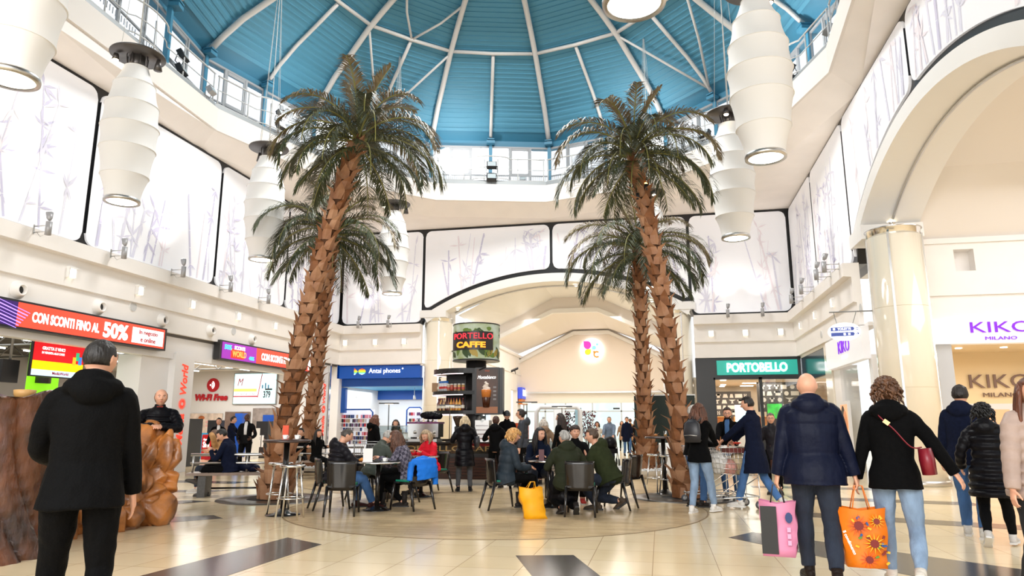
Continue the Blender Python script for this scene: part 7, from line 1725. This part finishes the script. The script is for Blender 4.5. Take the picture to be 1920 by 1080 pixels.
incart('grocery_bag', 'beige plastic grocery bag at the right of the cart', 'bag', (.02, -.18, .72), (.17, .16, .18), mat('beige film', srgb('c9b490'), .4), 2)
incart('grocery_bag', 'pinkish grocery bag low in the middle of the cart', 'bag', (-.02, .02, .66), (.18, .12, .12), mat('pink film', srgb('c98f84'), .4), 3)
incart('grocery_box', 'wine red carton lying on top in the cart', 'box', (.0, -.12, .93), (.26, .34, .09), mat('wine carton', srgb('7a3a34'), .5), 4, True)
incart('green_bottle', 'bright green package at the front end of the cart', 'package', (.02, .36, .64), (.08, .06, .06), mat('lime green', srgb('3fc03a'), .4), 5)
cart(1325, 12.7, 95, 'second wire shopping cart seen behind the first one')
# pushchair
p = CAM + sight(1143, 799) * 24.3
t = thing('pushchair', 'dark pushchair in front of the person in the grey blue sweater', 'pushchair', (p.x, p.y, 0), YAW)
MB().ell((0, 0, .72), (.24, .3, .26), 16, 10).build('hood', BLACK_P, t); MB().box((0, -.1, .5), (.42, .5, .16)).build('seat', BLACK_P, t)
for x in (-.25, .25):
    for y in (-.3, .3): MB().tube([(x - .02, y, .12), (x + .02, y, .12)], .12, 16).build('wheel', M_DARK, t)
    MB().tube([(x, -.3, .12), (x, .1, .6), (x, .42, 1.02)], .014, 6).build('frame_tube', M_GREY, t); MB().tube([(x, .3, .12), (x, .0, .6)], .014, 6).build('frame_tube', M_GREY, t)
# ---------------------------------------------------------------- dark green board, white object with blue disc
a = at_y(1186, 857, 3.1); b = at_y(1288, 857, 3.1)
t = thing('dark_green_partition', 'tall dark green partition board behind the right palms', 'partition', ((a.x + b.x) / 2 + .1, 3.1, 0), -.04)
hw_ = (b.x - a.x) / 2
MB().bx(-hw_, hw_ + .2, -.03, .12, .12, 2.22).build('panel', mat('dark green board', srgb('0f2219'), .6, noise_amt=.1), t); MB().bx(-hw_ + .02, hw_ + .22, .04, .4, 2.16, 2.26).build('white_top', M_WHITE, t)
for x in (-hw_ + .1, hw_): MB().bx(x - .04, x + .04, -.2, .3, 0, .13).build('foot', M_GREY, t)
p = at_z(1262, 905)
t = thing('donation_bin', 'white rounded bin with a blue disc on its slanted lid beside the right stools', 'bin', (p.x, p.y + .3, 0), YAW)
MB().lathe([(.22, 0), (.26, .3), (.25, .62), (.2, .66)], n=28).build('body', mat('bin white', (.8, .79, .76), .4), t)
MB().box((0, -.02, .76), (.56, .4, .2), M=Matrix.Rotation(.35, 3, 'X')).build('lid', mat('bin white', (.8, .79, .76), .4), t); MB().prism_y([(.1 + .09 * math.cos(a_ * .3142), .78 + .09 * math.sin(a_ * .3142)) for a_ in range(20)], -.27, -.2).build('blue_disc', mat('disc blue', srgb('1f7fd0'), .4), t)
# ---------------------------------------------------------------- brown rock and tree stump of the play area
M_ROCK = mat('painted brown rock', srgb('c27a38'), .4, noise_scale=2.6, col2=srgb('5a351c'), bump=.4, bump_scale=12, coat=.25)
M_ROOT = mat('painted bark', srgb('6b3d22'), .35, noise_scale=5, col2=srgb('2f1a10'), bump=.7, bump_scale=18, stretch=(1, 1, .3), coat=.3)
m = MB()
rocks = [((-2.95, -9.72, .98), (.33, .30, .42)), ((-2.62, -9.62, .82), (.17, .22, .46)), ((-2.68, -9.75, .32), (.30, .32, .46)), ((-3.0, -10.2, .55), (.42, .5, .68)), ((-3.1, -10.9, .5), (.45, .6, .66)), ((-3.1, -11.6, .45), (.5, .6, .72)),
         ((-2.82, -10.25, .22), (.36, .42, .4)), ((-2.9, -11.3, .2), (.36, .6, .42)), ((-3.2, -9.9, .4), (.35, .35, .55)), ((-3.5, -10.8, .4), (.4, .8, .6)), ((-2.9, -11.85, .7), (.35, .35, .45))]
for c, r in rocks: m.ell(c, r, 18, 12, Matrix.Rotation(c[2], 3, 'Z'))
rme = remesh(m, .022, 2, 0)
for v in rme.vertices:
    p = v.co; k = noise.cell(Vector((p.x, p.y, p.z))); n_ = noise.voronoi(Vector((p.x * 2.7 + .4, p.y * 2.7, p.z * 2.2)))[0]
    f = (n_[1] - n_[0]); c = Vector((-3.0, p.y, .5)); d = (p - c).normalized(); v.co = p + d * (min(.15, f * .6) - .1 + .03 * noise.noise(p * 4) + .015 * abs(noise.noise(p * 11))); v.co.z = max(0, v.co.z)
o = put(rme, 'painted_rock', M_ROCK, None); tag(o, 'long brown painted play rock on the left, before the leaning man', 'rock')
m = MB(); N = 72; Z = 46; vs = []
for i in range(Z + 1):
    z = 1.66 * i / Z
    for j in range(N):
        a = 2 * PI * j / N; tw = a + .55 * z; rr = .44 + .17 * math.exp(-z * 2.6) + .05 * math.exp((z - 1.66) * 3)
        rr += .10 * abs(math.sin(tw * 5.5 + .8 * math.sin(z * 2))) ** .7 + .045 * abs(math.sin(tw * 13 + z * 1.3)) + .03 * noise.noise(Vector((math.cos(a) * 2.5, math.sin(a) * 2.5, z * 2)))
        vs.append((rr * math.cos(a), rr * math.sin(a), z + (.06 * math.sin(a * 3) if i == Z else 0)))
m.add(vs, [(i * N + j, i * N + (j + 1) % N, (i + 1) * N + (j + 1) % N, (i + 1) * N + j) for i in range(Z) for j in range(N)] + [tuple(Z * N + j for j in range(N))])
t = thing('painted_tree_stump', 'dark brown twisted bark stump at the left edge', 'tree stump', (-2.72, -12.35, 0)); m.build('bark', M_ROOT, t)
MB().lathe([(.07, -.05), (.10, .0), (.105, .05), (.075, .055), (.07, .0)], (.30, .12, 1.66), 16).build('cut_knot', mat('cut wood', srgb('c99a5c'), .5), t)

# small lamps clipped to the trunks, shop details
for px, py, dep, lit, s_ in [(1211, 349, 14.9, True, 'glowing orange on the near right palm below its crown'), (1196, 366, 14.9, False, 'black, unlit, on the left edge of the near right palm'), (1219, 532, 19.9, False, 'black, unlit, on the back right palm trunk'), (607, 520, 22.0, False, 'black, unlit, on the back left palm trunk'), (650, 318, 14.6, True, 'glowing orange on the leaning left palm below its crown')]:
    q = CAM + sight(px, py) * (dep - .35); t = thing('palm_clip_lamp', 'small clip lamp, ' + s_, 'clip lamp', q, YAW)
    MB().tube([(0, 0, -.1), (0, 0, .04)], [.035, .045], 10).build('body', M_DARK, t)
    MB().tube([(0, 0, -.06), (0, .2, -.06)], .012, 5).build('clip', M_DARK, t)
    if lit: MB().ell((0, .02, .06), (.04, .04, .025), 10, 6).build('bulb', glow('amber bulb', (1, .5, .12), 9), t)
a = at_x(0, 716, -10.6); b = at_x(38, 676, -10.6)
t = thing('black_monitor', 'black monitor hanging at the far left edge beside the lottery screen', 'monitor', (-10.6, (a.y + b.y) / 2, a.z), PI / 2); MB().bx(-(b.y - a.y) / 2, (b.y - a.y) / 2, 0, .1, 0, b.z - a.z).build('casing', M_DARK, t); MB().tube([(0, .05, b.z - a.z), (0, .05, 4.2 - a.z)], .03, 6).build('hanger', M_GREY, t)
q = CAM + sight(690, 799) * 15.2
t = thing('folding_crate_rack', 'grey wire rack standing behind the left table diners', 'rack', (q.x, q.y, 0), YAW); m = MB()
for k in range(14): m.bx(-.26 + k * .04, -.252 + k * .04, -.02, -.012, .1, .95)
for z in (.1, .38, .66, .94): m.bx(-.28, .28, -.02, .25, z, z + .015)
m.build('wire_grid', M_GREY, t); MB().tube([(-.28, 0, 0), (-.28, 0, 1.0), (.28, 0, 1.0), (.28, 0, 0)], .014, 6).build('frame', M_GREY, t)
q = at_z(1262, 893); t = thing('white_bucket', 'rounded white vase standing in front of the dark green board', 'vase', (q.x + .35, q.y + .6, 0)); MB().lathe([(.16, 0), (.22, .2), (.2, .5), (.17, .55), (.15, .5)], n=24).build('vessel', mat('bin white', (.8, .79, .76), .4), t)
# ================================================================ café kiosk
KY = -.4
M_KB = mat('kiosk black', (.015, .014, .014), .35); M_SLAT = mat('walnut slats', srgb('4a2618'), .3, noise_scale=4, col2=srgb('24110b'), stretch=(.3, 1, 12))
M_GG = glassy('display glass', (.9, .93, .93), .12)
cx, cy = -.5, KY
def rrect(x0, x1, y0, y1, r, n=8):
    p = []
    for (a, b, s) in ((x1 - r, y0 + r, -PI / 2), (x1 - r, y1 - r, 0), (x0 + r, y1 - r, PI / 2), (x0 + r, y0 + r, PI)):
        for k in range(n + 1): p.append((a + r * math.cos(s + k * PI / 2 / n), b + r * math.sin(s + k * PI / 2 / n)))
    return p
t = thing('cafe_counter', 'round-cornered café counter with walnut slats and glass front', 'counter', (0, 0, 0))
X0, X1, Y0, Y1 = -2.75, 1.55, -2.45, 1.75
def ringwall(o_, th, z0, z1, name, m, rad=.9):
    A = rrect(X0 - o_, X1 + o_, Y0 - o_, Y1 + o_, rad); Bp = rrect(X0 - o_ + th, X1 + o_ - th, Y0 - o_ + th, Y1 + o_ - th, rad - .1 if rad > .3 else rad); n = len(A); mb = MB()
    mb.add([(x, y, z0) for x, y in A] + [(x, y, z1) for x, y in A] + [(x, y, z1) for x, y in Bp] + [(x, y, z0) for x, y in Bp],
           [(i, (i + 1) % n, n + (i + 1) % n, n + i) for i in range(n)] + [(n + i, n + (i + 1) % n, 2 * n + (i + 1) % n, 2 * n + i) for i in range(n)] + [(2 * n + i, 2 * n + (i + 1) % n, 3 * n + (i + 1) % n, 3 * n + i) for i in range(n)], False)
    return mb.build(name, m, t)
ringwall(-.05, .4, 0, .12, 'plinth', M_STEEL); ringwall(0, .06, .12, .62, 'slat_front', M_SLAT)
for k in range(7): ringwall(.02, .03, .15 + k * .068, .195 + k * .068, 'slat', M_SLAT)
ringwall(.01, .3, .62, .70, 'dark_band', M_KB); ringwall(.02, .012, .70, .93, 'glass_front', M_GG); ringwall(-.25, .04, .70, .93, 'inner_panel', mat('kiosk bronze', srgb('5a4a3a'), .3, .4)); ringwall(.04, .6, .93, .965, 'worktop', mat('dark worktop', srgb('2f2a28'), .15))
text('lettering', 'PORTELLO CAFFE', .2, mat('gold letter', srgb('9a7a48'), .35, .6), t, (-.55, Y0 - .035, .815), width=2.5, height=.12, depth=.006)
# raised glass case left
t = thing('glass_display_case', 'raised glass display case at the left end of the café counter', 'display case', (-2.55, -1.2, .966))
MB().bx(-.45, .45, -.3, .3, 0, .04).build('base', M_STEEL, t); m = MB(); m.bx(-.45, .45, -.3, -.29, .04, .36); m.bx(-.45, .45, .29, .3, .04, .36); m.bx(-.45, -.44, -.3, .3, .04, .36); m.bx(.44, .45, -.3, .3, .04, .36); m.build('glass', M_GG, t); MB().bx(-.46, .46, -.31, .31, .36, .375).build('top', M_STEEL, t)
MB().bx(-.43, .43, -.28, .28, .19, .197).build('shelf', M_GG, t)
# tower
t = thing('kiosk_tower', 'black kiosk column carrying shelves, poster panel and round sign', 'kiosk tower', (cx, cy, 0))
MB().cyl((0, 0, .0), .27, 3.2, 32).build('pillar', M_KB, t)
R1 = .62
d = MB(); d.lathe([(R1, 3.02), (R1, 3.98)], n=64, cap=False)
prn = mat('jungle print', srgb('c9d6cf'), .5, noise_scale=2.2, col2=srgb('8f9c4a'), emit=srgb('b8c4a0'), emit_s=.12)
d.build('round_sign', prn, t)
MB().lathe([(.01, 3.98), (R1, 3.98), (R1 + .015, 3.97), (R1 + .015, 4.0), (.01, 4.0)], n=64, cap=False).build('sign_cap', M_KB, t); MB().lathe([(R1 + .012, 3.02), (R1 + .012, 3.05), (R1, 3.05)], n=64, cap=False).build('sign_rim', M_KB, t); MB().lathe([(.01, 3.03), (R1 * .98, 3.03)], n=48, cap=False).build('sign_bottom', M_WHITE, t)
rnd = random.Random(12)
def on_drum(a, z, r=R1 + .006): return (r * math.sin(a), -r * math.cos(a), z)
LEAF = [mat('jungle leaf', srgb('6f8a3a'), .5), mat('jungle leaf dark', srgb('39502a'), .5), mat('jungle gold', srgb('b59a3c'), .5)]
for k in range(44):
    hi = k < 20; a0 = rnd.uniform(-1.9, 1.9); z0 = rnd.uniform(3.72, 3.9) if hi else rnd.uniform(3.06, 3.14); L = rnd.uniform(.22, .42); an = rnd.uniform(-2.9, -.2) if hi else rnd.uniform(.5, 2.6); m = MB(); n = 7; vs = []
    for i in range(n + 1):
        u = i / n; w_ = .065 * math.sin(PI * (.05 + .9 * u)); bend = an + (.7 * u if math.cos(an) < 0 else -.7 * u) * (1 if hi else 0)
        x = L * u * math.cos(bend); z = z0 + L * u * math.sin(bend) * (.35 if hi else .9); nx_, nz_ = -math.sin(bend) * w_, math.cos(bend) * w_
        for s_ in (-1, 1): zz = min(3.96, max(3.06, z + s_ * nz_)); vs.append(on_drum(a0 + (x + s_ * nx_) / R1, zz, R1 + .004 + .0002 * k))
    m.add(vs, [(2 * i, 2 * i + 1, 2 * i + 3, 2 * i + 2) for i in range(n)], False); m.build('printed_leaf', LEAF[rnd.randrange(3) if not hi else rnd.randrange(2)], t)
A0, A1 = -1.04, .99; m = MB(); n = 16; vs = []
for i in range(n + 1):
    a = A0 + (A1 - A0) * i / n; vs += [on_drum(a, 3.28, R1 + .03), on_drum(a, 3.76, R1 + .03), on_drum(a, 3.76, R1), on_drum(a, 3.28, R1)]
m.add(vs, [(4 * i, 4 * i + 4, 4 * i + 5, 4 * i + 1) for i in range(n)] + [(4 * i + 1, 4 * i + 5, 4 * i + 6, 4 * i + 2) for i in range(n)] + [(4 * i + 3, 4 * i + 7, 4 * i + 4, 4 * i) for i in range(n)] + [(0, 1, 2, 3), (4 * n, 4 * n + 3, 4 * n + 2, 4 * n + 1)], False); m.build('name_plate', mat('plate charcoal', srgb('241f1e'), .4), t)
def curved(body, am, z, w_, h_, col, bold):
    o = text('lettering', body, .3, col, t, (0, 0, 0), width=w_, height=h_, bold=bold, depth=.01)
    for v in o.data.vertices: a = am + v.co.x / R1; r = R1 + .04 - v.co.y; v.co = Vector((r * math.sin(a), -r * math.cos(a), z + v.co.z))
curved('PORTELLO', (A0 + A1) / 2 + .1, 3.64, 1.1, .15, glow('neon red', srgb('e2333f'), 1.0), 0); curved('CAFFE', (A0 + A1) / 2 + .02, 3.41, .78, .16, glow('neon orange', srgb('ff9a2a'), 1.1), .012)
# shelves: half discs to the left, poster panel to the right
def half(z, r, th, name='shelf'):
    poly_ = [(.12, -.62)] + [(-.15 + r * math.sin(-a), -r * math.cos(a) * .72) for a in [k * PI / 24 for k in range(0, 23)]] + [(.12, .55)]
    mb = MB(); mb.prism(poly_, z - th, z); mb.build(name, M_KB, t)
    MB().tube([(x, y, z - th - .012) for x, y in poly_[1:-1]], .012, 5).build('led_strip', glow('led pinkish', (1, .8, .84), 1.1), t)
half(2.80, 1.0, .13); half(2.22, 1.02, .09); half(1.72, .98, .09)
m = MB(); m.bx(.06, .15, -.62, .5, 1.63, 2.80); m.bx(-.9, .1, .25, .3, 1.7, 2.75); m.build('back_board', M_KB, t)
m = MB(); m.box((.46, -.60, 2.21), (.62, .06, 1.2)); m.box((.80, -.50, 2.21), (.12, .2, 1.18)); m.build('poster_panel', M_KB, t)
pm = mat('poster brown black', srgb('2a1a14'), .4, noise_scale=1.4, col2=srgb('5a3a2a')); MB().box((.46, -.635, 2.21), (.56, .01, 1.12)).build('poster', pm, t)
MB().box((.46, -.642, 1.73), (.56, .008, .16)).build('table_picture', mat('poster wood', srgb('a8673c'), .4), t)
MB().lathe([(.085, 1.80), (.10, 1.95), (.125, 2.22), (.10, 2.22)], (.44, -.64, 0), 20).build('drink_glass_picture', mat('coffee brown', srgb('4a2412'), .25), t)
MB().lathe([(.112, 2.05), (.128, 2.20), (.126, 2.24), (.11, 2.24)], (.44, -.642, 0), 20).build('caramel_picture', mat('caramel', srgb('d9823a'), .3), t)
m = MB()
for k in range(6): m.ell((.44 + .02 * math.sin(k * 2), -.66, 2.24 + .035 * k), (.12 - .017 * k, .06, .035), 14, 8)
m.build('cream_picture', mat('cream white', srgb('f0e2d4'), .4), t)
text('lettering', 'Montebianco', .12, M_TXTW, t, (.45, -.645, 2.56), width=.48, height=.09, depth=.002, shear=.35); text('lettering', 'PORTELLO', .05, mat('poster orange', srgb('d0603a'), .4), t, (.46, -.645, 2.72), width=.12, height=.04, depth=.002)
for k in range(4): MB().box((.66, -.643, 2.3 - k * .1), (.08, .006, .045)).build('small_print', mat('print grey pale', srgb('8a8482'), .4), t)
for px, py, rr in [(834, 697, -.5), (905, 690, .3), (965, 693, .8)]:
    p = at_y(px, py, -1.0); o = thing('arm_lamp', 'small black lamp on the kiosk roof at its ' + {834: 'left', 905: 'middle', 965: 'right'}[px], 'lamp', (p.x, p.y, p.z)); MB().box((0, 0, 0), (.2, .12, .03), M=Matrix.Rotation(-.4, 3, 'Y') @ Matrix.Rotation(.4, 3, 'X')).build('head', M_KB, o); MB().tube([(0, 0, 0), (-.06 * rr, .35, -.08)], .012, 5).build('arm', M_KB, o)
# bottles and cans
BT = {}
def bottle(kind, col, loc, label, grp, capc='14100e'):
    key = (kind, col)
    if key not in BT:
        r = thing('syrup_bottle' if kind != 'can' else 'coffee_can', 'x', 'bottle' if kind != 'can' else 'can'); mm_ = mat('bottle ' + col, srgb(col), .2, coat=.4)
        if kind == 'can':
            MB().lathe([(.055, 0), (.055, .2)], n=20).build('tin', mm_, r); MB().lathe([(.057, .17), (.057, .215), (.01, .215)], n=20, cap=False).build('blue_lid', mat('lid blue', srgb('2a66b0'), .4), r); MB().lathe([(.0565, .05), (.0565, .1)], n=20, cap=False).build('red_label', mat('label red', srgb('c02a2a'), .4), r)
        elif kind == 'jar':
            MB().lathe([(.035, 0), (.036, .12), (.03, .125)], n=16).build('glass', mm_, r); MB().lathe([(.034, .125), (.034, .15), (.01, .15)], n=16, cap=False).build('lid', mat('lid pale', srgb('d8d2c8'), .3), r); MB().lathe([(.037, .03), (.037, .08)], n=16, cap=False).build('label', mat('jar label', srgb('b84a3c'), .5), r)
        else:
            MB().lathe([(.034, 0), (.036, .02), (.036, .15), (.015, .2), (.013, .235)], n=16).build('glass', mm_, r); MB().lathe([(.015, .232), (.015, .26), (.004, .262)], n=12, cap=False).build('cap', mat('cap ' + capc, srgb(capc), .4), r); MB().lathe([(.0368, .05), (.0368, .11)], n=16, cap=False).build('label', mat('bottle label', srgb('e8e0d0'), .5), r)
            if kind == 'pump': MB().tube([(0, 0, .26), (0, 0, .31), (.04, 0, .305)], .005, 5).build('pump', M_KB, r)
        BT[key] = r; r.location = loc
    else: r = dup(BT[key], loc)
    r.scale = (1.22, 1.22, 1.22); r['label'] = label; r['group'] = grp; return r
def shelf_pt(i, n, r=.86): a = math.radians(82 - 80 * i / (n - 1)); return cx - .15 - r * math.sin(a), cy - r * math.cos(a) * .72
names = ['first', 'second', 'third', 'fourth', 'fifth', 'sixth', 'seventh', 'eighth', 'ninth', 'tenth', '11th', '12th', '13th', '14th', '15th', '16th', '17th', '18th']
row = [('pump', '3a1a10'), ('pump', '2a120c'), ('pump', 'cfc6b8'), ('pump', 'cfc6b8'), ('can', 'd9d9de'), ('can', 'd9d9de'), ('can', 'd9d9de'), ('jar', 'c9a58a'), ('jar', 'b5563c'), ('jar', 'c9a58a'), ('jar', 'd9a860'), ('jar', 'b58a4a')]
for i, (k_, c_) in enumerate(row):
    x, y = shelf_pt(i, len(row)); bottle(k_, c_, (x, y, 2.222), '%s %s from the left on the upper kiosk shelf' % (names[i], {'pump': 'container, a pump bottle,', 'can': 'container, a blue-lidded coffee can,', 'jar': 'container, a small jar,'}[k_]), 'containers on the upper kiosk shelf')
lc = ['4a1f14', 'c98a3c', '5a2418', '4a1f14', '6a2a20', 'd9a860', '5a2a1c', 'c9a070', '4a1f14', '7a4a34', 'd99a40', 'b5703a', 'd9a050', 'e0a040', '4a1f18']
for i, c_ in enumerate(lc): x, y = shelf_pt(i, len(lc)); bottle('syrup', c_, (x, y, 1.722), '%s syrup bottle from the left on the lower kiosk shelf' % names[i], 'syrup bottles on the lower kiosk shelf', '7a2a2a')
p = at_y(822, 727, -.5); small('cardboard_box', 'brown cardboard box at the left end of the upper kiosk shelf', 'box', (p.x - .06, p.y + .1, 2.223), MB().box((0, 0, .12), (.24, .2, .24)), mat('cardboard', srgb('a98564'), .7))
# machines on the counter
def onc(px, dep): q = CAM + sight(px, 799) * dep; return q
t = thing('espresso_machine', 'steel espresso machine with cups on top, left of the counter customer', 'coffee machine', (-1.35, -1.95, .966), 0)
MB().bx(-.38, .38, -.2, .22, .1, .42).build('housing', M_CHROME, t); MB().bx(-.4, .4, -.24, .24, .42, .46).build('cup_tray', mat('magenta panel', srgb('6a2a5a'), .3), t); MB().bx(-.36, .36, -.24, .2, 0, .06).build('drip_tray', M_STEEL, t)
for x in (-.2, .05, .28): MB().tube([(x, -.22, .26), (x, -.22, .18)], .03, 12).build('group_head', M_STEEL, t)
for x in (-.3, .3): MB().bx(x - .03, x + .03, -.15, .15, .0, .1).build('foot', M_KB, t)
for k in range(5): small('stacked_cup', '%s white cup from the left on the espresso machine' % names[k], 'cup', (-1.6 + k * .12, -1.93, 1.427), MB().lathe([(.025, 0), (.045, .06), (.04, .06), (.02, .01)], n=14), M_WHITE, group='cups on the espresso machine')
m = MB().ell((0, 0, .1), (.26, .12, .1), 16, 8).ell((.15, .02, .08), (.18, .1, .09), 12, 8); o = put(remesh(m, .02, 2, .02, 10, 3), 'black_bag', BLACK_P, None); o.location = (-1.32, -1.75, 1.49); tag(o, 'crumpled black bag lying on top of the espresso machine', 'bag')
t = thing('coffee_grinder', 'black coffee grinder with glass hopper behind the counter customer', 'grinder', (-.55, -1.9, .966)); MB().lathe([(.12, 0), (.12, .05), (.08, .1), (.09, .34), (.07, .36)], n=20).build('body', M_KB, t); MB().lathe([(.05, .36), (.13, .56), (.13, .6), (.01, .61)], n=20, cap=False).build('hopper', mat('smoked hopper', srgb('3a2a20'), .2), t)
t = thing('glass_cloche', 'domed glass and steel juice dispenser right of the counter customer', 'dispenser', (.1, -1.95, .966)); MB().bx(-.17, .17, -.15, .15, 0, .5).build('body', M_STEEL, t); MB().ell((0, 0, .5), (.17, .16, .16), 20, 10).build('glass_dome', M_GG, t); m = MB()
for k in range(4): m.bx(-.15, .15, -.165, -.15, .06 + .1 * k, .09 + .1 * k)
m.build('front_ribs', M_CHROME, t)
small('sandwich_pile', 'white wrapped pastries in a dark bowl on the counter', 'food bowl', (-1.22, -2.28, .966), MB().lathe([(.08, 0), (.16, .1), (.15, .1), (.07, .01)], n=20).ell((0, 0, .14), (.15, .13, .08), 14, 8), mat('pale pastry', srgb('e0cdb8'), .6))
# T-shaped lamps
for i, (px, top_, dep, s_) in enumerate([(843, 758, 15.7, 'at the left front of the kiosk counter'), (988, 755, 16.6, 'right of the poster panel'), (1054, 763, 17.2, 'beside the white arch'), (728, 757, 17.6, 'in front of the phone racks')]):
    q = CAM + sight(px, 799) * dep if i else at_y(px, 799, -2.3); ztop = 1.33 + (799 - top_) * dep / FPX
    o = thing('t_lamp', 'slim black T shaped lamp ' + s_, 'lamp', (q.x, q.y, 0 if i else .966), YAW); z = ztop - (0 if i else .966)
    MB().tube([(0, 0, 0), (0, 0, z)], .012, 6).build('pole', M_KB, o); MB().box((0, 0, z), (.5, .08, .03)).build('head', M_KB, o); MB().box((0, 0, z - .018), (.2, .05, .008)).build('light_bar', glow('warm bar', (1, .75, .45), 5), o); MB().cyl((0, 0, 0), .09, .012, 20).build('base', M_KB, o)
# white arched cold case with red machine
q = CAM + sight(1044, 799) * 21.5
t = thing('white_arch_stand', 'white rounded arch stand behind the beige puffer', 'stand', (q.x, q.y, 0), YAW)
MB().tube([(-.62, 0, 0), (-.62, 0, 1.75), (-.5, 0, 1.9), (.62, 0, 1.9), (.72, 0, 1.8), (.72, 0, 0)], .07, 12).build('arch_tube', M_WHITE, t); MB().bx(-.6, .7, -.1, .4, 0, 1.15).build('body', mat('stand white', (.75, .74, .73), .4), t)
for k in range(10): MB().bx(-.5 + k * .12, -.45 + k * .12, -.12, -.1, .6, 1.05).build('rack_bar', M_STEEL, t)
t = thing('red_badge_machine', 'steel machine with a red square badge inside the white arch', 'machine', (q.x + .08, q.y - .02, 1.151), YAW); MB().bx(-.16, .16, -.12, .18, 0, .68).build('body', M_STEEL, t); MB().bx(-.06, .06, -.13, -.12, .35, .5).build('badge', mat('badge red', srgb('c8202a'), .4), t); text('lettering', 'illy', .08, M_TXTW, t, (0, -.135, .42), width=.08, height=.05, depth=.002)
small('orange_bin', 'bright orange box left of the white arch', 'box', (q.x - 1.1, q.y - .3, 0), MB().bx(-.25, .25, -.2, .2, 0, 1.42), mat('orange box', srgb('e85a2a'), .4))
for k, px in enumerate((1064, 1102)):
    q = CAM + sight(px, 799) * 23.2; t = thing('red_leaf_plant', ('left' if k == 0 else 'right') + ' one of two dark red leaved plants beside the pale post', 'plant', (q.x, q.y, 0)); MB().lathe([(.14, 0), (.2, .5), (.18, .5), (.05, .45)], n=20).build('pot', M_WHITE, t); m = MB(); rnd = random.Random(k)
    for j in range(18):
        a = rnd.uniform(0, 2 * PI); r = rnd.uniform(.05, .28); h = rnd.uniform(1.2, 1.75); m.tube([(0, 0, .45), (r * .5 * math.cos(a), r * .5 * math.sin(a), h * .7), (r * math.cos(a), r * math.sin(a), h)], .006, 4)
    m.build('stems', mat('stem brown', srgb('3a2018'), .6), t); m = MB()
    for j in range(260):
        a = rnd.uniform(0, 2 * PI); r = rnd.uniform(.02, .34); z = rnd.uniform(.9, 1.8); c = Vector((r * math.cos(a), r * math.sin(a), z)); u = Vector((rnd.uniform(-1, 1), rnd.uniform(-1, 1), rnd.uniform(-1, 1))).normalized() * .05; v = u.orthogonal().normalized() * .025; m.add([c - u, c + v, c + u, c - v], [(0, 1, 2, 3)], False)
    m.build('leaves', mat('plum leaf', srgb('5a1e2a'), .5), t)
q = CAM + sight(1083, 799) * 22.9; small('pale_post', 'pale blue glass post between the two red leaved plants', 'post', (q.x, q.y, 0), MB().bx(-.05, .05, -.25, .25, 0, 1.85), mat('pale blue glass post', srgb('9fc6d4'), .2))
